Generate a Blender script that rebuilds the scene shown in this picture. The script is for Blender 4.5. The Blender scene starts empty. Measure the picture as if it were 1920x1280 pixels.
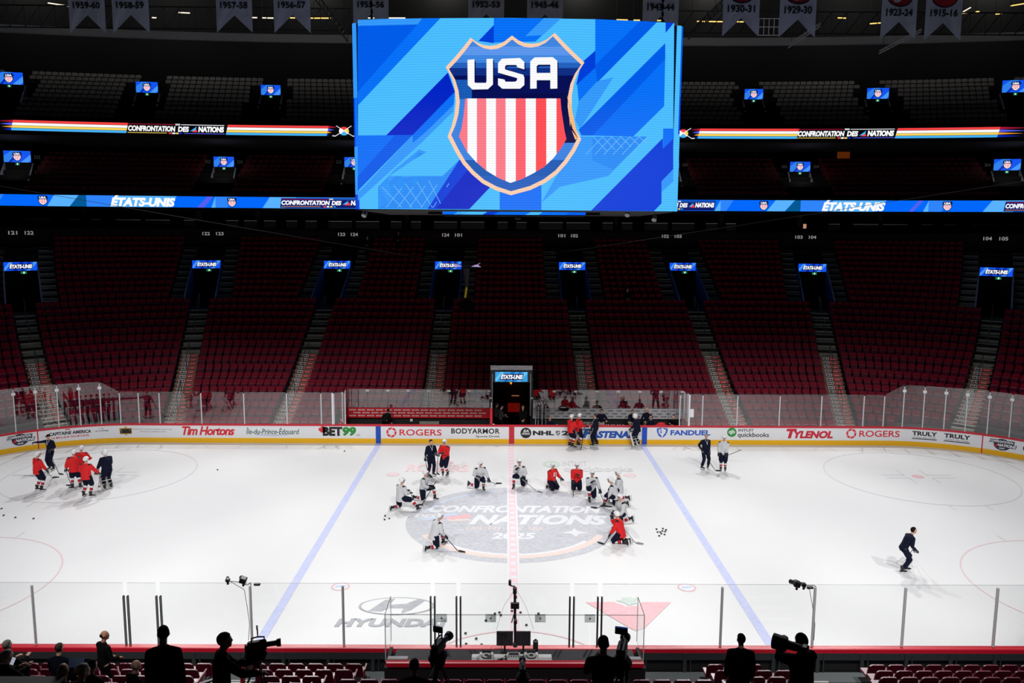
import bpy, bmesh, math, random
from math import sin, cos, tan, atan2, radians as R, pi, sqrt, hypot
from mathutils import Vector, Matrix
from mathutils.geometry import tessellate_polygon
random.seed(7)
sc = bpy.context.scene
COL = sc.collection

# ------------------------------------------------------------------ camera
CAM = (-0.329, -34.031, 12.3945)
YAW, PITCH, ROLL, FPX = 0.00767207, 0.133212742, -0.006049, 1529.0
_f0 = Vector((sin(YAW), cos(YAW), 0)); _r0 = Vector((cos(YAW), -sin(YAW), 0)); _z0 = Vector((0, 0, 1))
_fw = cos(PITCH) * _f0 - sin(PITCH) * _z0
_up = sin(PITCH) * _f0 + cos(PITCH) * _z0
RS = cos(ROLL) * _r0 - sin(ROLL) * _up
US = sin(ROLL) * _r0 + cos(ROLL) * _up
cd = bpy.data.cameras.new('camera'); cam = bpy.data.objects.new('camera', cd); COL.objects.link(cam)
cd.sensor_width = 36.0; cd.lens = FPX * 36.0 / 1920.0; cd.clip_end = 400; cd.clip_start = 0.1
cam.matrix_world = Matrix(((RS.x, US.x, -_fw.x, CAM[0]), (RS.y, US.y, -_fw.y, CAM[1]), (RS.z, US.z, -_fw.z, CAM[2]), (0, 0, 0, 1)))
sc.camera = cam

# ------------------------------------------------------------------ look, world, lights
sc.view_settings.view_transform = 'Standard'
try: sc.view_settings.look = 'None'
except Exception: pass
sc.view_settings.gamma = 1.0
sc.view_settings.exposure = 0.0
sc.view_settings.use_curve_mapping = False
sc.cycles.use_denoising = True
sc.cycles.max_bounces = 8; sc.cycles.transparent_max_bounces = 24; sc.cycles.diffuse_bounces = 3
sc.cycles.sample_clamp_indirect = 3.0
w = bpy.data.worlds.new('world'); sc.world = w; w.use_nodes = True
w.node_tree.nodes['Background'].inputs[0].default_value = (0.6, 0.7, 1.0, 1)
w.node_tree.nodes['Background'].inputs[1].default_value = 0.0012
LIGHT_W = 14700.0
def spot(x, y, z, tx, ty, power, ang, blend=0.6, size=0.5, col=(1, 0.985, 0.97)):
    l = bpy.data.lights.new('rink_floodlight', 'SPOT'); l.energy = power; l.spot_size = R(ang); l.spot_blend = blend
    l.shadow_soft_size = size; l.color = col
    o = bpy.data.objects.new('rink_floodlight', l); COL.objects.link(o); o.location = (x, y, z)
    o.rotation_euler = (Vector((tx, ty, 0)) - Vector((x, y, z))).to_track_quat('-Z', 'Y').to_euler()
    return o
for lx in (-25, -15, -5.5, 5.5, 15, 25):
    spot(lx, 24.0, 26.0, lx * 0.95, -2.5, LIGHT_W * .85, 59, .5)
    spot(lx, -26.0, 26.0, lx * 0.95, -1.8, LIGHT_W * .95, 51, .5)

# dim house lamps under the roof, over the upper tier
for lx in (-42, -30, -18, -6, 6, 18, 30, 42):
    l = bpy.data.lights.new('house_lamp', 'POINT'); l.energy = 420; l.shadow_soft_size = .4; l.color = (1, .97, .92)
    o = bpy.data.objects.new('house_lamp', l); COL.objects.link(o); o.location = (lx, 42.0 if abs(lx) < 20 else 39.0, 35.0)
# ------------------------------------------------------------------ helpers
def proj(p):
    d = Vector(p) - Vector(CAM); z = d.dot(_fw)
    return 960 + FPX * d.dot(RS) / z, 640 - FPX * d.dot(US) / z
def ray(px, py):
    return (_fw + RS * ((px - 960) / FPX) + US * ((640 - py) / FPX))
def at_z(px, py, z=0.0):
    d = ray(px, py); t = (z - CAM[2]) / d.z
    return Vector(CAM) + d * t
def at_y(px, py, y):
    d = ray(px, py); t = (y - CAM[1]) / d.y
    return Vector(CAM) + d * t
def at_d(px, py, depth):
    return Vector(CAM) + ray(px, py) * depth
def lin(c):
    return tuple(((v / 255) / 12.92 if v / 255 <= 0.04045 else ((v / 255 + 0.055) / 1.055) ** 2.4) for v in c) + (1.0,)
_mats = {}
def mat(name, rgb=(128, 128, 128), rough=0.6, metal=0.0, emit=0.0, noise=0.0, nscale=8.0, spec=0.5, scan=None, rgb2=None):
    if name in _mats: return _mats[name]
    m = bpy.data.materials.new(name); m.use_nodes = True; nt = m.node_tree; n = nt.nodes; L = nt.links
    b = n['Principled BSDF']; c = lin(rgb)
    b.inputs['Base Color'].default_value = c; b.inputs['Roughness'].default_value = rough; b.inputs['Metallic'].default_value = metal
    b.inputs['Specular IOR Level'].default_value = spec
    if emit:
        b.inputs['Base Color'].default_value = (0.01, 0.01, 0.01, 1); b.inputs['Emission Color'].default_value = c
        b.inputs['Emission Strength'].default_value = emit; b.inputs['Specular IOR Level'].default_value = 0.2
        m.cycles.emission_sampling = 'NONE'
        if scan:
            g = n.new('ShaderNodeNewGeometry'); s = n.new('ShaderNodeSeparateXYZ'); L.new(g.outputs['Position'], s.inputs[0])
            mu = n.new('ShaderNodeMath'); mu.operation = 'MULTIPLY'; mu.inputs[1].default_value = 2 * pi / scan; L.new(s.outputs['Z'], mu.inputs[0])
            si = n.new('ShaderNodeMath'); si.operation = 'SINE'; L.new(mu.outputs[0], si.inputs[0])
            ma = n.new('ShaderNodeMath'); ma.operation = 'MULTIPLY_ADD'; ma.inputs[1].default_value = 0.10 * emit; ma.inputs[2].default_value = emit
            L.new(si.outputs[0], ma.inputs[0]); L.new(ma.outputs[0], b.inputs['Emission Strength'])
    elif noise or rgb2:
        tx = n.new('ShaderNodeTexNoise'); tx.inputs['Scale'].default_value = nscale; tx.inputs['Detail'].default_value = 4
        tc = n.new('ShaderNodeTexCoord'); L.new(tc.outputs['Object'], tx.inputs['Vector'])
        mx = n.new('ShaderNodeMix'); mx.data_type = 'RGBA'
        mx.inputs['A'].default_value = c
        mx.inputs['B'].default_value = lin(rgb2) if rgb2 else tuple(v * (1 - noise) for v in c[:3]) + (1,)
        L.new(tx.outputs['Fac'], mx.inputs['Factor']); L.new(mx.outputs['Result'], b.inputs['Base Color'])
    _mats[name] = m
    return m
def glass_mat(name, fac, tint=(1, 1, 1), rough=0.0, haze=0.0):
    if name in _mats: return _mats[name]
    m = bpy.data.materials.new(name); m.use_nodes = True; nt = m.node_tree; n = nt.nodes; L = nt.links
    out = n['Material Output']; n.remove(n['Principled BSDF'])
    t = n.new('ShaderNodeBsdfTransparent'); t.inputs[0].default_value = tint + (1,)
    g = n.new('ShaderNodeBsdfGlossy'); g.inputs['Roughness'].default_value = rough; g.inputs[0].default_value = (1, 1, 1, 1)
    lw = n.new('ShaderNodeLayerWeight'); lw.inputs[0].default_value = 0.35
    ma = n.new('ShaderNodeMath'); ma.operation = 'MULTIPLY_ADD'; ma.inputs[1].default_value = 0.35; ma.inputs[2].default_value = fac
    L.new(lw.outputs['Fresnel'], ma.inputs[0])
    mx = n.new('ShaderNodeMixShader'); L.new(ma.outputs[0], mx.inputs[0]); L.new(t.outputs[0], mx.inputs[1]); L.new(g.outputs[0], mx.inputs[2])
    last = mx
    if haze:
        d = n.new('ShaderNodeBsdfTranslucent'); d.inputs[0].default_value = (.8, .8, .8, 1)
        m2 = n.new('ShaderNodeMixShader'); m2.inputs[0].default_value = haze; L.new(mx.outputs[0], m2.inputs[1]); L.new(d.outputs[0], m2.inputs[2]); last = m2
    L.new(last.outputs[0], out.inputs[0])
    _mats[name] = m
    return m

def basis(d):
    d = d.normalized(); a = Vector((0, 0, 1)) if abs(d.z) < 0.9 else Vector((1, 0, 0))
    u = d.cross(a).normalized(); return u, d.cross(u).normalized()
class MB:
    """collects faces and builds one mesh object"""
    def __init__(s): s.v = []; s.f = []; s.m = []; s.mats = []; s.smooth = set()
    def mi(s, m):
        if m is None: return 0
        if m not in s.mats: s.mats.append(m)
        return s.mats.index(m)
    def face(s, pts, m=None):
        b = len(s.v); s.v.extend([tuple(p) for p in pts]); s.f.append(tuple(range(b, b + len(pts)))); s.m.append(s.mi(m))
    def add(s, verts, faces, m=None, M=None):
        b = len(s.v)
        s.v.extend([tuple(M @ Vector(p)) for p in verts] if M else [tuple(p) for p in verts])
        k = s.mi(m)
        for f in faces: s.f.append(tuple(i + b for i in f)); s.m.append(k)
    def box(s, c, size, m=None, M=None, bev=0.0, taper=1.0):
        hx, hy, hz = size[0] / 2, size[1] / 2, size[2] / 2
        if bev <= 0:
            vs = [(c[0] + x * hx * (taper if z > 0 else 1), c[1] + y * hy * (taper if z > 0 else 1), c[2] + z * hz) for z in (-1, 1) for y in (-1, 1) for x in (-1, 1)]
            fs = [(0, 2, 3, 1), (4, 5, 7, 6), (0, 1, 5, 4), (2, 6, 7, 3), (0, 4, 6, 2), (1, 3, 7, 5)]
            s.add(vs, fs, m, M)
        else:
            vs = []; b = min(bev, hx * .95, hy * .95, hz * .95)
            for z, zz in ((-1, -hz), (-1, -hz + b), (1, hz - b), (1, hz)):
                e = b if abs(zz) == hz else 0
                X, Y = hx - e, hy - e; cb = b if not e else b * .3
                ring = [(X - cb, -Y), (X, -Y + cb), (X, Y - cb), (X - cb, Y), (-X + cb, Y), (-X, Y - cb), (-X, -Y + cb), (-X + cb, -Y)]
                vs += [(c[0] + p[0], c[1] + p[1], c[2] + zz) for p in ring]
            fs = [tuple(range(7, -1, -1)), tuple(range(24, 32))]
            for r in range(3):
                for i in range(8): j = (i + 1) % 8; fs.append((r * 8 + i, r * 8 + j, r * 8 + 8 + j, r * 8 + 8 + i))
            s.add(vs, fs, m, M)
    def tube(s, pts, r, m=None, n=8, cap=True, M=None):
        pts = [Vector(p) for p in pts]; rs = r if isinstance(r, (list, tuple)) else [r] * len(pts)
        vs = []; fs = []; pu = None
        for i, p in enumerate(pts):
            d = (pts[min(i + 1, len(pts) - 1)] - pts[max(i - 1, 0)])
            if d.length < 1e-9: d = Vector((0, 0, 1))
            if pu is None: u, v = basis(d)
            else:
                dn = d.normalized(); u = (pu - dn * pu.dot(dn))
                u = u.normalized() if u.length > 1e-6 else basis(d)[0]; v = dn.cross(u)
            pu = u
            for k in range(n):
                a = 2 * pi * k / n; vs.append(p + (u * cos(a) + v * sin(a)) * rs[i])
        for i in range(len(pts) - 1):
            for k in range(n): j = (k + 1) % n; fs.append((i * n + k, i * n + j, i * n + n + j, i * n + n + k))
        if cap: fs.append(tuple(range(n - 1, -1, -1))); fs.append(tuple(range((len(pts) - 1) * n, len(pts) * n)))
        s.add(vs, fs, m, M)
    def ball(s, c, r, m=None, n=10, k=7, M=None, fn=None):
        rx, ry, rz = r if isinstance(r, (list, tuple)) else (r, r, r)
        vs = []; fs = []
        for i in range(k + 1):
            ph = pi * i / k
            for j in range(n):
                a = 2 * pi * j / n; p = (sin(ph) * cos(a), sin(ph) * sin(a), cos(ph))
                if fn: p = fn(p)
                vs.append((c[0] + rx * p[0], c[1] + ry * p[1], c[2] + rz * p[2]))
        for i in range(k):
            for j in range(n): q = (j + 1) % n; fs.append((i * n + j, i * n + n + j, i * n + n + q, i * n + q))
        s.add(vs, fs, m, M)
    def prism(s, poly, z0, z1, m=None, M=None):
        n = len(poly); vs = [(p[0], p[1], z0) for p in poly] + [(p[0], p[1], z1) for p in poly]
        fs = [tuple(range(n - 1, -1, -1)), tuple(range(n, 2 * n))] + [(i, (i + 1) % n, n + (i + 1) % n, n + i) for i in range(n)]
        s.add(vs, fs, m, M)
    def mesh(s, name):
        me = bpy.data.meshes.new(name); me.from_pydata(s.v, [], s.f)
        for m in s.mats: me.materials.append(m)
        me.polygons.foreach_set('material_index', s.m)
        me.update(); return me
    def build(s, name, parent=None, smooth=False, loc=None, rz=0, auto=None):
        me = s.mesh(name)
        if smooth: me.polygons.foreach_set('use_smooth', [True] * len(me.polygons))
        if auto is not None:
            try: me.set_sharp_from_angle(angle=R(auto)); me.polygons.foreach_set('use_smooth', [True] * len(me.polygons))
            except Exception: pass
        o = bpy.data.objects.new(name, me); COL.objects.link(o)
        if parent: o.parent = parent
        if loc is not None: o.location = loc
        if rz: o.rotation_euler = (0, 0, rz)
        return o
def tag(o, label=None, cat=None, group=None, kind=None):
    if label: o['label'] = label
    if cat: o['category'] = cat
    if group: o['group'] = group
    if kind: o['kind'] = kind
    return o
def empty(name, loc=(0, 0, 0), rz=0, label=None, cat=None, group=None, kind=None):
    o = bpy.data.objects.new(name, None); COL.objects.link(o); o.location = loc; o.rotation_euler = (0, 0, rz); o.empty_display_size = .2
    return tag(o, label, cat, group, kind)
KIDS = {}
def copy_tree(o, kids, loc, rz):
    c = o.copy(); COL.objects.link(c); c.location = loc; c.rotation_euler = (0, 0, rz)
    for k in kids:
        d = k.copy(); COL.objects.link(d); d.parent = c
    return c
ORD = ['zeroth', 'first', 'second', 'third', 'fourth', 'fifth', 'sixth', 'seventh', 'eighth', 'ninth', 'tenth', 'eleventh', 'twelfth', 'thirteenth', 'fourteenth', 'fifteenth', 'sixteenth', 'seventeenth', 'eighteenth', 'nineteenth']
def ordn(n):
    if n < 20: return ORD[n]
    t = {2: 'twent', 3: 'thirt', 4: 'fort', 5: 'fift', 6: 'sixt'}[n // 10]
    return t + 'ieth' if n % 10 == 0 else t + 'y-' + ORD[n % 10]

# text -> triangles, cached
_txt = {}
def text_tris(body, bold=0.0, shear=0.0, spacing=1.0):
    key = (body, bold, shear, spacing)
    if key not in _txt:
        cu = bpy.data.curves.new('t', 'FONT'); cu.body = body; cu.offset = bold; cu.shear = shear; cu.space_character = spacing; cu.resolution_u = 3; cu.fill_mode = 'FRONT' if hasattr(cu, 'fill_mode') else 'BOTH'
        ob = bpy.data.objects.new('t', cu); COL.objects.link(ob)
        dg = bpy.context.evaluated_depsgraph_get(); me = bpy.data.meshes.new_from_object(ob.evaluated_get(dg))
        vs = [(v.co.x, v.co.y) for v in me.vertices]; fs = [tuple(p.vertices) for p in me.polygons]
        bpy.data.objects.remove(ob); bpy.data.curves.remove(cu); bpy.data.meshes.remove(me)
        x0 = min(v[0] for v in vs); x1 = max(v[0] for v in vs); y0 = min(v[1] for v in vs); y1 = max(v[1] for v in vs)
        vs = [((v[0] - x0) / (x1 - x0), (v[1] - y0) / (y1 - y0)) for v in vs]
        _txt[key] = (vs, fs)
    return _txt[key]
def put_text(mb, body, x0, x1, y0, y1, fn, m, bold=0.0, shear=0.0, spacing=1.0):
    """text stretched to the rectangle x0..x1, y0..y1 (y0 bottom), each vertex through fn(u, v)"""
    vs, fs = text_tris(body, bold, shear, spacing)
    mb.add([fn(x0 + (x1 - x0) * v[0], y0 + (y1 - y0) * v[1]) for v in vs], fs, m)
def clip(poly, ax, val, keep_less):
    out = []
    for i in range(len(poly)):
        a, b = poly[i], poly[(i + 1) % len(poly)]
        ia = (a[ax] <= val) == keep_less or a[ax] == val; ib = (b[ax] <= val) == keep_less or b[ax] == val
        if ia: out.append(a)
        if ia != ib:
            t = (val - a[ax]) / (b[ax] - a[ax]); out.append((a[0] + (b[0] - a[0]) * t, a[1] + (b[1] - a[1]) * t))
    return out
def put_poly(mb, poly, fn, m, step=None):
    """polygon in (u, v) placed on a surface by fn, cut into strips of width step so that it follows a curve"""
    tris = tessellate_polygon([[Vector((p[0], p[1], 0)) for p in poly]])
    for t in tris:
        tri = [tuple(poly[i][:2]) for i in t]
        if abs((tri[1][0]-tri[0][0])*(tri[2][1]-tri[0][1])-(tri[2][0]-tri[0][0])*(tri[1][1]-tri[0][1])) < 1e-9: continue
        if step is None: mb.face([fn(*p) for p in tri], m); continue
        a = min(p[0] for p in tri); b = max(p[0] for p in tri)
        k = math.floor(a / step)
        while k * step < b:
            q = clip(clip(tri, 0, k * step, False), 0, (k + 1) * step, True)
            if len(q) > 2: mb.face([fn(*p) for p in q], m)
            k += 1
def disc(cx, cy, rx, ry=None, n=40, a0=0, a1=2 * pi):
    ry = ry or rx
    return [(cx + rx * cos(a0 + (a1 - a0) * i / n), cy + ry * sin(a0 + (a1 - a0) * i / n)) for i in range(n + (0 if abs(a1 - a0 - 2 * pi) < 1e-6 else 1))]
def stroke(mb, pts, wd, fn, m, closed=False, step=None):
    n = len(pts)
    for i in range(n if closed else n - 1):
        a = pts[i]; b = pts[(i + 1) % n]; d = hypot(b[0] - a[0], b[1] - a[1])
        if d < 1e-9: continue
        nx, ny = -(b[1] - a[1]) / d * wd / 2, (b[0] - a[0]) / d * wd / 2
        put_poly(mb, [(a[0] + nx, a[1] + ny), (a[0] - nx, a[1] - ny), (b[0] - nx, b[1] - ny), (b[0] + nx, b[1] + ny)], fn, m, step)

# ------------------------------------------------------------------ plan curves of the building
def rink(s, o=0.0):
    """dasher board line: s from the middle of the far side, o outward; returns x, y, nx, ny (outward)"""
    g = 1 if s >= 0 else -1; a = abs(s)
    if a <= 21.95: return s, 12.95 + o, 0.0, 1.0
    th = (a - 21.95) / 8.53
    if th <= pi / 2: return g * (21.95 + (8.53 + o) * sin(th)), 4.42 + (8.53 + o) * cos(th), g * sin(th), cos(th)
    d = a - 21.95 - 8.53 * pi / 2
    return g * (30.48 + o), 4.42 - d, float(g), 0.0
def bowl(a, o=0.0):
    g = 1 if a >= 0 else -1; u = abs(a)
    if u <= 18: return a, 14.3 + o, 0.0, 1.0
    th = (u - 18) / 20.0
    return g * (18 + (10.7 + o) * sin(th)), 3.6 + (10.7 + o) * cos(th), g * sin(th), cos(th)
def clear(x, y, d=.55):
    """true where (x, y) lies at least d outside the dasher boards"""
    ax, ay = abs(x), y
    if ax <= 21.95: return ay > 12.95 + d
    if ay < 4.42: return ax > 30.48 + d
    return hypot(ax - 21.95, ay - 4.42) > 8.53 + d
def upper(a, o=0.0):
    g = 1 if a >= 0 else -1; u = abs(a)
    if u <= 14: return a, 34 + o, 0.0, 1.0
    th = (u - 14) / 130.0
    return g * (14 + (130 + o) * sin(th)), -96 + (130 + o) * cos(th), g * sin(th), cos(th)
def find(path, o, z, px, lo, hi):
    for _ in range(50):
        mid = (lo + hi) / 2; q = path(mid, o)
        if proj((q[0], q[1], z))[0] < px: lo = mid
        else: hi = mid
    return (lo + hi) / 2
def sweep(mb, path, prof, a0, a1, n, m, closed=False):
    """prof: list of (o, z)"""
    k = len(prof); vs = []; fs = []
    for i in range(n + 1):
        a = a0 + (a1 - a0) * i / n
        for o, z in prof: q = path(a, o); vs.append((q[0], q[1], z))
    for i in range(n):
        for j in range(k if closed else k - 1): jj = (j + 1) % k; fs.append((i * k + j, i * k + jj, i * k + k + jj, i * k + k + j))
    mb.add(vs, fs, m)
def sweepbox(mb, path, o0, o1, z0, z1, a0, a1, n, m):
    sweep(mb, path, [(o0, z0), (o1, z0), (o1, z1), (o0, z1)], a0, a1, n, m, True)
    for a in (a0, a1):
        q = [path(a, o) for o in (o0, o1)]
        mb.face([(q[0][0], q[0][1], z0), (q[1][0], q[1][1], z0), (q[1][0], q[1][1], z1), (q[0][0], q[0][1], z1)], m)
# ------------------------------------------------------------------ ice sheet and its paint
def ice_mat():
    m = bpy.data.materials.new('ice'); m.use_nodes = True; nt = m.node_tree; n = nt.nodes; L = nt.links; b = n['Principled BSDF']
    tc = n.new('ShaderNodeTexCoord'); mp = n.new('ShaderNodeMapping'); L.new(tc.outputs['Object'], mp.inputs[0])
    a = n.new('ShaderNodeTexNoise'); a.inputs['Scale'].default_value = 0.35; a.inputs['Detail'].default_value = 5; L.new(mp.outputs[0], a.inputs['Vector'])
    v = n.new('ShaderNodeTexNoise'); v.inputs['Scale'].default_value = 5.0; v.inputs['Detail'].default_value = 6; v.inputs['Distortion'].default_value = 3; L.new(mp.outputs[0], v.inputs['Vector'])
    mx = n.new('ShaderNodeMix'); mx.data_type = 'RGBA'; mx.inputs['A'].default_value = lin((235, 236, 237)); mx.inputs['B'].default_value = lin((229, 230, 232))
    L.new(a.outputs['Fac'], mx.inputs['Factor'])
    L.new(mx.outputs['Result'], b.inputs['Base Color'])
    r = n.new('ShaderNodeMapRange'); r.inputs['To Min'].default_value = 0.28; r.inputs['To Max'].default_value = 0.5; L.new(v.outputs['Fac'], r.inputs['Value']); L.new(r.outputs[0], b.inputs['Roughness'])
    b.inputs['Specular IOR Level'].default_value = 0.35
    _mats['ice'] = m; return m
def scratched(name, rgb, rgb2, sx=1.0, sc_=14):
    m = bpy.data.materials.new(name); m.use_nodes = True; nt = m.node_tree; n = nt.nodes; L = nt.links; b = n['Principled BSDF']
    tc = n.new('ShaderNodeTexCoord')
    a = n.new('ShaderNodeTexNoise'); a.inputs['Scale'].default_value = sc_ * .12; a.inputs['Detail'].default_value = 8; a.inputs['Roughness'].default_value = .75; a.inputs['Distortion'].default_value = 4; L.new(tc.outputs['Object'], a.inputs['Vector'])
    cr = n.new('ShaderNodeValToRGB'); cr.color_ramp.elements[0].position = 0.36; cr.color_ramp.elements[1].position = 0.64
    cr.color_ramp.elements[0].color = lin(rgb); cr.color_ramp.elements[1].color = lin(rgb2)
    L.new(a.outputs['Fac'], cr.inputs[0]); L.new(cr.outputs[0], b.inputs['Base Color']); b.inputs['Roughness'].default_value = .45; b.inputs['Specular IOR Level'].default_value = .3
    _mats[name] = m; return m
ICE = ice_mat()
mb = MB()
outl = []
for i in range(0, 401):
    t = i / 400; L_ = 2 * (21.95 + 8.53 * pi / 2 + 4.42)
half = 21.95 + 8.53 * pi / 2 + 4.42
ring = [rink(-half + 2 * half * i / 160)[:2] for i in range(161)]
ring += [(-p[0], -p[1]) for p in ring[1:-1]]
mb.face([(p[0], p[1], 0.0) for p in ring], ICE)
H = [0.0]
def lay():
    H[0] += 0.0009; h = H[0]
    return lambda u, v: (u, v, h)
blue = scratched('ice_blue_paint', (186, 196, 240), (208, 213, 246)); red_f = scratched('ice_red_paint', (242, 202, 210), (244, 222, 226))
pale_red = scratched('ice_thin_red', (224, 196, 200), (233, 214, 217)); grey_l = scratched('ice_pale_grey_line', (206, 206, 210), (220, 220, 224))
navy = scratched('ice_logo_grey', (184, 187, 197), (216, 218, 224)); wht = scratched('ice_white_paint', (238, 239, 243), (228, 231, 238))
grey = scratched('ice_grey_paint', (160, 163, 171), (186, 189, 195)); hred = scratched('ice_pink_paint', (243, 178, 188), (243, 200, 206)); green = scratched('ice_green_paint', (196, 216, 205), (214, 226, 219))
lblue = scratched('ice_pale_blue_paint', (196, 212, 238), (212, 222, 240)); peach = scratched('ice_peach_paint', (240, 214, 206), (238, 224, 218))
mid_r = scratched('ice_mid_red', (230, 180, 188), (236, 200, 205))
# centre logo disc
f = lay(); put_poly(mb, disc(0, 0, 4.60, n=96), f, navy)
f = lay()
put_poly(mb, disc(0, 0, 4.15, n=64, a0=R(205), a1=R(335)) + disc(0, 0, 3.85, n=64, a0=R(335), a1=R(205)), f, peach)
put_poly(mb, disc(0, 0, 3.85, n=64, a0=R(212), a1=R(322)) + disc(0, 0, 3.68, n=64, a0=R(322), a1=R(212)), f, wht)
put_poly(mb, disc(0, 0, 4.1, n=40, a0=R(100), a1=R(165)) + disc(0, 0, 3.95, n=40, a0=R(165), a1=R(100)), f, lblue)
put_poly(mb, [(-4.25, .1), (-2.6, 1.0), (-2.35, 0.75), (-3.6, 0.02)], f, lblue); put_poly(mb, [(-3.1, .35), (-1.95, .8), (-1.75, .4), (-2.6, .1)], f, hred); put_poly(mb, [(-2.9, .1), (-1.9, .2), (-1.8, .0), (-2.7, -.1)], f, peach)
f = lay()
put_text(mb, 'CONFRONTATION', -3.75, 4.05, 1.0, 1.95, f, wht, .045, .3)
put_text(mb, 'NATIONS', -1.9, 4.2, -0.5, 0.72, f, wht, .05, .35)
put_text(mb, 'DES', -4.3, -3.35, 0.35, 0.75, f, wht, .03, .25)
put_text(mb, '2025', -0.9, 0.95, -2.15, -1.45, f, wht, .04, .2)
put_text(mb, 'CAN · FIN · SWE · USA', -2.0, 1.3, -1.15, -0.75, f, peach, .01, 0)
put_poly(mb, [(2.6, -1.9), (2.75, -1.55), (3.2, -1.4), (2.75, -1.25), (2.6, -.9), (2.45, -1.25), (2.0, -1.4), (2.45, -1.55)], f, wht)
# centre line with its white edges and checks
f = lay(); put_poly(mb, [(-.23, -12.95), (.23, -12.95), (.23, 12.95), (-.23, 12.95)], f, wht)
f = lay(); put_poly(mb, [(-.15, -12.9), (.15, -12.9), (.15, 12.9), (-.15, 12.9)], f, red_f)
f = lay(); y = -12.8
while y < 12.7:
    put_poly(mb, [(-.1, y), (.1, y), (.1, y + .26), (-.1, y + .26)], f, wht); y += .62
# blue lines
f = lay()
for g in (-1, 1):
    put_poly(mb, [(g * 7.62, -12.93), (g * 7.925, -12.93), (g * 7.925, 12.93), (g * 7.62, 12.93)], f, blue)
    gl = 27.13; yy = 4.42 + sqrt(8.53 ** 2 - (gl - 21.95) ** 2)
    put_poly(mb, [(g * gl - .04, -yy), (g * gl + .04, -yy), (g * gl + .04, yy), (g * gl - .04, yy)], f, grey_l)
    for h in (-1, 1):
        cx, cy = g * 21.03, h * 6.7
        mb2 = [(cx + 4.57 * cos(t), cy + 4.57 * sin(t)) for t in [2 * pi * i / 96 for i in range(96)]]
        stroke(mb, mb2, .06, f, grey_l if h > 0 else pale_red, True)
        put_poly(mb, disc(cx, cy, .3, n=24), f, mid_r)
        for a in (-1, 1):
            for b in (-1, 1):
                stroke(mb, [(cx + a * .6, cy + b * .24), (cx + a * 1.8, cy + b * .24)], .06, f, grey_l)
                stroke(mb, [(cx + a * .6, cy + b * .24), (cx + a * .6, cy + b * 1.1)], .06, f, grey_l)
                stroke(mb, [(cx + a * .86, cy + b * 4.57), (cx + a * .86, cy + b * 5.15)], .06, f, grey_l)
        # neutral zone dots
        cx, cy = g * 6.1, h * 6.7
        put_poly(mb, disc(cx, cy, .33, n=28) + disc(cx, cy, .26, n=28)[::-1] if False else disc(cx, cy, .33, n=28), f, mid_r)
f = lay()
for g in (-1, 1):
    for h in (-1, 1): put_poly(mb, disc(g * 6.1, h * 6.7, .26, n=24), f, wht)
f = lay()
for g in (-1, 1):
    for h in (-1, 1): put_poly(mb, [(g * 6.1 - .2, h * 6.7 - .1), (g * 6.1 + .2, h * 6.7 - .02), (g * 6.1 + .2, h * 6.7 + .12), (g * 6.1 - .18, h * 6.7 + .1)], f, lblue if (h < 0) else mid_r)
# referee crease
f = lay(); stroke(mb, [(3.05 * cos(t), -12.95 + 3.05 * sin(t)) for t in [pi * i / 40 for i in range(41)]], .06, f, mid_r)
def icept(px, py): q = at_z(px, py); return (q.x, q.y)
# sponsor paint on the ice: laid out in metres on the sheet
f = lay()
q0 = icept(760, 884); q1 = icept(880, 871)
put_text(mb, 'ROGERS', q0[0], q1[0], q0[1], q1[1], f, red_f, .03)
put_poly(mb, disc(-3.6, 9.0, .5, .42, n=30), f, red_f)
q0 = icept(1058, 884); q1 = icept(1178, 865)
put_text(mb, 'quickbooks', q0[0], q1[0], q0[1] - .25, (q0[1] + q1[1]) / 2 - .05, f, grey_l, .02)
put_text(mb, 'INTUIT', q0[0], q0[0] + 1.35, (q0[1] + q1[1]) / 2 + .05, q1[1], f, grey_l, .02)
c = icept(1034, 870); put_poly(mb, disc(c[0], c[1], .47, .62, n=36), f, green); f = lay(); put_text(mb, 'qb', c[0] - .28, c[0] + .28, c[1] - .35, c[1] + .35, f, wht, .03)
# car maker's oval and name
f = lay(); c0 = icept(744, 1136); a = (icept(815, 1136)[0] - icept(672, 1136)[0]) / 2; b = (icept(744, 1120)[1] - icept(744, 1153)[1]) / 2
put_poly(mb, disc(c0[0], c0[1], a, b, n=60), f, grey); f = lay(); put_poly(mb, disc(c0[0], c0[1], a * .93, b * .9, n=60), f, _mats['ice'])
f = lay()
put_poly(mb, [icept(p, q) for p, q in [(690, 1146), (722, 1125), (742, 1122), (731, 1134), (762, 1132), (785, 1123), (800, 1125), (770, 1145), (752, 1151), (756, 1141), (730, 1141), (715, 1147)]], f, grey)
q0 = icept(626, 1175); q1 = icept(840, 1160)
put_text(mb, 'HYUNDAI', q0[0] + .0, q1[0] - .03, q0[1] + .0, q1[1], f, grey, .05, .12)
# red triangle with a leaf
put_poly(mb, [icept(p, q) for p, q in [(1098, 1129), (1150, 1128.5), (1162, 1132), (1172, 1137), (1196, 1136), (1203, 1129), (1258, 1129), (1208, 1178), (1192, 1183), (1178, 1176)]], f, hred)
put_poly(mb, [icept(p, q) for p, q in [(1155, 1126), (1167, 1124), (1166, 1120), (1178, 1121), (1180, 1118), (1186, 1122), (1196, 1120), (1190, 1128), (1196, 1131), (1178, 1135), (1170, 1130)]], f, green)
ice = mb.build('floor_ice'); tag(ice, 'white ice sheet with painted lines and centre logo', kind='structure')

# concrete base around the sheet
mb = MB(); mb.box((0, 0, -.3), (150, 130, .5), mat('arena_concrete', (34, 33, 34), .9, noise=.3)); tag(mb.build('floor'), kind='structure')
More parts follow.
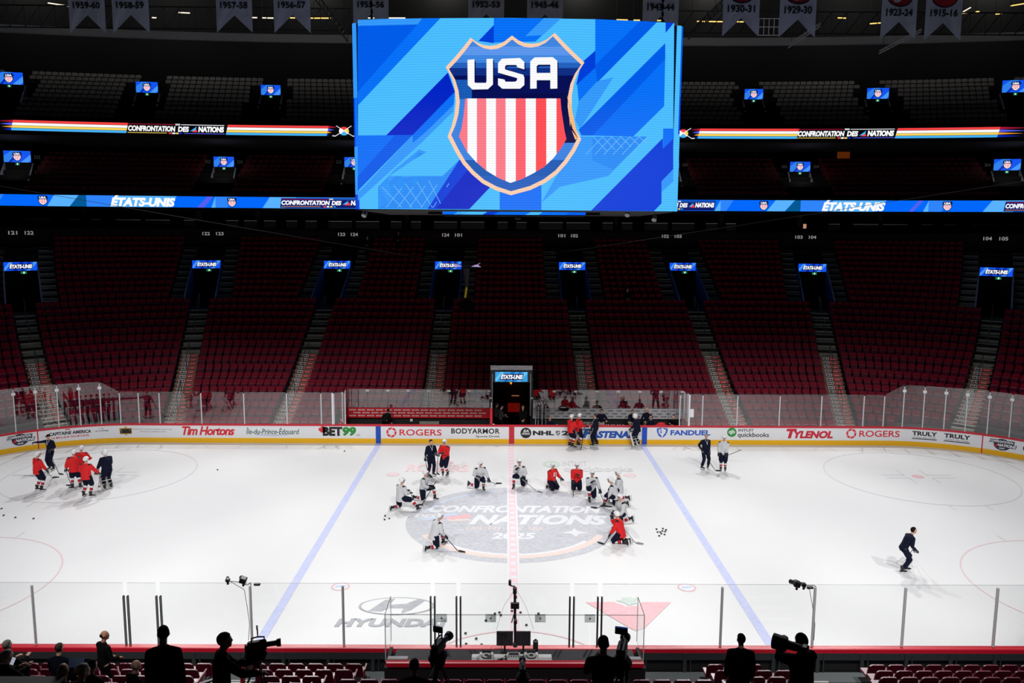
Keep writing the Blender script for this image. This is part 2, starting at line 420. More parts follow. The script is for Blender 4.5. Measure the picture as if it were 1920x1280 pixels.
# ------------------------------------------------------------------ dasher boards with adverts
WHITE = mat('board_white', (240, 241, 245), .35); YEL = mat('kick_plate_yellow', (250, 190, 0), .4); REDB = mat('cap_rail_red', (205, 22, 48), .35, spec=.6)
BLU = mat('line_blue', (0, 74, 190), .4); BLK = mat('print_black', (24, 24, 28), .5); PRED = mat('print_red', (212, 30, 58), .5); PROG = mat('print_scarlet', (226, 40, 56), .5)
GRN = mat('print_green', (38, 150, 60), .5); PBL = mat('print_blue', (48, 98, 200), .5); FBL = mat('print_fastener_blue', (0, 80, 180), .5); TEAL = mat('print_dark_green', (24, 92, 80), .5)
NAVY = mat('print_navy', (24, 34, 62), .5); GOLD = mat('print_gold', (214, 170, 60), .5); GRY = mat('print_grey', (120, 124, 132), .5); PRW = mat('print_white', (245, 245, 248), .5)
CHAR = mat('charcoal_metal', (40, 42, 46), .5, .3, noise=.3); DARK = mat('near_black', (10, 10, 12), .7); ALU = mat('aluminium', (176, 178, 182), .4, .25); ALUW = mat('painted_post', (214, 216, 220), .5); STEELD = mat('dark_steel', (58, 60, 64), .4, .8)
def bf(o=-0.004): return lambda s, z: (lambda q: (q[0], q[1], z))(rink(s, o))
B0, B1 = bf(-.004), bf(-.007)
S = lambda px: find(rink, 0, .65, px, -38, 38)
boards = empty('dasher_boards', (0, 12.95, 0), label='white dasher boards with sponsor lettering, yellow kick plate and red cap around the ice', cat='rink boards')
def bpart(mb, name, label=None):
    o = mb.build(name); o.parent = boards; o.matrix_parent_inverse = Matrix.Translation((0, -12.95, 0)); 
    if label: o['label'] = label
    return o
boards.matrix_world = Matrix.Translation((0, 12.95, 0))
mb = MB(); sweepbox(mb, rink, -.006, .12, 0.0, .285, -39, 39, 260, YEL); bpart(mb, 'kick_plate', 'yellow kick plate at the foot of the far boards')
mb = MB(); sweepbox(mb, rink, -.03, .16, 1.03, 1.12, -39, 39, 260, REDB); bpart(mb, 'cap_rail', 'red cap rail on the far boards')
adv = []
def advert(a, b, label, drawers):
    mb = MB(); n = max(2, int((b - a) / .25)); sweepbox(mb, rink, 0, .12, .285, 1.03, a, b, n, WHITE)
    for d in drawers: d(mb)
    return bpart(mb, 'advert_panel', label)
def T(txt, p0, p1, z0, z1, m, bold=.03, shear=0, sp=1.0): return lambda mb: put_text(mb, txt, S(p0), S(p1), z0, z1, B0, m, bold, shear, sp)
def P(poly, m, f=None): return lambda mb: put_poly(mb, poly, f or B0, m, .5)
def ringlogo(p, z, r, m):
    def d(mb):
        s = S(p)
        for k in range(6):
            a = k * pi / 3 + .3
            put_poly(mb, [(s + r * cos(a + t), z + r * sin(a + t)) for t in (0, .3, .6, .9)] + [(s + r * .62 * cos(a + t), z + r * .62 * sin(a + t)) for t in (1.25, .8, .4)], B0, m)
    return d
def eventlogo(p, z):
    def d(mb):
        s = S(p); sg = 1
        put_poly(mb, disc(s, z, .42, .33, n=28), B0, NAVY, .15); put_poly(mb, disc(s, z - .08, .36, .2, n=28), B1, mat('logo_slate', (58, 62, 78), .5), .15)
        put_text(mb, 'CONFRONTATION', s - .62, s + .55, z + .1, z + .24, bf(-.022), PRW, .04, .2)
        put_poly(mb, [(s - .66, z + .07), (s + .58, z + .07), (s + .62, z + .27), (s - .6, z + .27)], bf(-.014), NAVY, .15)
        put_poly(mb, [(s - .3, z - .14), (s + .68, z - .14), (s + .74, z + .07), (s - .26, z + .07)], bf(-.014), NAVY, .15)
        put_text(mb, 'NATIONS', s - .24, s + .7, z - .11, z + .05, bf(-.022), PRW, .05, .25)
        put_text(mb, 'DES', s - .66, s - .42, z - .06, z + .04, bf(-.022), PRW, .03, .2); put_poly(mb, [(s - .42, z - .12), (s - .2, z + .06), (s - .2, z - .12)], bf(-.022), PRED)
        put_text(mb, '2025', s - .14, s + .14, z - .25, z - .17, bf(-.022), PRW, .04)
    return d
def leaf(s, z, r): return [(s + r * a, z + r * b) for a, b in [(0, 1), (.2, .65), (.42, .75), (.35, .3), (.62, .5), (.7, .3), (1, .3), (.8, .0), (.85, -.15), (.4, -.45), (.42, -.6), (-.42, -.6), (-.4, -.45), (-.85, -.15), (-.8, 0), (-1, .3), (-.7, .3), (-.62, .5), (-.35, .3), (-.42, .75), (-.2, .65)]]
sb = [S(p) for p in (71, 210, 333, 452, 580, 704.5)]
advert(-39, sb[0] - .03, 'white board panel with the dark tournament emblem beside the left goal line', [eventlogo(38, .68), T('G', -8, -2, .5, .75, NAVY)])
advert(sb[0] + .03, sb[1], 'board panel lettered CAPITAINE AMERICA LE MEILLEUR DES MONDES', [T('CAPITAINE AMERICA', 92, 171, .66, .86, BLK, .04, .1), T('LE MEILLEUR DES MONDES', 97, 167, .47, .58, PRED, .02), P([(S(123), .93), (S(132), .93), (S(132), .98), (S(123), .98)], PRED), T('AU CINÉMA', 185, 196, .85, .9, BLK, .02), T('LE 14 FÉVRIER', 179, 204, .71, .79, BLK, .03)])
def badge(mb):
    s = S(236); put_poly(mb, [(s - .36, .86), (s - .1, .86), (s, .98), (s + .1, .86), (s + .36, .86), (s + .34, .5), (s + .1, .5), (s, .4), (s - .1, .5), (s - .34, .5)], B0, GOLD)
    put_poly(mb, [(s - .32, .82), (s + .32, .82), (s + .31, .54), (s - .31, .54)], B1, BLK); put_text(mb, 'UPPER', s - .28, s + .28, .70, .8, bf(-.01), GOLD, .05); put_text(mb, 'DECK', s - .24, s + .24, .56, .67, bf(-.01), mat('print_orange', (206, 90, 50)), .05)
advert(sb[1], sb[2], 'board panel with a gold and black trading card badge', [badge, T('CARTES DE COLLECTION OFFICIELLES DE LA LNH', 249, 323, .76, .81, NAVY, .0), T('OFFICIAL NHL TRADING CARDS', 262, 311, .62, .67, NAVY, .0)])
advert(sb[2], sb[3], 'board panel lettered Tim Hortons in red script', [T('Tim Hortons', 341.5, 440, .44, .98, PROG, .035, .28, .9)])
advert(sb[3], sb[4], 'board panel lettered Île-du-Prince-Édouard in dark green', [T('Île-du-Prince-Édouard', 462, 561, .52, .93, TEAL, .01, .2), lambda mb: stroke(mb, [(S(480) + i * .12, .5 - .05 * sin(i * pi / 16)) for i in range(17)], .02, B0, PBL)])
advert(sb[4], sb[5], 'board panel lettered BET99.CA with a red maple leaf', [lambda mb: put_poly(mb, leaf(S(605), .8, .28), B0, PROG), T('BET', 605, 642, .43, .98, BLK, .06), T('99', 642, 668, .43, .98, GRN, .06, .1), T('.CA', 667, 675, .43, .56, GRY, .01)])
mb = MB(); sweepbox(mb, rink, -.008, .1, .0, 1.03, S(704.5), S(714), 2, BLU); bpart(mb, 'line_strip', 'blue line strip on the boards left of the ROGERS lettering')
def rogers(p0, p1, l0, zz=.66): return [ringlogo(l0, zz, .3, PROG), T('ROGERS', p0, p1, zz - .19, zz + .19, PROG, .015)]
advert(S(714), S(838), 'board panel lettered ROGERS in red left of the red centre strip', rogers(749, 828, 734))
advert(S(838), S(954.3), 'board panel lettered BODYARMOR Sports Drink', [T('BODYARMOR', 846, 937, .6, .92, BLK, .025, 0, 1.08), T('Sports Drink', 892, 937, .35, .51, BLK, .015)])
mb = MB(); sweepbox(mb, rink, -.008, .1, .0, 1.03, S(954.3), S(964.3), 2, REDB); bpart(mb, 'line_strip', 'red centre line strip on the boards')
def ea(mb):
    s = S(986); put_poly(mb, disc(s, .66, .32, n=36), B0, BLK); put_text(mb, 'EA', s - .16, s + .17, .7, .86, B1, PRW, .03, .3); put_text(mb, 'SPORTS', s - .23, s + .23, .55, .66, B1, PRW, .03, .1)
def shield_small(mb):
    s = S(1046); put_poly(mb, [(s - .13, .8), (s + .13, .8), (s + .13, .6), (s, .5), (s - .13, .6)], B0, GRY); put_poly(mb, [(s - .1, .62), (s + .1, .75), (s + .1, .7), (s - .1, .57)], B1, PRW)
advert(S(964.3), S(1086), 'board panel with a black round emblem and the lettering NHL 25', [ea, T('NHL', 999, 1039, .52, .8, BLK, .055, 0), shield_small, T('25', 1053, 1079, .52, .8, BLK, .05)])
advert(S(1086), S(1203.5), 'board panel lettered FASTENAL in blue', [T('F', 1092, 1111, .37, .94, FBL, .06, .25), T('ASTENAL', 1106, 1189, .37, .8, FBL, .06, .2)])
mb = MB(); sweepbox(mb, rink, -.008, .1, .0, 1.03, S(1203.5), S(1213.3), 2, BLU); bpart(mb, 'line_strip', 'blue line strip on the boards left of the FANDUEL lettering')
def fd(mb):
    s = S(1241.5); z = .72
    put_poly(mb, [(s - .33, z + .24), (s - .02, z + .29), (s - .04, z + .2), (s - .22, z + .17), (s - .2, z - .02), (s - .03, z - .2), (s - .03, z - .32), (s - .2, z - .2), (s - .31, z + .02)], B0, PBL)
    put_poly(mb, [(s + .02, z + .29), (s + .33, z + .24), (s + .31, z + .02), (s + .2, z - .18), (s + .03, z - .32), (s + .05, z - .2), (s + .2, z + .0), (s + .22, z + .17), (s + .1, z + .2)], B0, PBL)
    put_poly(mb, [(s - .14, z + .12), (s + .0, z + .14), (s - .02, z + .08), (s - .14, z + .06)], B0, PBL); put_poly(mb, [(s - .14, z + .02), (s + .0, z + .04), (s - .02, z - .03), (s - .12, z - .04)], B0, PBL)
advert(S(1213.3), S(1347), 'board panel lettered FANDUEL with a blue shield', [fd, T('FANDUEL', 1257, 1332, .55, .87, PBL, .045)])
def qb(mb):
    s = S(1372); put_poly(mb, disc(s, .75, .28, n=36), B0, GRN); put_text(mb, 'qb', s - .19, s + .19, .6, .92, B1, PRW, .03)
advert(S(1347), S(1458), 'board panel lettered INTUIT quickbooks with a green disc', [qb, T('INTUIT', 1384, 1413, .8, .95, BLK, .02), T('quickbooks', 1383, 1442, .39, .74, BLK, .015)])
advert(S(1458), S(1575), 'board panel lettered TYLENOL in red', [T('T', 1474, 1494, .4, .98, PRED, .06, .2), T('YLENOL', 1488, 1562, .4, .86, PRED, .055, .2)])
advert(S(1575), S(1698), 'board panel lettered ROGERS in red right of the TYLENOL lettering', rogers(1611, 1687, 1596, .7))
def truly(p0, p1): return [T('TRULY', p0, p1, .66, .92, BLK, .04), T('HARD SELTZER', p0 + 2, p1 - 2, .53, .6, GRY, .01), lambda mb: stroke(mb, [(S(p0), .47), (S(p1), .47)], .05, B0, BLK, step=.5)]
advert(S(1698), S(1842) - .03, 'board panel lettered TRULY HARD SELTZER twice', truly(1710, 1757) + truly(1770, 1819))
for q in (sb[0], S(1842)):
    mb = MB(); sweepbox(mb, rink, -.008, .1, .0, 1.03, q - .03, q + .03, 2, REDB); bpart(mb, 'line_strip', 'thin red goal line strip on the boards')
advert(S(1842) + .03, 39, 'white board panel with the dark tournament emblem beside the right goal line', [eventlogo(1879, .66), T('GATORADE', 1918, 1990, .5, .85, BLK, .03)])

# ------------------------------------------------------------------ shielding glass on the far side
GL = glass_mat('rink_glass', .105, (.94, .955, .95)); GLB = glass_mat('bench_glass', .06, (.93, .945, .94)); GLN = glass_mat('rink_glass_clean', .008, (.985, .988, .986)); GED = mat('glass_edge', (196, 206, 204), .2)
posts = [28, 69, 109, 150, 189, 227, 262, 301, 379, 459, 539, 603]
postsr = [1316, 1381, 1460, 1538, 1617, 1655, 1691, 1729, 1769, 1809, 1850, 1892]
sl = [-38.0, -36.4, -34.9] + [find(rink, .06, 1.1, p + (2 if p < 200 else 0), -38, 38) for p in posts] + [find(rink, .06, 1.1, 627, -38, 38), -9.75]
sr = [9.95, find(rink, .06, 1.1, 1292, -38, 38)] + [find(rink, .06, 1.1, p, -38, 38) for p in postsr] + [34.9, 36.4, 38.0]
def pane(a, b, za, zb, label, side):
    q = rink((a + b) / 2, .06); t = empty('glass_panel', (q[0], q[1], 1.12), label=label, cat='glass panel', group='shielding glass above the far boards')
    M = Matrix.Translation((-q[0], -q[1], -1.12))
    mb = MB(); n = 4; ss = [a + .03 + (b - a - .06) * i / n for i in range(n + 1)]
    tops = [za + (zb - za) * i / n for i in range(n + 1)]
    for i in range(n):
        p0, p1 = rink(ss[i], .054), rink(ss[i + 1], .054); r0, r1 = rink(ss[i], .066), rink(ss[i + 1], .066)
        mb.face([(p0[0], p0[1], 1.12), (p1[0], p1[1], 1.12), (p1[0], p1[1], tops[i + 1]), (p0[0], p0[1], tops[i])], GL)
        mb.face([(p0[0], p0[1], tops[i]), (p1[0], p1[1], tops[i + 1]), (r1[0], r1[1], tops[i + 1]), (r0[0], r0[1], tops[i])], GED)
    mb.v = [tuple(M @ Vector(v)) for v in mb.v]; mb.build('pane', t)
    s0 = b if side < 0 else a; p = rink(s0, .06); h = (zb if side < 0 else za)
    mb = MB(); rot = Matrix.Translation((p[0] - q[0], p[1] - q[1], 0)) @ Matrix.Rotation(atan2(-p[2], p[3]), 4, 'Z')
    mb.box((0, 0, (h - 1.12) / 2 - .04), (.055, .06, h - 1.12 - .08), ALUW, rot)
    if h > 3.2: mb.box((0, -.035, h - 1.12 - .33), (.2, .012, .16), PRW, rot)
    mb.build('post', t)
nmn = 0
def glass_run(ss, side):
    n = len(ss) - 1
    for i in range(n):
        a, b = ss[i], ss[i + 1]
        tall = lambda s: 3.62 if abs(s) > 23.0 else 3.02
        za, zb = tall(a), tall(b)
        k = (n - i) if side < 0 else i + 1
        pane(a, b, za, zb, '%s glass pane on the far boards, %s %s from the team benches' % (('tall clear corner' if max(za, zb) > 3.3 else 'clear'), ordn(k), 'leftwards' if side < 0 else 'rightwards'), side)
glass_run(sl, -1); glass_run(sr, 1)
for px, lbl in ((624.5, 'white gate post in the glass just left of the long red bench panel'), (1291, 'white gate post in the glass just right of the white bench panel')):
    s = find(rink, .06, 1.1, px, -38, 38); mb = MB(); mb.box((0, 0, .93), (.09, .1, 1.86), mat('gate_white', (236, 238, 242), .5)); 
    o = mb.build('gate_post', loc=(s, 12.95 + .05, 1.12)); tag(o, lbl, 'post')
mb = MB(); mb.box((0, 0, 0), (.22, .02, .5), PRW, bev=.01); tag(mb.build('notice_sheet', loc=(find(rink, .06, 1.1, 1296, -38, 38), 12.93, 1.9)), 'blank white sheet taped to the glass beside the right gate post', 'sheet')

# ------------------------------------------------------------------ team benches
def atx(px, y, z=1.1):
    lo, hi = -60, 60
    for _ in range(40):
        m = (lo + hi) / 2
        if proj((m, y, z))[0] < px: lo = m
        else: hi = m
    return (lo + hi) / 2
YB = 15.15
RUB = mat('rubber_floor', (26, 25, 27), .85, noise=.3); WOOD = mat('bench_wood', (170, 128, 84), .55, noise=.25)
mb = MB(); mb.box((0, 14.2, .12), (20.2, 2.2, .24), RUB); tag(mb.build('floor_bench_area'), kind='structure')
mb = MB(); mb.box((0, 13.16, 1.0), (19.6, .16, .05), WOOD); tag(mb.build('trim_1'), 'wooden ledge behind the bench boards', kind='structure')
def bench_set(x0, x1, label, facecol, rep, txtcol, glabel, npan, side):
    t = empty('team_bench', ((x0 + x1) / 2, 14.6, .24), label=label, cat='bench'); ox = -(x0 + x1) / 2
    mb = MB(); mb.box((0, 0, .24), (x1 - x0, .4, .06), WOOD, bev=.02)
    x = x0 + .6
    mb.build('seat_plank', t)
    while x < x1 - .3: mb = MB(); mb.box((x + ox, 0, .11), (.08, .34, .22), CHAR); mb.build('leg', t); x += 1.6
    mb = MB(); mb.box((0, YB - 14.6 + .02, .35), (x1 - x0, .1, .7), CHAR); mb.build('back_wall', t)
    mb = MB(); z0, z1 = .8, 1.43
    mb.box((0, YB - 14.6 - .04, (z0 + z1) / 2), (x1 - x0, .06, z1 - z0), facecol)
    fn = lambda u, v: (u + ox, YB - 14.6 - .075, v)
    for r in range(3):
        x = x0 + .12 + (.27 if r == 1 else 0)
        while x < x1 - .5:
            zc = z1 - .13 - r * .18
            put_text(mb, rep, x + .09, x + .42, zc - .04, zc + .04, fn, txtcol, .03)
            if rep == 'ROGERS': put_poly(mb, disc(x + .03, zc, .045, n=8), fn, txtcol)
            x += .55
    mb.build('backrest_panel', t, )['label'] = 'panel repeating %s lettering' % rep
    # glass behind
    for i in range(npan):
        a = x0 + (x1 - x0) * i / npan; b = x0 + (x1 - x0) * (i + 1) / npan
        g = empty('glass_panel', ((a + b) / 2, YB, 1.67), label='bench-back glass pane, %s along from the %s end, %s' % (ordn(i + 1), 'left', glabel), cat='glass panel', group='glass behind the benches')
        m2 = MB(); w_ = (b - a) / 2 - .006; m2.box((0, 0, .58), (2 * w_, .012, 1.16), GLB); m2.build('pane', g)
        m2 = MB(); m2.box((w_, -.012, 1.06), (.2, .02, .12), ALUW); m2.box((w_, 0, .58), (.018, .02, 1.16), STEELD); m2.build('clip', g)
    return t
xa, xb = atx(652, YB), atx(918, YB); xc, xd = atx(999, YB), atx(1278, YB)
bench_set(xa, xb, 'long home bench with a red back panel left of the tunnel', mat('bench_red', (214, 22, 36), .45), 'ROGERS', PRW, 'above the red panel', 7, -1)
bench_set(xc, xd, 'long visitor bench with a white back panel right of the tunnel', mat('bench_white', (206, 208, 214), .5), 'BODYARMOR', BLK, 'above the white panel', 7, 1)
for g, x, pl in ((-1, xa - .02, 'left'), (1, xd + .02, 'right')):
    t = empty('bench_end_screen', (x, 14.05, 1.12), label='glass return closing the %s end of the benches' % pl, cat='glass panel')
    m2 = MB(); prof = [(-1.0, 0), (1.1, 0), (1.1, 1.72), (.5, 1.72), (.0, 1.72), (-1.0, 1.86)]
    m2.add([(0, p[0], p[1]) for p in prof], [tuple(range(len(prof)))], GL); m2.build('pane', t)
    m2 = MB(); m2.box((0, -.35, .9), (.05, .05, 1.8), ALUW); m2.box((0, .55, .86), (.05, .05, 1.72), ALUW); m2.box((0, 0.05, -.5), (.08, 2.1, 1.2), REDB); m2.build('frame', t)
# gate by the tunnel
t = empty('bench_gate', (atx(921, 13.2), 13.35, .24), label='open red bench gate standing left of the tunnel mouth', cat='gate')
mb = MB(); mb.box((0, 0, .9), (.16, .5, 1.8), REDB, bev=.03); mb.build('door_leaf', t)
mb = MB(); mb.box((0, 0, 1.95), (.05, .06, .4), ALUW); mb.build('post', t)

# players' tunnel
PX0, PX1 = atx(921, YB), atx(996, YB)
pc = (PX0 + PX1) / 2; pw = PX1 - PX0
t = empty('tunnel_portal', (pc, YB, .24), label='dark players tunnel with a blue screen over its mouth', cat='tunnel')
mb = MB()
for g in (-1, 1): mb.box((g * (pw / 2 + .04), 2.1, 1.6), (.12, 4.2, 3.2), DARK)
mb.box((0, 2.1, 3.2), (pw, 4.2, .1), DARK); mb.box((0, 4.2, 1.6), (pw, .1, 3.2), mat('tunnel_end', (52, 26, 14), .8))
mb.build('passage', t)
mb = MB(); mb.ball((.0, 4.05, 2.45), (.09, .05, .3), mat('warm_lamp_glow', (255, 160, 40), emit=1.3), 10, 7); mb.build('lamp', t)['label'] = 'warm lamp glowing inside the tunnel'
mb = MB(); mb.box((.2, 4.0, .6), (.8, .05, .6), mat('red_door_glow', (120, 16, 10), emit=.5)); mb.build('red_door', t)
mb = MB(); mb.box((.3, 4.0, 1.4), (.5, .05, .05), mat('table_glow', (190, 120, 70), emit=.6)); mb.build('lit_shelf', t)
mb = MB()
for g in (-1, 1):
    mb.box((g * (pw / 2 - .01), -.1, 1.6), (.1, .1, 3.2), STEELD); mb.box((g * (pw / 2 - .07), -.16, 2.3), (.03, .04, 2.6), ALUW); mb.box((g * (pw / 2 + .02), -.2, 2.1), (.16, .06, .1), ALUW)
mb.box((0, -.02, 3.42), (pw + .1, .14, .72), STEELD); mb.build('frame', t)
mb = MB(); mb.box((0, -.05, 3.95), (pw + .1, .02, .28), glass_mat('upstand_glass', .1, (.8, .82, .84))); mb.build('upstand', t)
# ------------------------------------------------------------------ near boards seen from behind
YN = -12.95
NF = mat('near_frame_grey', (62, 66, 70), .55, .3, noise=.25); LEDGE = mat('near_ledge_grey', (118, 124, 126), .5, .2)
nb = empty('near_dasher_boards', (0, YN, 0), label='back of the near boards, grey frame under a red cap rail', cat='rink boards')
mb = MB(); mb.box((0, .06, .52), (44, .05, 1.04), WHITE); mb.build('face_sheet', nb)
mb = MB(); mb.box((0, 0, 1.1), (60, .2, .06), REDB, bev=.02); mb.box((0, -.09, 1.04), (60, .03, .1), REDB); mb.build('cap_rail', nb)
mb = MB(); mb.box((0, -.06, .9), (60, .1, .2), NF); mb.build('top_beam', nb)
mb = MB(); mb.box((0, -.02, .45), (60, .04, .9), DARK); mb.build('back_sheet', nb)
mb = MB(); mb.box((0, -.35, .42), (60, .5, .05), LEDGE); mb.build('ledge', nb)
x = -21
while x < 21.5:
    mb = MB(); mb.box((x, -.07, .5), (.1, .12, 1.0), NF); mb.box((x + .16, -.07, .5), (.03, .1, 1.0), NF); mb.build('stud', nb); x += 1.22
mb = MB(); mb.box((0, YN - .7, .02), (60, 1.2, .04), RUB); tag(mb.build('floor_near_walk'), kind='structure')
npx = [(-30, 'alu'), (68, 'alu'), (241, 'blk'), (302, 'blk'), (473, 'alu'), (645, 'alu'), (812, 'blk'), (860, 'blk'), (1071, 'blk'), (1123, 'blk'), (1178, 'none'), (1350, 'alu'), (1522, 'alu'), (1690, 'alu'), (1861, 'alu'), (2030, 'alu')]
xs = [(atx(p, YN, 1.13), k) for p, k in npx]
names = {0: 'clipped by the left frame edge', 1: 'around the leftmost silver post', 2: 'between the leftmost silver post and the first pair of black rails', 3: 'narrow gate pane between two pairs of black rails'}
for i in range(len(xs) - 1):
    a, b = xs[i][0], xs[i + 1][0]; ka, kb = xs[i][1], xs[i + 1][1]
    t = empty('near_glass_panel', ((a + b) / 2, YN, 1.13), label='clear near-side glass pane, %s pane from the left end of the near boards' % ordn(i + 1), cat='glass panel', group='shielding glass above the near boards')
    hw = (b - a) / 2; ga = .06 if ka == 'blk' else .008; gb = .06 if kb == 'blk' else .008
    mb = MB(); mb.box(((ga - gb) / 2, 0, .9), (2 * hw - ga - gb, .012, 1.8), GLN); mb.box(((ga - gb) / 2, 0, 1.803), (2 * hw - ga - gb, .012, .007), GED); mb.build('pane', t)
    if ka == 'alu': mb = MB(); mb.box((-hw, 0, .87), (.065, .07, 1.74), ALUW, bev=.02); mb.box((-hw + .02, -.036, .87), (.012, .006, 1.7), ALU); mb.build('post', t)
    if ka == 'blk':
        for g in (-1, 1): mb = MB(); mb.box((-hw + g * .055, 0, .72), (.05, .08, 1.44), mat('black_post', (16, 16, 18), .3, .5), bev=.015); mb.box((-hw + g * .055 + .012, -.041, .72), (.012, .006, 1.42), ALU); mb.build('gate_rail', t)
# timekeepers' box
TBK = mat('box_dark', (22, 23, 27), .6, noise=.3)
xl, xr = atx(724, -15.2, 1.95), atx(1207, -15.2, 1.95); YT = -15.25
t = empty('timekeeper_box', ((xl + xr) / 2, YT, 0), label='dark timekeepers box with a red counter rail behind the near boards', cat='box counter'); hw = (xr - xl) / 2
mb = MB(); mb.box((0, 0, .9), (2 * hw, .08, 1.8), TBK); mb.box((-hw, .5, .9), (.08, 1.0, 1.8), TBK); mb.box((hw, .5, .9), (.08, 1.0, 1.8), TBK); mb.build('back_wall', t)
mb = MB(); mb.box((0, 0, 1.9), (2 * hw, .14, .14), REDB, bev=.02); mb.build('counter_rail', t)
mb = MB(); mb.box((0, .75, 1.6), (2 * hw - .2, .9, .05), mat('box_top', (30, 31, 35), .5)); mb.build('table_top', t)
mb = MB(); mb.box((-hw + .28, .12, 1.96), (.5, .12, .09), ALUW, bev=.01); mb.box((hw - .28, .12, 1.96), (.45, .12, .09), ALUW, bev=.01); mb.build('end_bracket', t)
nP = 5
for i in range(nP):
    wpx = [722, 828, 920, 1013, 1106, 1208]; a = atx(wpx[i], YT, 3.0); b = atx(wpx[i + 1], YT, 3.0)
    g = empty('box_glass_panel', ((a + b) / 2, YT, 1.97), label='low clear pane on the red counter rail, %s from the left' % ordn(i + 1), cat='glass panel', group='glass on the timekeepers counter')
    mb = MB(); mb.box((0, 0, .6), (b - a - .016, .012, 1.2), GLN); mb.box((0, 0, 1.2), (b - a - .016, .014, .008), STEELD); mb.build('pane', g)
    if i < nP - 1: mb = MB(); mb.box(((b - a) / 2, -.012, 1.12), (.26, .012, .2), glass_mat('clip_plate', .1, (.62, .64, .64))); mb.ball(((b - a) / 2, -.025, 1.12), .022, BLK, 8, 5); mb.box(((b - a) / 2, -.02, 1.21), (.22, .012, .012), STEELD); mb.build('clip', g)
for g, x, s in ((-1, atx(722, YT, 3.0), 'left'), (1, atx(1208, YT, 3.0), 'right')):
    e = empty('box_side_glass', (x, YT + .5, 1.97), label='side pane at the %s end of the timekeepers box' % s, cat='glass panel')
    mb = MB(); mb.box((0, 0, .6), (.012, 1.0, 1.2), GLN); mb.box((0, 0, 1.2), (.014, 1.0, .008), BLK); mb.box((0, .5, .6), (.014, .01, 1.2), GED); mb.box((0, -.5, .6), (.02, .02, 1.2), ALUW); mb.build('pane', e)
# ------------------------------------------------------------------ lower bowl on the far side
CONC = mat('bowl_concrete', (44, 42, 42), .9, noise=.35); CONCL = mat('step_concrete', (158, 158, 146), .85, noise=.3, nscale=5); NOSE = mat('step_nosing', (205, 205, 190), .7)
SEATR = mat('seat_red_plastic', (134, 11, 38), .6, spec=.12); SEATD = mat('seat_pan_plum', (98, 14, 48), .5, spec=.18); SEATM = mat('seat_maroon_plastic', (92, 14, 40), .3, spec=.6); ARMR = mat('seat_arm_red', (130, 22, 40), .4); EDGE = mat('seat_edge_highlight', (235, 190, 196), .3)
TR = .82
def zk(k):
    pts = [(0, .35), (6, 2.25), (16, 6.5), (28, 11.4)]
    for (a, za), (b, zb) in zip(pts, pts[1:]):
        if k <= b: return za + (zb - za) * (k - a) / (b - a)
    return pts[-1][1]
AIS = [-39.6, -31.6, -22.4, -13.95, -5.0, 5.0, 13.95, 22.4, 31.6, 39.6]
SECN = ['120', '121', '122', '123', '124', '101', '102', '103', '104', '105', '106']
def ae(a, o):
    """the outer aisles swing outwards towards the ice"""
    return a + (1 if a > 0 else -1) * .089 * (20 - o / TR) if abs(a) > 25 else a
def aw(a, w_, o):
    """half width w_ metres expressed in the path coordinate at offset o"""
    return w_ * (1.0 if abs(a) <= 18 else 20.0 / (10.7 + o))
K0, K1 = 17, 22          # rows cut by the entrances
def holes(k):
    h = []
    o = TR * k
    if K0 <= k <= K1: h += [(ae(a, o) - aw(a, 1.12, o), ae(a, o) + aw(a, 1.12, o)) for a in AIS]
    if k <= 6: h += [(pc - 1.3, pc + 1.3)]
    return h
def inhole(k, a):
    return any(x < a < y for x, y in holes(k))
mb = MB()
NK = 28
for k in range(NK):
    kk0 = 2 if k < 2 else k
    cuts = sorted(set([round(-48 + .75 * i, 4) for i in range(129)] + [round(v, 4) for h in holes(k) + (holes(k - 1) if k else []) for v in h] + [-10.3, 10.3]))
    for a, b in zip(cuts, cuts[1:]):
        m = (a + b) / 2
        if k < 2 and abs(m) < 10.3: continue
        if inhole(k, m): continue
        o0, o1 = TR * k - .6, TR * k + .22; z = zk(k); zp = zk(k - 1) if k else .24
        if k == 2 and abs(m) < 10.3: zp = .24
        p = [bowl(a, o0), bowl(b, o0), bowl(b, o1), bowl(a, o1)]
        if not (clear(p[0][0], p[0][1], .3) and clear(p[1][0], p[1][1], .3)): continue
        mb.face([(q[0], q[1], z) for q in p], CONC)
        mb.face([(p[0][0], p[0][1], zp), (p[1][0], p[1][1], zp), (p[1][0], p[1][1], z), (p[0][0], p[0][1], z)], CONC)
# back of the hole behind the tunnel portal
mb.box((pc, 14.3 + TR * 7 - .58, 1.6), (2.6, .04, 2.2), CONC)
tag(mb.build('floor_lower_bowl'), kind='structure')

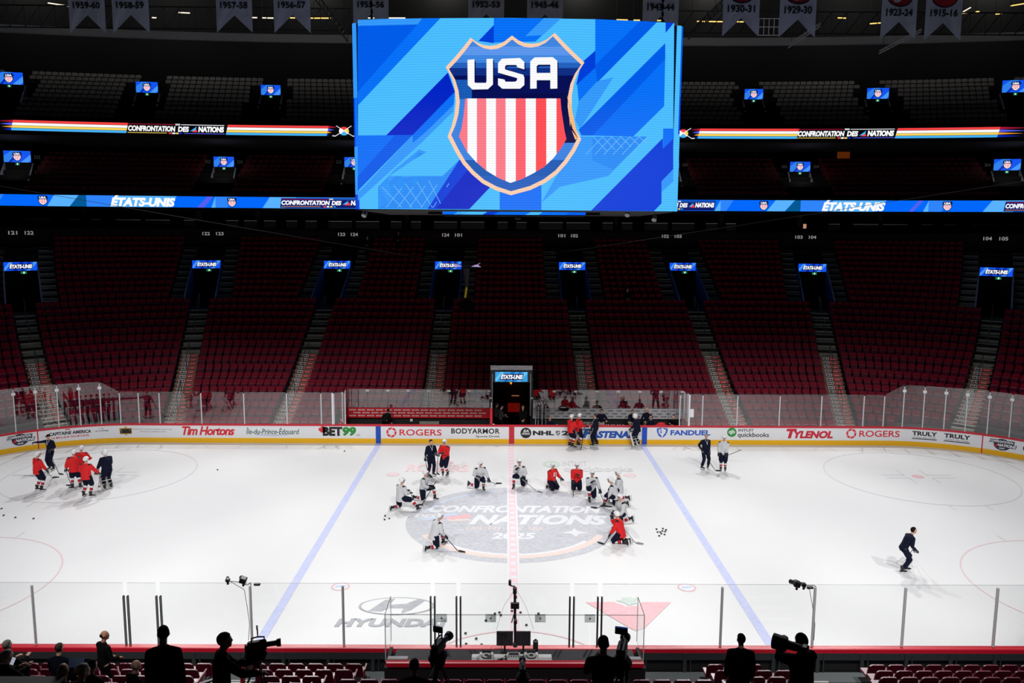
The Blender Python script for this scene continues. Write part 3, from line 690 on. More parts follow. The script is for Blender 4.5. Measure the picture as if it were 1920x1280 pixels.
# seats ---------------------------------------------------------------
def seat_parts(near=False):
    """folded stadium seat facing -y, origin on the tread"""
    sm, dm = (SEATM, SEATM) if near else (SEATR, SEATD)
    b = MB(); w_ = .225
    # backrest: rounded panel, leaning back
    prof = [(-w_, .44), (w_, .44), (w_ - .005, .74), (w_ - .03, .82), (w_ - .09, .85), (-w_ + .09, .85), (-w_ + .03, .82), (-w_ + .005, .74)]
    n = len(prof); f = lambda z: .05 + (z - .4) * .28
    vs = [(x, f(z) + (.02 if abs(x) < .1 else 0), z) for x, z in prof] + [(x, f(z) + .045, z) for x, z in prof]
    fs = [tuple(range(n)), tuple(range(2 * n - 1, n - 1, -1))] + [(i, n + i, n + (i + 1) % n, (i + 1) % n) for i in range(n)]
    b.add(vs, fs, sm)
    if near: b.add([(-w_ + .07, f(.85) - .002, .852), (w_ - .07, f(.85) - .002, .852), (w_ - .06, f(.85) + .05, .852), (-w_ + .06, f(.85) + .05, .852)], [(0, 1, 2, 3)], mat('seat_top_highlight', (112, 40, 66), .35))  # lighter strip painted on as the highlight of the backrest top
    p = MB()
    if near:
        p.box((0, -.18, .43), (.42, .4, .06), sm, bev=.02)
    else:
        p.add([(-.18, -.14, .14), (.18, -.14, .14), (.2, -.09, .585), (-.2, -.09, .585), (-.18, -.07, .12), (.18, -.07, .12), (.2, .0, .585), (-.2, .0, .585)],
              [(0, 1, 2, 3), (7, 6, 5, 4), (0, 4, 5, 1), (1, 5, 6, 2), (3, 7, 4, 0)], dm)
        p.add([(-.17, -.095, .59), (.17, -.095, .59), (.17, -.04, .59), (-.17, -.04, .59)], [(0, 1, 2, 3)], EDGE)  # pale strip paints the highlight along the pan's top edge
    l = MB()
    l.box((-.245, -.02, .2), (.03, .2, .4), CHAR)
    if near: l.box((-.245, -.12, .58), (.035, .34, .04), ARMR); l.box((-.245, .02, .45), (.03, .06, .28), ARMR)
    else: l.box((-.245, -.03, .5), (.03, .24, .03), DARK)
    return b, p, l
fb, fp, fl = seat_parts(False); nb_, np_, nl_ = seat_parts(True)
far_all = fb.v + fp.v
allseats = []    # (dist2, x, y, z, rz, sec, row, idx, nrow, kind)
def seat_ok(k, s, o):
    q = bowl(s, o)
    if k < 2 and abs(q[0]) < 10.6: return False
    if not clear(q[0], q[1], 1.0): return False
    if k <= 6 and abs(q[0] - pc) < 1.55: return False
    return True
for k in range(NK):
    o = TR * k
    for si in range(len(AIS) - 1):
        A, B = ae(AIS[si], o), ae(AIS[si + 1], o)
        wide = 2.25 if k >= K0 else .68
        a = A + aw(A, wide, o); b = B - aw(B, wide, o)
        # metric length of the row piece
        def length(a, b):
            L_ = 0; n = 30; p = bowl(a, o)
            for i in range(1, n + 1):
                q = bowl(a + (b - a) * i / n, o); L_ += hypot(q[0] - p[0], q[1] - p[1]); p = q
            return L_
        Lr = length(a, b); n = int(Lr / .495)
        for i in range(n):
            t = (i + .5) / n
            if abs(a) > 18 and abs(b) <= 18 or abs(b) > 18 and abs(a) <= 18:
                # piece that runs from the straight onto the arc: walk by length
                lo, hi = a, b; target = t * Lr
                for _ in range(14):
                    m_ = (lo + hi) / 2
                    if length(a, m_) < target: lo = m_
                    else: hi = m_
                s = (lo + hi) / 2
            else: s = a + (b - a) * t
            if not seat_ok(k, s, o): continue
            q = bowl(s, o); rz = atan2(-q[2], q[3])
            d = hypot(q[0] - CAM[0], q[1] - CAM[1])
            allseats.append((d, q[0], q[1], zk(k), rz, si + 1, k, i, n))
# foreground seats seen from behind
def zn(k): return .37 + .3 * k
nearseats = []
for k in range(4):
    y = -13.85 - TR * k
    for si, (a, b) in enumerate(((-15.5, -9.1), (-7.9, -5.15), (-4.15, 4.5), (5.05, 6.6), (7.85, 15.6)) if k >= 0 else ()):
        aa, bb = a, b
        if si == 2:
            if k < 2: continue
            aa, bb = -4.3, 4.9
        if si == 1: bb = (-3.95 if k < 2 else -4.4) ; aa = [-7.0, -6.6, -6.2, -5.85][k]
        if si == 0: bb = [-9.0 + 1.1, -7.95, -7.75, -7.6][k]
        if si == 3: aa = [4.95, 4.95, 5.0, 5.0][k]; bb = [6.85, 7.0, 7.1, 7.15][k]
        if si == 4: aa = [9.2, 9.0, 8.7, 8.5][k]
        n = int((bb - aa) / .5)
        if si == 0: xs_ = [bb - .25 - .5 * i for i in range(n)][::-1]
        else: xs_ = [aa + .25 + .5 * i for i in range(n)]
        for i, x in enumerate(xs_): nearseats.append((x, y - (.14 if si == 2 else 0), zn(k), pi, si, k, i))
allseats.sort()
NFAR = 300 - len(nearseats)
SIDE = ['', 'first', 'second', 'third']
def mk(proto_meshes, loc, rz, label, group):
    t = empty('stadium_seat', loc, rz, label=label, cat='seat', group=group)
    for nm, me in proto_meshes:
        o = bpy.data.objects.new(nm, me); COL.objects.link(o); o.parent = t
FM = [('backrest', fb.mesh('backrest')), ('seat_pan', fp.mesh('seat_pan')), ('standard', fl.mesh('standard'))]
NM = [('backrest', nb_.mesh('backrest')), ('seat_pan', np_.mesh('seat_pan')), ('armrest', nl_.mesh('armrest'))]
blk = ['far left block', 'second block', 'middle block', 'fourth block', 'far right block']
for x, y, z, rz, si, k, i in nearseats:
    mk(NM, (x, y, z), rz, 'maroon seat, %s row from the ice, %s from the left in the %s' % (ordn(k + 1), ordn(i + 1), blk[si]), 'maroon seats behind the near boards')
ind = [s for s in allseats if s[6] <= 9][:NFAR]; inds = set(id(s) for s in ind)
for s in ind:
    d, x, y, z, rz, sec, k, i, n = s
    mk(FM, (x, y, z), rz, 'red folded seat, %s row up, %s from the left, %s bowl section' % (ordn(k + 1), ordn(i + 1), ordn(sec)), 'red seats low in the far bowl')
mb = MB()
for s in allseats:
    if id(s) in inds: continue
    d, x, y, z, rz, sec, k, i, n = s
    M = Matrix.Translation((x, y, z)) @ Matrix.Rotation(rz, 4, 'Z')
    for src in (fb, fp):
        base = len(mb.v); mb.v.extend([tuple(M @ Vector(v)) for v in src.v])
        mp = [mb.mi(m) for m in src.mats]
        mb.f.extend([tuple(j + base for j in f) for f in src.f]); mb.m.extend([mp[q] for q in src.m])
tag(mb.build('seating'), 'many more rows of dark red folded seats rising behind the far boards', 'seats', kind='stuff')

# aisles ---------------------------------------------------------------
def aisle_pt(A, lat, o, z):
    """lat metres sideways, o along the rake"""
    q = bowl(ae(A, o), o); return (q[0] + lat * q[3], q[1] - lat * q[2], z)
def abox(mb, A, lat0, lat1, o0, o1, z0, z1, m):
    vs = [aisle_pt(A, l, o, z) for z in (z0, z1) for o in (o0, o1) for l in (lat0, lat1)]
    mb.add(vs, [(0, 2, 3, 1), (4, 5, 7, 6), (0, 1, 5, 4), (2, 6, 7, 3), (0, 4, 6, 2), (1, 3, 7, 5)], m)
SIGN_R = mat('step_decal_red', (236, 40, 48), .5); SIGN_W = mat('step_decal_white', (236, 234, 234), .5); SIGN_B = mat('step_decal_brown', (150, 84, 70), .6)
BLUEW = mat('tunnel_blue_paint', (10, 62, 130), .5); BLACKV = mat('tunnel_black', (6, 6, 7), .9)
EM_G = mat('exit_green', (30, 110, 70), emit=1.0); EM_W = mat('exit_pictogram', (190, 255, 220), emit=1.0)
S_B1 = mat('screen_blue', (14, 84, 240), emit=1.0); S_B2 = mat('screen_light_blue', (70, 150, 250), emit=1.0); S_B3 = mat('screen_dark_blue', (6, 40, 170), emit=1.0); S_W = mat('screen_white', (250, 252, 255), emit=1.0); S_N = mat('screen_navy', (8, 24, 90), emit=1.0); S_R = mat('screen_red', (240, 92, 110), emit=1.0)
def screen_eu(mb, fn, w_, h_, S_B1=S_B1, S_B2=S_B2, S_B3=S_B3):
    """etats-unis display: w_ x h_, centred on u, from 0 to h_"""
    L_, D_ = (.004, .008)
    put_poly(mb, [(-w_ / 2, 0), (w_ / 2, 0), (w_ / 2, h_), (-w_ / 2, h_)], fn(0), S_B1)
    for a, b, m in ((-.45, .1, S_B2), (.28, .12, S_B2), (-.12, .12, S_B3), (.12, .08, S_B3)):
        x0 = w_ * a; x1 = w_ * (a + b); sh = h_ * .8
        put_poly(mb, clip(clip([(x0 - sh / 2, 0), (x1 - sh / 2, 0), (x1 + sh / 2, h_), (x0 + sh / 2, h_)], 0, -w_ / 2, False), 0, w_ / 2, True), fn(1), m)
    put_poly(mb, [(-w_ * .36, h_ * .16), (w_ * .34, h_ * .16), (w_ * .38, h_ * .8), (-w_ * .32, h_ * .8)], fn(2), S_N)
    put_text(mb, 'ÉTATS-UNIS', -w_ * .33, w_ * .35, h_ * .26, h_ * .82, fn(3), S_W, .05, .2)
def shield_screen(mb, fn, w_, h_):
    put_poly(mb, [(-w_ / 2, 0), (w_ / 2, 0), (w_ / 2, h_), (-w_ / 2, h_)], fn(0), S_B1)
    put_poly(mb, [(-w_ * .5, 0), (-w_ * .34, 0), (w_ * .1, h_), (-w_ * .2, h_), (-w_ * .5, h_ * .55)], fn(1), mat('screen_mid_blue', (46, 128, 236), emit=1.0))
    put_poly(mb, [(w_ * .12, 0), (w_ * .4, 0), (w_ * .5, h_ * .2), (w_ * .5, h_ * .7)], fn(1), S_B2)
    put_poly(mb, [(-w_ * .34, 0), (-w_ * .24, 0), (w_ * .02, h_ * .6), (-w_ * .1, h_ * .6)], fn(2), S_B3)
    mini_shield(mb, fn, 0, h_ * .08, h_ * .86)
def mini_shield(mb, fn, cx, y0, h):
    o = lambda u, v: (cx + u * h, y0 + v * h)
    put_poly(mb, [o(*p) for p in [(-.36, .96), (-.15, .92), (0, .98), (.15, .92), (.36, .96), (.46, .78), (.4, .55), (.44, .38), (.2, .1), (0, 0), (-.2, .1), (-.44, .38), (-.4, .55), (-.46, .78)]], fn(3), S_N)
    put_text(mb, 'USA', *(o(-.3, 0)[0], o(.3, 0)[0]), o(0, .66)[1], o(0, .86)[1], fn(4), S_W, .05)
    put_poly(mb, [o(*p) for p in [(-.33, .6), (.33, .6), (.36, .4), (.18, .17), (0, .08), (-.18, .17), (-.36, .4)]], fn(4), S_W)
    for i in range(5):
        u = -.29 + i * .145 - .036; b = .36 if i in (0, 4) else (.2 if i in (1, 3) else .12)
        put_poly(mb, [o(u, .59), o(u + .072, .59), o(u + .072, b), o(u, b + .02)], fn(5), S_R)
for ai, A in enumerate(AIS):
    nm = '%s aisle from the left' % ordn(ai + 1)
    if A in (AIS[0], AIS[-1]): pass
    q0 = bowl(A, 0)
    t = empty('aisle_stairs', (q0[0], q0[1], zk(0)), label='grey aisle stairs of the %s' % nm, cat='stairs'); W = Matrix.Translation((-q0[0], -q0[1], -zk(0)))
    def bld(mb, name, label=None):
        mb.v = [tuple(W @ Vector(v)) for v in mb.v]; o = mb.build(name, t)
        if label: o['label'] = label
        return o
    mb = MB(); ks = 2 if abs(A) < 10.3 else 0
    while not clear(*bowl(ae(A, TR * ks - 1.0), TR * ks - 1.0)[:2], .4): ks += 1
    for k in range(ks, NK):
        z, zp = zk(k), (zk(k - 1) if k > ks else zk(k) - .3)
        of = TR * k - .6
        spans = [(-.6, .6)] if k < K0 else [(-2.2, -1.15), (1.15, 2.2)]
        if k > K1: spans = [(-2.2, -1.15), (1.15, 2.2)]
        for l0, l1 in spans:
            abox(mb, A, l0, l1, of - .41, of, zp, (z + zp) / 2, CONCL); abox(mb, A, l0, l1, of, of + .82, z - .03, z + .006, CONCL)
            abox(mb, A, l0, l1, of - .43, of - .36, (z + zp) / 2, (z + zp) / 2 + .008, NOSE); abox(mb, A, l0, l1, of - .02, of + .05, z + .006, z + .014, NOSE)
    # landing in front of the entrance
    bld(mb, 'steps')
    mb = MB()
    for k in range(min(ks + 1, 10), 11):
        z, zp = zk(k), zk(k - 1); of = TR * k - .6
        for oo, zz in ((of - .43, zp), (of - .02, (z + zp) / 2)):
            hh = (z - zp) / 2
            abox(mb, A, -.58, .58, oo - .004, oo, zz + .01, zz + hh, SIGN_B)
            abox(mb, A, -.42, -.02, oo - .01, oo - .004, zz + .03, zz + hh * .92, SIGN_W); abox(mb, A, .02, .52, oo - .01, oo - .004, zz + .04, zz + hh * .85, SIGN_R)
            abox(mb, A, -.38, -.2, oo - .014, oo - .01, zz + hh * .35, zz + hh * .7, BLK); abox(mb, A, -.16, -.06, oo - .014, oo - .01, zz + hh * .35, zz + hh * .7, BLK); abox(mb, A, .1, .42, oo - .014, oo - .01, zz + hh * .42, zz + hh * .6, SIGN_W)
    bld(mb, 'step_decal', 'red and white decals on the step fronts')
    for k_a, k_b in ((3, 5), (8, 10), (12.6, 13.6), (15.2, 16.8)) if ks < 3 else ((8, 10), (12.6, 13.6), (15.2, 16.8)):
        mb = MB(); za, zb = zk(k_a), zk(k_b)
        pts = [aisle_pt(A, 0, TR * k_a - .6, za), aisle_pt(A, 0, TR * k_a - .6, za + .9), aisle_pt(A, 0, TR * k_b - .6, zb + .9), aisle_pt(A, 0, TR * k_b - .6, zb)]
        mb.tube(pts, .022, STEELD, 6); bld(mb, 'handrail')
    if ai in (0, 9): pass
    # entrance cut into the rake
    q = bowl(A, TR * 17); e = empty('tunnel_entrance', (q[0], q[1], zk(16)), label='dark blue-sided entrance under a lit screen, %s' % nm, cat='entrance'); W2 = Matrix.Translation((-q[0], -q[1], -zk(16)))
    def bld2(mb, name, label=None):
        mb.v = [tuple(W2 @ Vector(v)) for v in mb.v]; o = mb.build(name, e)
        if label: o['label'] = label
        return o
    oa, ob = TR * K0 - .6, TR * (K1 + 1) - .6; zf = zk(16)
    for g in (-1, 1):
        mb = MB(); l0 = g * 1.05; l1 = g * 1.15
        pr = [(oa, zf), (ob, zf), (ob, zk(K1) + 1.0), (oa, zk(K0) + .55)]
        vs = [aisle_pt(A, l, o, z) for l in (l0, l1) for o, z in pr]
        mb.add(vs, [(0, 1, 2, 3), (7, 6, 5, 4), (0, 3, 7, 4), (3, 2, 6, 7), (1, 5, 6, 2)], BLUEW); bld2(mb, 'side_wall', 'blue painted side wall')
    mb = MB(); abox(mb, A, -1.05, 1.05, ob - .1, ob, zf, zk(K1) + 1.0, BLACKV); abox(mb, A, -1.05, 1.05, oa, ob, zf - .04, zf + .01, mat('landing_dark', (30, 30, 30), .9))
    vs = [aisle_pt(A, l, o, z) for o, z in ((oa + 2.2, zf), (ob - .12, zf), (ob - .12, zf + 2.6)) for l in (-1.03, -.9)]
    bld2(mb, 'opening')
    # screen over the mouth
    sw, sh = 2.12, .62; zs = zk(K1) + .45; so = ob - .5; C = Vector(aisle_pt(A, 0, so, zs)); ux = Vector(aisle_pt(A, 1, so, 0)) - Vector(aisle_pt(A, 0, so, 0)); nn = Vector((bowl(A, so)[2], bowl(A, so)[3], 0))
    mb = MB(); fn = lambda l: (lambda u, v: tuple(C + ux * u + Vector((0, 0, v)) - nn * (.012 + .004 * l)))
    abox(mb, A, -sw / 2 - .02, sw / 2 + .02, so - .01, so + .35, zs - .02, zs + sh + .02, DARK); screen_eu(mb, fn, sw, sh); bld2(mb, 'screen', 'blue screen lettered ÉTATS-UNIS')
    mb = MB(); mb.add([C + ux * u + Vector((0, 0, v)) - nn * .05 for u, v in ((-.02, -.24), (.36, -.24), (.36, -.06), (-.02, -.06))], [(0, 1, 2, 3)], EM_G)
    mb.add([C + ux * u + Vector((0, 0, v)) - nn * .055 for u, v in ((.13, -.22), (.24, -.22), (.24, -.08), (.13, -.08))], [(0, 1, 2, 3)], EM_W); bld2(mb, 'exit_sign', 'small green lit exit sign')
    mb = MB(); mb.tube([aisle_pt(A, 0, oa - .5, zk(16)), aisle_pt(A, 0, oa - .5, zk(16) + .95), aisle_pt(A, 0, oa + .6, zk(16) + 1.0)], .025, STEELD, 6); bld2(mb, 'handrail')
    # section numbers on the wall above
    for g, s in ((-1, SECN[ai]), (1, SECN[ai + 1])):
        o = TR * NK - .42; mb = MB(); q = bowl(A, o); C3 = Vector(aisle_pt(A, 0, o, 0)); z3 = 11.98
        fn3 = lambda u, v: tuple(C3 + ux * u + Vector((0, 0, v)) - nn * .02)
        put_text(mb, s, g * .55 - .3, g * .55 + .3, z3, z3 + .28, fn3, mat('number_glow', (170, 170, 172), emit=.6), .02)  # own glow stands in for light falling on the painted number
        tag(mb.build('section_number'), 'painted number %s, %s of the two above the %s' % (s, 'left one' if g < 0 else 'right one', nm), 'sign')
# tunnel screen at ice level
mb = MB(); fn = lambda l: (lambda u, v: (u, -.1 - .004 * l, v)); screen_eu(mb, fn, 1.98, .6, mat('screen_pale_blue', (54, 158, 224), emit=1.0), mat('screen_paler_blue', (96, 196, 246), emit=1.0), mat('screen_sea_blue', (20, 112, 190), emit=1.0)); o = mb.build('screen'); o.parent = bpy.data.objects['tunnel_portal']; o.location = (0, 0, 3.1); o['label'] = 'light blue screen lettered ÉTATS-UNIS'

# wall and suites at the top of the lower bowl, decks above -------------
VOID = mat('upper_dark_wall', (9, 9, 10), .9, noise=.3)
mb = MB(); sweepbox(mb, bowl, TR * NK - .4, TR * NK + .1, 10.8, 12.5, -48, 48, 120, mat('bowl_back_wall_plum', (30, 12, 20), .9)); tag(mb.build('wall_bowl_back'), kind='structure')
# ------------------------------------------------------------------ club suites, ribbons and upper tiers
RY = 0.0
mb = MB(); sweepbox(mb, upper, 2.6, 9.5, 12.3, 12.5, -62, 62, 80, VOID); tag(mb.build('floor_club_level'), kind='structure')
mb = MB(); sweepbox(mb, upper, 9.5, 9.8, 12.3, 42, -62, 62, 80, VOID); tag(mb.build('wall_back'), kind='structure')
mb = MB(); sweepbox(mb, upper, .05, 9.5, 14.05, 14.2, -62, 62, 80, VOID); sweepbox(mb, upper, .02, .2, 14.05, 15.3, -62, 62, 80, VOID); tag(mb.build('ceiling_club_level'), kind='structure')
# counter rails in the suites: bright edge, piece by piece
RAILM = mat('suite_rail_metal', (230, 232, 238), .4, .1)
rails = [(0, 38), (45, 97), (127, 148), (170, 190), (217, 263), (273, 318), (345, 365), (424, 447), (458, 481), (495, 517), (537, 557), (573, 594), (616, 660), (667, 711), (733, 753), (771, 789), (814, 857), (864, 908), (933, 952), (968, 987), (1011, 1055), (1062, 1106), (1130, 1149), (1166, 1186), (1209, 1252), (1260, 1302), (1324, 1345), (1361, 1380), (1554, 1575), (1600, 1647), (1656, 1702), (1728, 1750), (1770, 1794), (1822, 1873), (1880, 1925)]
for i, (a, b) in enumerate(rails):
    s0, s1 = find(upper, 3.0, 13.25, a, -62, 62), find(upper, 3.0, 13.25, b, -62, 62); q = upper((s0 + s1) / 2, 3.0)
    mb = MB(); sweepbox(mb, upper, 2.97, 3.05, 13.2, 13.26, s0, s1, 3, RAILM)
    for s in (s0 + .03, s1 - .03): sweepbox(mb, upper, 2.98, 3.03, 12.5, 13.2, s - .03, s + .03, 1, CHAR)
    sweepbox(mb, upper, 3.0, 3.02, 12.5, 13.15, s0, s1, 2, mat('suite_front_panel', (16, 16, 19), .5))
    mb.v = [tuple(Vector(v) - Vector((q[0], q[1], 12.5))) for v in mb.v]
    o = mb.build('suite_rail', loc=(q[0], q[1], 12.5)); tag(o, 'dim suite counter rail under the lower ribbon screen, %s from the left' % ordn(i + 1), 'railing', 'suite rails under the lower ribbon screen')
# pillars
mb = MB()
for px in (160, 372, 482, 628, 762, 1058, 1155, 1352, 1500, 1650, 1760):
    s = find(upper, 4.5, 13.3, px, -62, 62); q = upper(s, 4.5); c = MB(); c.tube([(0, 0, 0), (0, 0, 1.55)], .28, mat('pillar_grey', (46, 46, 50), .8), 12)
    o = c.build('pillar', loc=(q[0], q[1], 12.5)); tag(o, 'round concrete pillar in the suite level', kind='structure')

# ribbon screens ----------------------------------------------------------
RB = {n: mat('ribbon_' + n, c, emit=1.0) for n, c in dict(blue=(0, 104, 252), sky=(88, 178, 255), mid=(46, 132, 250), teal=(0, 88, 148), white=(252, 253, 255), navy=(14, 26, 104), red=(245, 66, 66), yellow=(250, 212, 92), lblue=(70, 176, 244), purple=(84, 96, 240), dark=(5, 6, 12), orange=(232, 150, 50), deep=(10, 40, 190), pink=(244, 120, 132), crim=(170, 20, 50)).items()}
def ribbon(name, o_, z0, z1, label):
    r = empty(name, (0, 34, z0), label=label, cat='ribbon screen')
    def fn(l=0):
        def f_(s, v): q = upper(s, o_ - .005 - .006 * l); return (q[0], q[1] - 34, v * (z1 - z0))
        return f_
    return r, fn
zr0, zr1 = 14.23, 15.12
rib, rf = ribbon('ribbon_screen', 0, zr0, zr1, 'long lower ribbon screen showing blue panels, ÉTATS-UNIS and small shields')
SX = lambda px: find(upper, 0, (zr0 + zr1) / 2, px, -70, 70)
mb = MB(); put_poly(mb, [(-60, 0), (60, 0), (60, 1), (-60, 1)], rf(0), RB['blue'], .8)
def band(a, b, c, d, m, l=1):   # bottom a..b, top c..d in pixels
    put_poly(mb, [(SX(a), 0), (SX(b), 0), (SX(d), 1), (SX(c), 1)], rf(l), RB[m], .8)
band(-20, -8, 0, 8, 'mid'); band(88, 130, 102, 148, 'sky'); band(130, 162, 148, 162, 'teal'); band(162, 205, 162, 216, 'mid'); band(205, 318, 222, 332, 'sky'); band(369, 382, 389, 400, 'purple'); band(396, 404, 404, 404, 'sky'); band(404, 425, 404, 444, 'mid'); band(492, 535, 506, 560, 'sky'); band(535, 700, 545, 700, 'mid')
band(1340, 1351, 1351, 1351, 'sky'); band(1351, 1362, 1351, 1375, 'mid'); band(1438, 1472, 1454, 1490, 'sky'); band(1472, 1501, 1490, 1501, 'teal'); band(1501, 1545, 1501, 1560, 'mid'); band(1545, 1640, 1562, 1662, 'sky'); band(1704, 1712, 1722, 1731, 'purple'); band(1731, 1741, 1741, 1741, 'sky'); band(1741, 1765, 1741, 1782, 'mid'); band(1843, 1900, 1860, 1925, 'sky')
for a, b in ((207, 329), (1541, 1660)): put_text(mb, 'ÉTATS-UNIS', SX(a), SX(b), .04, 1.02, rf(3), RB['white'], .06, .25)
def confbox(a, b):
    sa = SX(a); sb_ = SX(b); d = sb_ - sa
    put_poly(mb, [(sa, .04), (sb_ - .12, .04), (sb_, .92), (sa + .12, .92)], rf(2), RB['navy'], .5)
    put_text(mb, 'CONFRONTATION', sa + .12, sa + d * .52, .3, .72, rf(4), RB['white'], .05, .2); put_text(mb, 'DES', sa + d * .535, sa + d * .64, .3, .7, rf(4), RB['white'], .05, .2)
    put_poly(mb, [(sa + d * .65, .35), (sa + d * .71, .72), (sa + d * .7, .4)], rf(4), RB['lblue']); put_poly(mb, [(sa + d * .67, .3), (sa + d * .72, .6), (sa + d * .73, .3)], rf(4), RB['red'])
    put_text(mb, 'NATIONS', sa + d * .735, sb_ - .12, .3, .74, rf(4), RB['white'], .06, .2)
    put_poly(mb, [(sa + .15, .8), (sa + d * .5, .8), (sa + d * .5, .84), (sa + .15, .84)], rf(4), RB['crim'], .5); put_poly(mb, [(sa + d * .56, .8), (sb_ - .1, .8), (sb_ - .1, .84), (sa + d * .56, .84)], rf(4), RB['mid'], .5)
    put_text(mb, '2025', sa + d * .51, sa + d * .555, .78, .9, rf(4), RB['white'], .04)
    put_poly(mb, [(sa + .1, .14), (sa + d * .42, .14), (sa + d * .42, .18), (sa + .1, .18)], rf(4), RB['orange'], .5)
    for j, c in enumerate(('red', 'white', 'yellow', 'mid')): put_poly(mb, [(sa + d * (.45 + .035 * j), .1), (sa + d * (.475 + .035 * j), .1), (sa + d * (.475 + .035 * j), .22), (sa + d * (.45 + .035 * j), .22)], rf(4), RB[c])
confbox(525, 705); confbox(1196, 1342); confbox(1882, 2060)
for px in (80.5, 435, 1432, 1776):
    mini_shield(mb, lambda l: (lambda u, v: rf(l)(u, v / (zr1 - zr0))), SX(px), .03, .84)
mb.build('display', rib)
mb = MB(); sweepbox(mb, upper, .0, .02, zr0 - .06, zr1 + .06, -60, 60, 80, DARK); mb.v = [(v[0], v[1] - 34, v[2] - zr0) for v in mb.v]; mb.build('housing', rib)
zu0, zu1 = 20.02, 20.86
rib2, rf = ribbon('ribbon_screen', 0, zu0, zu1, 'long upper ribbon screen of red, white, yellow and blue stripes')
SX = lambda px: find(upper, 0, (zu0 + zu1) / 2, px, -70, 70)
mb = MB(); put_poly(mb, [(-60, 0), (60, 0), (60, 1), (-60, 1)], rf(0), RB['dark'], .8)
STR = [('lblue', 'deep', .04, .25), ('yellow', 'orange', .28, .48), ('white', 'purple', .51, .74), ('red', 'crim', .77, .98)]
def stripes(a, b, f0=0, f1=0):
    for j, (m1, m2, v0, v1) in enumerate(STR):
        sl_ = lambda p, v: SX(p) + (v * .2 if not (f0 or f1) else v * .2)
        p0, p1 = (a + f0, b - f1)
        put_poly(mb, [(sl_(p0, v0), v0), (sl_(p1, v0), v0), (sl_(p1, v1), v1), (sl_(p0, v1), v1)], rf(1), RB[m1], .8)
        if f0: put_poly(mb, [(sl_(a + 8 + 4 * (3 - j), v0), (v0 + v1) / 2 - .02), (sl_(p0, v0), v0), (sl_(p0, v1), v1)], rf(1), RB[m2], .8)
        if f1: put_poly(mb, [(sl_(p1, v0), v0), (sl_(b - 4 * (3 - j), v0), (v0 + v1) / 2 - .02), (sl_(p1, v1), v1)], rf(1), RB[m2], .8)
stripes(-120, -60); stripes(-14, 236, 34, 0); stripes(423, 628, 0, 16); stripes(1284, 1494, 24, 0); stripes(1678, 1925, 0, 55)
def confu(a, b):
    sa, sb_ = SX(a), SX(b); d = sb_ - sa
    put_text(mb, 'CONFRONTATION', sa + .05, sa + d * .49, .24, .76, rf(3), RB['white'], .05, .15); put_text(mb, 'DES', sa + d * .515, sa + d * .63, .24, .74, rf(3), RB['white'], .05, .15)
    put_poly(mb, [(sa + d * .64, .3), (sa + d * .71, .76), (sa + d * .7, .4)], rf(3), RB['lblue']); put_poly(mb, [(sa + d * .66, .25), (sa + d * .7, .6), (sa + d * .715, .25)], rf(3), RB['red'])
    put_text(mb, 'NATIONS', sa + d * .725, sb_ - .03, .24, .78, rf(3), RB['white'], .06, .15)
    put_poly(mb, [(sa, .88), (sa + d * .48, .88), (sa + d * .48, .93), (sa, .93)], rf(3), RB['crim'], .5); put_poly(mb, [(sa + d * .55, .88), (sb_, .88), (sb_, .93), (sa + d * .55, .93)], rf(3), RB['white'], .5)
    put_text(mb, '2025', sa + d * .49, sa + d * .54, .84, .99, rf(3), RB['white'], .04)
    put_poly(mb, [(sa, .08), (sa + d * .4, .08), (sa + d * .4, .13), (sa, .13)], rf(3), RB['yellow'], .5); put_poly(mb, [(sa + d * .58, .08), (sb_, .08), (sb_, .13), (sa + d * .58, .13)], rf(3), RB['purple'], .5)
    for j, c in enumerate(('red', 'white', 'yellow', 'deep')): put_poly(mb, [(sa + d * (.42 + .035 * j), .03), (sa + d * (.45 + .035 * j), .03), (sa + d * (.45 + .035 * j), .16), (sa + d * (.42 + .035 * j), .16)], rf(3), RB[c])
confu(239, 421); confu(1495, 1677)
def disc4(px):
    s = SX(px); r = .4; F = lambda l: rf(l)
    for k, c in enumerate(('red', 'white', 'lblue', 'yellow')):
        a0 = pi / 4 + k * pi / 2; put_poly(mb, [(s, .5)] + [(s + r * cos(a0 + i * pi / 16), .5 + r * sin(a0 + i * pi / 16)) for i in range(9)], rf(2), RB[c])
    for g in (-1, 1): stroke(mb, [(s - g * .75, -.0), (s + g * .62, 1.0)], .05, rf(3), RB['white']); stroke(mb, [(s - g * .95, .06), (s - g * .7, .03)], .07, rf(3), RB['white'])
disc4(645); disc4(1281)
mb.build('display', rib2)
mb = MB(); sweepbox(mb, upper, .0, .02, zu0 - .05, zu1 + .05, -60, 60, 80, DARK); mb.v = [(v[0], v[1] - 34, v[2] - zu0) for v in mb.v]; mb.build('housing', rib2)

# upper tiers: stepped floors
def tier(name, o_start, z_start, rows, tr, rise):
    mb = MB(); prof = [(o_start - .3, z_start - .6)]
    for k in range(rows): prof += [(o_start + tr * k - .3, z_start + rise * k), (o_start + tr * (k + 1) - .3, z_start + rise * k)]
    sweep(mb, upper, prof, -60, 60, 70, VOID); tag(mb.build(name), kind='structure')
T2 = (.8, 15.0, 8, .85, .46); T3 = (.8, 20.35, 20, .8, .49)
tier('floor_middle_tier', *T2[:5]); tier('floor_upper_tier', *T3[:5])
mb = MB(); sweepbox(mb, upper, .2, 9.5, 19.75, 19.95, -62, 62, 80, VOID); tag(mb.build('ceiling_middle_tier'), kind='structure')
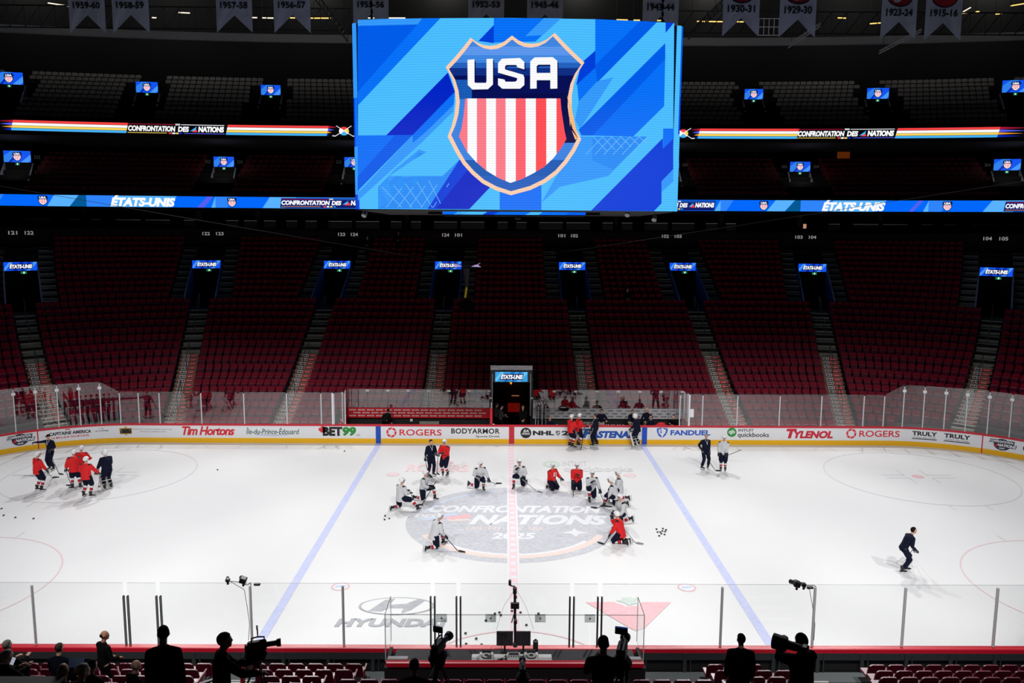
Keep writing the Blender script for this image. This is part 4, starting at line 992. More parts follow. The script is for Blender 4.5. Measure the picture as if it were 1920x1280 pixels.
# entrances with screens on both tiers
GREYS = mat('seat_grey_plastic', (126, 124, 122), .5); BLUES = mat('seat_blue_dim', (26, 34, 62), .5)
PALE = mat('entrance_pale_wall', (150, 152, 158), .7)
def tier_entr(px, py0, py1, wpx, tier_, label, level, nums=None, wallm=PALE):
    # depth of the screen chosen on the tier
    o = 5.0 if level == 2 else 6.0
    zz = 17.9 if level == 2 else 24.0
    s = find(upper, o, zz, px, -62, 62); q = upper(s, o)
    dz = at_d(px, (py0 + py1) / 2, (Vector((q[0], q[1], zz)) - Vector(CAM)).dot(_fw)); D_ = (Vector((q[0], q[1], zz)) - Vector(CAM)).dot(_fw)
    wm = wpx * D_ / FPX; hm = (py1 - py0) * D_ / FPX; zc = dz.z
    t = empty('tier_entrance', (q[0], q[1], zc - hm / 2 - 2.2), rz=atan2(-q[2], q[3]), label=label, cat='entrance')
    mb = MB(); mb.box((0, .1, 2.2 + hm / 2), (wm + .06, .16, hm + .06), DARK)
    fn = lambda l: (lambda u, v: (u, .012 - .004 * l, v + 2.2)); shield_screen(mb, fn, wm, hm); mb.build('screen', t)['label'] = 'small blue screen with a striped shield'
    mb = MB(); mb.box((0, .3, 1.0), (wm, .1, 2.4), BLACKV); mb.box((0, -.6, -.05), (wm, 1.8, .1), BLACKV); mb.build('opening', t)
    for g in (-1, 1):
        mb = MB(); mb.add([(g * wm / 2, .3, -.2), (g * wm / 2, .3, 2.2), (g * (wm / 2 + .05), -1.9, -.1), (g * (wm / 2 + .05), -1.9, -1.2), (g * (wm / 2 + .12), .3, -.2), (g * (wm / 2 + .12), .3, 2.2), (g * (wm / 2 + .17), -1.9, -.1), (g * (wm / 2 + .17), -1.9, -1.2)], [(0, 1, 2, 3), (4, 5, 6, 7), (1, 5, 6, 2), (3, 2, 6, 7)], wallm if level == 2 else CHAR); mb.build('side_wall', t)
    mb = MB(); mb.box((.0, -.02, 2.05), (.3, .02, .18), EM_G); mb.box((.0, -.035, 2.05), (.1, .01, .14), EM_W); mb.build('exit_sign', t)
    if level == 2:
        l = bpy.data.lights.new('entrance_fill_lamp', 'POINT'); l.energy = 22; l.shadow_soft_size = .15; lo = bpy.data.objects.new('entrance_fill_lamp', l); COL.objects.link(lo); lo.parent = t; lo.location = (0, -1.7, 2.0)  # unseen point lamp added to brighten the entrance side walls
    if nums:
        for g, tx in ((-1, nums[0]), (1, nums[1])):
            if tx: mb = MB(); put_text(mb, tx, g * (wm / 2 + .5) - .24, g * (wm / 2 + .5) + .24, 2.2 + hm * .35, 2.2 + hm * .35 + .26, lambda u, v: (u, -.02, v), mat('number_glow_dim', (96, 96, 98), emit=.2), .01); mb.build('number', t)['label'] = 'section number ' + tx  # faint glow put into the digits in place of light on them
    return s, wm
m_holes = []
for px, y0, y1, wp, nums, lb in ((33, 283, 304, 46, ('221', '222'), 'leftmost middle-tier entrance with a shield screen, numbered 222'), (420, 294, 312.5, 37, ('222', '223'), 'middle-tier entrance with a shield screen, left of the scoreboard and numbered 223'), (664, 295, 313, 36, ('223', ''), 'middle-tier entrance partly hidden by the left edge of the big scoreboard'), (1500, 303.5, 321.5, 37, ('203', '204'), 'middle-tier entrance with a shield screen, right of the scoreboard and numbered 203'), (1888, 298.5, 319, 46, ('204', '205'), 'rightmost middle-tier entrance with a shield screen, numbered 204'), (1255, 300, 318, 36, ('', '203'), 'middle-tier entrance partly hidden by the right edge of the big scoreboard')):
    m_holes.append(tier_entr(px, y0, y1, wp, 2, lb, 2, nums))
u_holes = []
for px, y0, y1, wp, lb in ((18, 136, 158, 48, 'leftmost upper-tier entrance with a shield screen'), (276, 154, 173.5, 39, 'second upper-tier entrance from the left with a shield screen'), (508, 160, 178, 36, 'third upper-tier entrance, left of the big scoreboard'), (1413, 167.5, 186, 34, 'upper-tier entrance just right of the big scoreboard'), (1645.5, 165.5, 185, 39, 'second upper-tier entrance right of the big scoreboard'), (1903, 151, 173, 46, 'rightmost upper-tier entrance with a shield screen')):
    u_holes.append(tier_entr(px, y0, y1, wp, 3, lb, 3))
# grey upper seats and dim seats
gs = MB()
w_ = .23
gs.add([(-w_, .03, .56), (w_, .03, .56), (w_, .1, .80), (w_ - .06, .12, .86), (-w_ + .06, .12, .86), (-w_, .1, .80), (-w_, .09, .56), (w_, .09, .56), (w_, .16, .80), (w_ - .06, .18, .86), (-w_ + .06, .18, .86), (-w_, .16, .80)],
       [(0, 1, 2, 3, 4, 5), (11, 10, 9, 8, 7, 6), (1, 7, 8, 2), (2, 8, 9, 3), (3, 9, 10, 4), (4, 10, 11, 5), (5, 11, 6, 0)], GREYS)
gs.add([(-.2, -.1, .15), (.2, -.1, .15), (.2, -.08, .52), (-.2, -.08, .52), (-.2, 0, .52), (.2, 0, .52)], [(0, 1, 2, 3), (3, 2, 5, 4)], mat('seat_grey_gap_shade', (30, 29, 29), .8))  # pan coloured dark to paint the shade in the gaps between rows
gm = gs.mesh('upper_seat')
g3 = []
for k in range(1, 20):
    o = T3[0] + T3[3] * k; s = -44.0
    while s < 44:
        sc_ = 1 if abs(s) <= 14 else (130 + o) / 130.0
        hole = any((abs(s - h[0]) < 1.75 if k < 9 else abs(s - h[0]) < .95) for h in u_holes)
        aisle = False
        if not hole: q = upper(s, o); g3.append((hypot(q[0] - CAM[0], q[1] - CAM[1]), q[0], q[1], T3[1] + T3[4] * k, atan2(-q[2], q[3]), k, s))
        s += .53 / sc_
vis = [g for g in g3 if g[5] <= 15 and 0 < proj((g[1], g[2], g[3] + .8))[0] < 1920 and not (655 < proj((g[1], g[2], g[3] + .8))[0] < 1282)]
vis.sort(key=lambda g: -((g[5] in (14, 15)) * 1000) + g[0] + (0 if g[5] in (13, 14, 15) else 0))
ind3 = vis[:300]; ids3 = set(id(g) for g in ind3); cnt = {}
ind3.sort(key=lambda g: (g[5], g[1]))
for g in ind3:
    L_ = g[1] < 0; key = (g[5], L_); cnt[key] = cnt.get(key, 0) + 1
    o = bpy.data.objects.new('upper_seat', gm); COL.objects.link(o); o.location = (g[1], g[2], g[3]); o.rotation_euler = (0, 0, g[4])
    tag(o, 'dim grey seat, %s grey row, %s seat %s the scoreboard' % (ordn(g[5]), ordn(min(cnt[key], 69)), 'left of' if L_ else 'right of'), 'seat', 'grey seats of the upper tier')
mb = MB(); mbb = MB(); nblue = 0
def inst(dst, src, M, repl=None):
    base = len(dst.v); dst.v.extend([tuple(M @ Vector(v)) for v in src.v]); mp = [dst.mi(repl or m) for m in src.mats]
    dst.f.extend([tuple(j + base for j in f) for f in src.f]); dst.m.extend([mp[q] for q in src.m])
for g in g3:
    if id(g) in ids3: continue
    M = Matrix.Translation((g[1], g[2], g[3])) @ Matrix.Rotation(g[4], 4, 'Z')
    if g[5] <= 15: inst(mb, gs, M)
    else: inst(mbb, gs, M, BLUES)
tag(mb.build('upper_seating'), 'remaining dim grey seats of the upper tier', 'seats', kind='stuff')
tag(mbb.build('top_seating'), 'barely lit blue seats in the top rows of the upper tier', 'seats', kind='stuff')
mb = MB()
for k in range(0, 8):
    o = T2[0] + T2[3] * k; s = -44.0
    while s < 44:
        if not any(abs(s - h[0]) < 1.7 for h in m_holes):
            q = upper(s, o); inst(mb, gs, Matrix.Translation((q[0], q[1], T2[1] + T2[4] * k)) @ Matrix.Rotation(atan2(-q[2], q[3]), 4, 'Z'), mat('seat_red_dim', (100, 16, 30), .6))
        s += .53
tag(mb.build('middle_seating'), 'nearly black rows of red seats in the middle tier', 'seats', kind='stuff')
# roof and walls of the hall
mb = MB(); mb.box((0, 0, 42), (150, 130, .6), VOID); tag(mb.build('ceiling'), kind='structure')
for nm, c, sz in (('wall_left', (-66, 0, 20), (.5, 120, 44)), ('wall_right', (66, 0, 20), (.5, 120, 44)), ('wall_behind_camera', (0, -52, 20), (132, .5, 44))):
    mb = MB(); mb.box(c, sz, VOID); tag(mb.build(nm), kind='structure')
# ------------------------------------------------------------------ hanging scoreboard
JC = {n: mat('led_' + n, c, emit=1.0, scan=.084) for n, c in dict(light=(74, 188, 255), sky=(52, 152, 250), mid=(6, 112, 246), mid2=(0, 92, 232), dark=(0, 62, 216), deep=(0, 36, 196), tile=(40, 140, 244), line=(110, 184, 252), navy=(6, 10, 74), white=(250, 251, 255), peach=(250, 206, 174), peach2=(250, 186, 128), red1=(252, 122, 136), red2=(252, 96, 108), red3=(255, 78, 84), black=(8, 10, 30), g1=(92, 150, 236), g2=(64, 134, 224), g3=(36, 96, 190), g4=(14, 46, 130), g5=(6, 14, 86), g6=(24, 90, 180), g7=(60, 130, 224)).items()}
JY, JR = -5.0, 26.0
def jpt(px, py, l=0):
    y = JY
    for _ in range(6): p = at_y(px, py, y); y = JY + p.x ** 2 / (2 * JR)
    n = Vector((p.x / JR, -1, 0)).normalized()
    return tuple(p + n * (.006 * l) + n * .004)
JZ1 = jpt(960, 33.6)[2]; JZ0 = jpt(960, 393)[2]
jb = empty('scoreboard', (0.08, 0, JZ0), label='huge curved video scoreboard showing a striped USA shield on blue', cat='scoreboard')
def jbuild(mb, name, label=None):
    mb.v = [(v[0] - .08, v[1], v[2] - JZ0) for v in mb.v]; o = mb.build(name, jb)
    if label: o['label'] = label
JF = lambda l: (lambda u, v: jpt(u, v, l))
mb = MB()
def jp(poly, m, l=1): put_poly(mb, poly, JF(l), JC[m], 26)
jp([(671, 37.5), (715, 35.6), (800, 34.2), (960, 33.6), (1115, 36.0), (1200, 39.4), (1264, 43.2), (1261, 396.2), (960, 393.5), (672, 391.6)], 'light', 0)
jp([(671, 48), (783, 46), (663 + 8, 172)], 'mid2'); jp([(671, 38), (715, 35.6), (792, 34.4), (783, 46), (671, 49)], 'sky')
jp([(792, 34.4), (826, 34.1), (671, 198), (671, 172), (783, 46)], 'mid')
jp([(926, 47), (926, 81), (897, 77)], 'dark'); jp([(840, 136), (853, 172), (774, 253), (724, 254)], 'deep')
jp([(671, 254), (774, 253), (671, 358)], 'mid'); jp([(740, 254), (774, 253), (671, 357), (671, 331)], 'mid2', 2)
jp([(853, 172), (850, 209), (790, 268), (700, 350), (671, 376), (671, 362), (774, 253)], 'sky'); jp([(853, 172), (851, 196), (800, 246), (774, 268), (774, 253)], 'mid', 2)
jp([(709, 350), (786, 285), (830, 300), (862, 299), (802, 391.5), (709, 391.5)], 'tile'); jp([(740, 318), (786, 280), (840, 300), (820, 320), (709, 391), (709, 350)], 'sky')
jp([(775, 300), (800, 285), (862, 299), (830, 330), (730, 330)], 'light', 2)
for i in range(5):
    x = 716 + i * 22
    stroke(mb, [(x, 350 - i * 3), (x + 38 - i * 3, 389)], 1.2, JF(3), JC['line']); stroke(mb, [(x + 8, 389), (x + 38, 352 - i * 2)], 1.2, JF(3), JC['line'])
jp([(862, 299), (920, 350), (880, 392), (802, 391.8)], 'dark', 3); jp([(880, 315), (920, 350), (880, 392), (818, 391.8)], 'deep', 4)
jp([(919, 349), (937, 358), (937, 393), (879, 392)], 'light', 3); jp([(937, 340), (1015, 330), (1015, 393.5), (937, 393)], 'mid', 3)
jp([(926, 33.8), (1050, 34.4), (1004, 78), (926, 80)], 'mid'); jp([(1020, 34.1), (1052, 34.5), (1018, 66), (985, 68)], 'sky', 2)
jp([(1116, 36), (1232, 41.2), (1085, 190), (1082, 158), (1116, 127)], 'mid'); jp([(1200, 39.6), (1232, 41.2), (1120, 154), (1116, 122)], 'mid2', 2)
jp([(1116, 95), (1116, 127), (1080, 160), (1090, 118)], 'dark', 2)
jp([(1085, 190), (1120, 152), (1150, 145), (1087, 242), (1078, 225)], 'sky')
jp([(1247, 81), (1247, 111), (1111, 254), (1090, 254), (1085, 243)], 'mid2', 2)
jp([(1247, 111), (1245, 199), (1187, 256), (1111, 254)], 'mid'); jp([(1085, 256), (1187, 256), (1213, 256), (1140, 330), (1050, 350), (1015, 380), (1060, 300)], 'sky')
jp([(1111, 256), (1213, 256), (1150, 318), (1110, 300)], 'tile', 2)
for i in range(6):
    x = 1112 + i * 17; stroke(mb, [(x, 256), (x + 26 - i * 2, 284 - i * 3)], 1.2, JF(3), JC['line']); stroke(mb, [(x + 18, 256), (x - 14, 290)], 1.2, JF(3), JC['line'])
jp([(1242.5, 259), (1242.5, 279), (1262, 260), (1262, 317), (1240, 340), (1240, 381), (1226, 395.7), (1108, 394.8)], 'dark', 2)
jp([(1243, 241), (1263, 241), (1263, 259), (1242.5, 279)], 'mid', 3); jp([(1240, 340), (1262, 317), (1262, 340), (1240, 360)], 'sky', 3)
jp([(1247.5, 42.2), (1263, 43.1), (1247.5, 62)], 'dark', 3)
# shield
OUT = [(882.5, 71), (893, 79), (905, 84.5), (918, 86.5), (932, 84.5), (946, 78), (960, 67), (972, 76), (984, 81), (997, 82.5), (1012, 80.5), (1026, 74), (1040, 62), (1058, 81), (1077, 100), (1095.5, 117.5), (1084, 135), (1076, 155), (1072, 178), (1071.5, 200), (1074, 220), (1080, 243), (1089.5, 261), (1078, 284), (1063, 306), (1045, 326), (1022, 343), (995, 356), (958, 366), (930, 357), (905, 344), (885, 327), (868, 308), (853, 283), (839.5, 256), (847, 237), (852.5, 215), (855, 190), (853, 168), (847, 146), (836, 126), (851, 110), (867, 91)]
cx_, cy_ = 963, 205
def shrink(k, n=None): return [(cx_ + (x - cx_) * (1 - k / max(1, hypot(x - cx_, y - cy_))), cy_ + (y - cy_) * (1 - k / max(1, hypot(x - cx_, y - cy_)))) for x, y in OUT]
jp(OUT, 'peach', 5)
inner = shrink(7.5)
for y0, y1, m in ((60, 88, 'g2'), (88, 104, 'g1'), (104, 118, 'g2'), (118, 128, 'g3'), (128, 142, 'g4'), (142, 176, 'g5'), (176, 186, 'g5'), (186, 300, 'g7'), (300, 330, 'g6'), (330, 370, 'g3')):
    q = clip(clip(inner, 1, y0, False), 1, y1, True)
    if len(q) > 2: jp(q, m, 7)
q = clip(clip(clip(inner, 0, 958, False), 1, 176, False), 1, 268, True); jp(q, 'navy', 8)
q = clip(clip(clip(inner, 0, 885, True), 1, 150, False), 1, 186, True); jp(q, 'g6', 8)
jp([(1066, 200), (1063, 180), (1071, 200), (1083, 260), (1078, 262), (1068, 235)], 'peach2', 8)
IN = [(873, 185), (1050.5, 185), (1052, 205), (1055, 225), (1058, 245), (1061.5, 261), (1051, 279), (1037, 297), (1020, 313), (1000, 325), (978, 336), (957, 343), (935, 334), (912, 320), (893, 304), (876, 285), (861, 256), (866, 240), (870, 215)]
jp(IN, 'white', 9)
for a, b, m in ((861, 877, 'red1'), (894.5, 912, 'red1'), (930, 948, 'red1'), (967, 985.5, 'red2'), (1004.5, 1024, 'red3'), (1043, 1062, 'red3')):
    q = clip(clip(IN, 0, a, False), 0, b, True); jp(q, m, 10)
# letters
def lt(poly, m='white', l=12): jp(poly, m, l)
for off, m, l in (((2, 3), 'navy', 11), ((0, 0), 'white', 12)):
    dx, dy = off; s_ = lambda P_: [(x + dx, y + dy) for x, y in P_]
    lt(s_([(877, 113), (890, 112), (890, 155), (892, 156), (911, 156), (912.5, 154), (912.5, 111.5), (924.5, 111), (924.5, 159), (915, 168), (886, 168.5), (877.5, 160)]), m, l)
    lt(s_([(934, 119), (941, 111), (975, 109.5), (983, 117), (983, 131), (970, 127), (968, 122.5), (950, 122.5), (947, 125), (947, 131), (981, 141), (983, 146), (983, 160), (975, 167), (942, 167), (934, 160), (934, 147.5), (946, 150), (948, 154), (966, 154), (969.5, 151), (969.5, 147), (934, 137)]), m, l)
    lt(s_([(994, 116), (1002, 108.5), (1036, 108), (1044.5, 115), (1044.5, 166.5), (1031.5, 167), (1031.5, 122), (1009, 122), (1006, 125), (1006, 166.5), (994, 167)]), m, l)
    lt(s_([(1006, 137.5), (1031.5, 137.5), (1031.5, 151), (1006, 151)]), m, l)
jbuild(mb, 'screen_face', 'blue video face with a USA shield of red and white stripes')
# corners and casing
pr = jpt(1264, 220); pl = jpt(671, 220)
for g, p, rr in ((1, pr, .27), (-1, pl, .17)):
    mb = MB()
    pts = [(p[0], p[1])] + [(p[0] + g * rr * sin(a), p[1] + rr * (1 - cos(a))) for a in (.3, .7, 1.1, pi / 2)] + [(p[0] + g * rr, 4.5)]
    def quad(a, b, za, zb, m): mb.face([(a[0], a[1], za), (b[0], b[1], za), (b[0], b[1], zb), (a[0], a[1], zb)], JC[m])
    hz = JZ1 - JZ0
    for k, (a, b) in enumerate(zip(pts, pts[1:])):
        if g > 0: segs = [(0, .42, 'light'), (.42, .62, 'light' if k < 2 else 'dark'), (.62, 1, 'light' if k < 2 else 'mid2')]
        else: segs = [(0, .08, 'dark'), (.08, .34, 'sky'), (.34, .6, 'dark' if k > 1 else 'mid'), (.6, 1, 'sky')]
        for a0, a1, m in segs: quad(a, b, JZ0 + hz * a0, JZ0 + hz * a1 - (.06 if a1 == 1 else 0), m)
    jbuild(mb, 'screen_corner')
mb = MB(); xs_ = [pl[0] + (pr[0] - pl[0]) * i / 16 for i in range(17)]
ol = [(x, JY + x * x / (2 * JR) + .05) for x in xs_[1:-1]] + [(pr[0] + .02, pr[1] + .3), (pr[0] + .22, pr[1] + .5), (pr[0] + .22, 4.4), (pl[0] - .14, 4.4), (pl[0] - .14, pl[1] + .5), (pl[0] - .02, pl[1] + .3)]
mb.prism(ol, JZ0 - .02, JZ1 - .0, DARK); jbuild(mb, 'casing')
mb = MB(); x0, x1 = at_y(830, 398, -2.6).x, at_y(1098, 398, -2.6).x; zt = JZ0 - .02; zb = at_y(960, 402.5, -2.6).z
mb.box(((x0 + x1) / 2, -2.2, (zt + zb) / 2 - .0), (x1 - x0, .7, zt - zb + .1), DARK)
for i, (a, b, c, d, m) in enumerate(((830, 870, 830, 880, 'mid'), (850, 905, 862, 917, 'light'), (905, 925, 917, 940, 'dark'), (925, 985, 940, 1000, 'mid'), (985, 1010, 1000, 1020, 'light'), (1010, 1060, 1020, 1070, 'mid'), (1060, 1098, 1070, 1098, 'mid2'))):
    X = lambda p: at_y(p, 398, -2.6).x
    mb.face([(X(a), -2.6, zb), (X(b), -2.6, zb), (X(d), -2.6, zt + .04), (X(c), -2.6, zt + .04)], JC[m])
for g in (-1, 1):
    xx = (x1 if g > 0 else x0) + g * .3; mb.box((xx, -2.4, (zt + zb) / 2), (.5, .4, zt - zb), CHAR)
jbuild(mb, 'lower_ring_screen', 'slim blue screen strip under the main face')
# things hanging under it
def cam_robot(px, py, d, label, s=1.0):
    p = at_d(px, py, d); t = empty('hanging_camera', tuple(p), label=label, cat='camera')
    mb = MB(); mb.box((0, 0, 0), (.22 * s, .3 * s, .2 * s), DARK, bev=.03); mb.tube([(0, -.15 * s, 0), (0, -.32 * s, -.02)], .07 * s, BLK, 10); mb.build('body', t)
    mb = MB(); mb.tube([(0, 0, .1 * s), (0, 0, JZ0 - p.z if JZ0 > p.z else .4)], .03, STEELD, 6); mb.box((0, 0, .16 * s), (.34 * s, .1, .06), CHAR); mb.build('bracket', t)
cam_robot(971, 406, 31.5, 'black robotic camera hanging under the middle of the scoreboard', 1.1)
def speaker_cone(px, py, d, label):
    p = at_d(px, py, d); t = empty('hanging_spotlight', tuple(p), label=label, cat='spotlight')
    mb = MB(); mb.tube([(0, 0, .1), (-.02, -.05, 0), (-.06, -.14, -.1)], [.05, .09, .1], mat('lamp_pale', (150, 150, 156), .4), 10); mb.build('lamp_head', t)
    mb = MB(); mb.tube([(0, 0, .05), (0, 0, JZ0 - p.z + .02)], .015, STEELD, 6); mb.build('rod', t)
speaker_cone(686, 400, 31, 'small pale spotlight under the left end of the scoreboard'); speaker_cone(1178, 399, 31, 'small pale spotlight under the scoreboard, right of centre'); speaker_cone(1228, 408, 32, 'small pale spotlight under the right end of the scoreboard')
for px, lb in ((697, 'dark chain holding the scoreboard on its left, before the 1955-56 banner'), (1242, 'dark chain holding the scoreboard on its right, before the 1943-44 banner')):
    p = at_y(px, 38, -3.0); mb = MB(); z = 0.0; i = 0
    while z < 4.0:
        if i % 2: mb.box((0, 0, z + .07), (.09, .03, .15), STEELD, bev=.01)
        else: mb.box((0, 0, z + .07), (.03, .09, .15), STEELD, bev=.01)
        z += .125; i += 1
    tag(mb.build('hoist_chain', loc=(p.x, -3.0, JZ1 - .02)), lb, 'chain')

# ------------------------------------------------------------------ banners
BAN = mat('banner_cloth', (168, 172, 190), .9, noise=.12, nscale=3); BTX = mat('banner_print', (14, 14, 20), .8); BRD = mat('banner_red', (150, 20, 30), .8); BNV = mat('banner_blue', (16, 20, 50), .8)
def banner(yr, px0, px1, pyb, pynotch, pyt0, pyt1, d, emb=False):
    xc = (px0 + px1) / 2; p = at_d(xc, pyb, d); w_ = (px1 - px0) * d / FPX; Z = lambda py: at_d(xc, py, d).z - p.z
    t = empty('championship_banner', (p.x, p.y, p.z), label='pale swallow-tailed banner lettered %s hanging under the roof' % yr, cat='banner', group='banners hanging under the roof')
    mb = MB(); zt = Z(-60); zn_ = Z(pynotch); N = 10
    # cloth with slight waves, two tails
    def y_(x, z): return .02 * sin(x * 4 + xc) + .01 * sin(z * 7)
    xs = [-w_ / 2 + w_ * i / N for i in range(N + 1)]; bot = [zn_ * (1 - abs(x) / (w_ / 2)) for x in xs]
    for i in range(N):
        a, b = xs[i], xs[i + 1]; rows = 6
        for r in range(rows):
            za0 = bot[i] + (zt - bot[i]) * r / rows; za1 = bot[i] + (zt - bot[i]) * (r + 1) / rows; zb0 = bot[i + 1] + (zt - bot[i + 1]) * r / rows; zb1 = bot[i + 1] + (zt - bot[i + 1]) * (r + 1) / rows
            mb.face([(a, y_(a, za0), za0), (b, y_(b, zb0), zb0), (b, y_(b, zb1), zb1), (a, y_(a, za1), za1)], BAN)
            mb.face([(a, y_(a, za1) + .012, za1), (b, y_(b, zb1) + .012, zb1), (b, y_(b, zb0) + .012, zb0), (a, y_(a, za0) + .012, za0)], BAN)
    o = mb.build('cloth', t)
    mb = MB(); fn = lambda u, v: (u, y_(u, v) - .02, v)
    put_text(mb, yr, -w_ * .38, w_ * .38, Z(pyt1), Z(pyt0), fn, BTX, .035)
    if emb:
        zc = Z(pynotch) * 0 + Z(-22 + (pyt0 - 15)); 
        put_poly(mb, disc(0, Z(pyt0 - 22), w_ * .37, w_ * .28, n=30), fn, BNV); put_poly(mb, disc(0, Z(pyt0 - 22), w_ * .33, w_ * .24, n=30), lambda u, v: (u, y_(u, v) - .03, v), BRD)
    mb.build('lettering', t)
    mb = MB(); mb.tube([(-w_ / 2 - .1, 0, zt), (w_ / 2 + .1, 0, zt)], .03, STEELD, 6); mb.build('rod', t)
banner('1959-60', 132, 199, 62, 29, 6, 18, 44); banner('1958-59', 213, 281, 62, 29, 6, 18, 44); banner('1957-58', 407, 474, 61, 30, 6, 18, 44); banner('1956-57', 515, 583, 62, 29, 5.5, 17.5, 44)
banner('1955-56', 663, 729, 62, 28, 5, 16.5, 44); banner('1952-53', 878, 945, 62, 27, 5, 16.5, 44); banner('1945-46', 988, 1055, 62, 28, 5.5, 17.5, 44); banner('1943-44', 1204, 1271, 66, 32, 9, 22, 44)
banner('1930-31', 1354, 1422, 68, 35, 12, 25, 44, True); banner('1929-30', 1460, 1528, 70, 38, 14, 27.5, 44, True); banner('1923-24', 1650, 1716, 74, 42, 19, 32, 44, True); banner('1915-16', 1732, 1800, 76, 44, 20, 33, 44, True)

# ------------------------------------------------------------------ roof steel
TRU = mat('roof_steel', (50, 50, 53), .6, .4, noise=.3); TRL = mat('roof_steel_pale', (170, 170, 172), .5, .3)
mb = MB(); sweepbox(mb, upper, 4.6, 5.0, 28.4, 29.0, -52, 52, 60, mat('fascia_beam', (190, 192, 194), .6, noise=.3)); mb.v = [(v[0], v[1] - 38, v[2] - 28.4) for v in mb.v]; tag(mb.build('fascia_beam', loc=(0, 38, 28.4)), 'long curved grey beam edge above the top seats', kind='structure')
def truss(p0, p1, h, label, m=TRU, r=.05, n=8, name='roof_truss'):
    p0, p1 = Vector(p0), Vector(p1); t = empty(name, tuple(p0), label=label, cat='truss'); d = p1 - p0
    mb = MB(); mb.tube([(0, 0, 0), tuple(d)], r, m, 6); mb.tube([(0, 0, h), tuple(d + Vector((0, 0, h)))], r, m, 6); mb.build('chord', t)
    mb = MB()
    for i in range(n):
        a = d * (i / n); b = d * ((i + 1) / n)
        mb.tube([tuple(a), tuple(b + Vector((0, 0, h)))], r * .6, m, 5); mb.tube([tuple(b), tuple(b + Vector((0, 0, h)))], r * .6, m, 5)
    mb.build('web', t)
    for q_ in (.1, .9): mb = MB(); q = d * q_; mb.tube([(q.x, q.y, q.z + h), (q.x, q.y, 41.8 - p0.z)], .02, TRU, 5); mb.build('hanger', t)
A = lambda px, py, d: tuple(at_d(px, py, d))
truss(A(-40, 50, 62), A(660, 58, 62), 1.6, 'dark steel truss behind the left banners', n=24)
truss(A(1270, 62, 62), A(1960, 66, 62), 1.6, 'dark steel truss behind the right banners', n=24)
truss(A(584, -10, 50), A(652, 78, 60), .5, 'dark sloping steel member left of the scoreboard', n=10)
truss(A(1290, 74, 60), A(1360, 10, 52), .5, 'dark sloping steel member right of the scoreboard', n=10)
truss(A(1478, 90, 58), A(1538, 50, 54), .25, 'thin pale ladder sloping below the 1929-30 banner', TRL, .025, 14, 'catwalk_ladder')
truss(A(1648, 101, 58), A(1727, 60, 54), .2, 'thin pale ladder sloping below the 1923-24 banner', TRL, .03, 10, 'catwalk_ladder')
def catwalk(px0, px1, py0, py1, d, label):
    a, b = Vector(A(px0, py1, d)), Vector(A(px1, py1, d)); h = (py1 - py0) * d / FPX; t = empty('catwalk_railing', tuple(a), label=label, cat='railing'); w_ = (b - a)
    for f_ in (0, .5, 1): mb = MB(); mb.tube([(0, 0, h * f_), tuple(w_ + Vector((0, 0, h * f_)))], .03, ALUW, 6); mb.build('rail', t)
    for i in range(5): mb = MB(); q = w_ * (i / 4); mb.tube([tuple(q), tuple(q + Vector((0, 0, h)))], .028, ALUW, 6); mb.build('upright', t)
    mb = MB(); mb.tube([(0, 0, h), (0, 0, 41.8 - a.z)], .03, TRU, 5); mb.build('hanger', t); mb = MB(); mb.tube([tuple(w_ + Vector((0, 0, h))), (w_.x, w_.y, 41.8 - a.z)], .03, TRU, 5); mb.build('hanger', t)
catwalk(1422, 1460, 36, 66, 56, 'white railing of a catwalk between the 1930-31 and 1929-30 banners')
WARM = mat('tube_lamp_warm', (255, 214, 120), emit=1.3); COOL = mat('tube_lamp_cool', (255, 240, 220), emit=1.2)
for i, (x0, y0, x1, y1, m) in enumerate([(90, 5.5, 132, 12, 1), (212, 23.5, 216, 24, 0), (335, 23.5, 356, 24.5, 1), (285, 33, 294, 33.5, 1), (492, 33.5, 516, 34, 1), (473, 33, 482, 33.2, 1), (544, 33.5, 553, 33.6, 0), (582, 34, 621, 34, 0), (728, 33.8, 760, 33.8, 1), (690, 33.8, 702, 33.8, 1), (1156, 37, 1177, 37.5, 0), (1188, 37.8, 1200, 38, 0), (1232, 38.5, 1241, 38.5, 0), (1307, 40, 1355, 40.7, 0), (1380, 40.8, 1394, 41, 0), (1571, 33.5, 1586, 34, 0), (1631, 44.5, 1651, 43, 0), (1800, 25, 1817, 24, 0), (1830, 22, 1836, 21.5, 0), (1867, 26.5, 1878, 25.5, 0), (1895, 11, 1925, 6, 0), (1806, 22, 1820, 14, 1)]):
    d = 66; a, b = Vector(A(x0, y0, d)), Vector(A(x1, y1, d)); t = empty('tube_lamp', tuple(a), label='thin lit roof lamp, %s from the left above the top seats' % ordn(i + 1), cat='lamp', group='thin lit lamps under the roof')
    mb = MB(); mb.tube([(0, 0, 0), tuple(b - a)], .045, (WARM, COOL)[m], 6); mb.build('tube', t)
    mb = MB(); mb.tube([(0, .08, .1), tuple(b - a + Vector((0, .08, .1)))], .05, CHAR, 5); mb.tube([(0, .08, .1), (0, .08, 3)], .015, CHAR, 4); mb.build('housing', t)
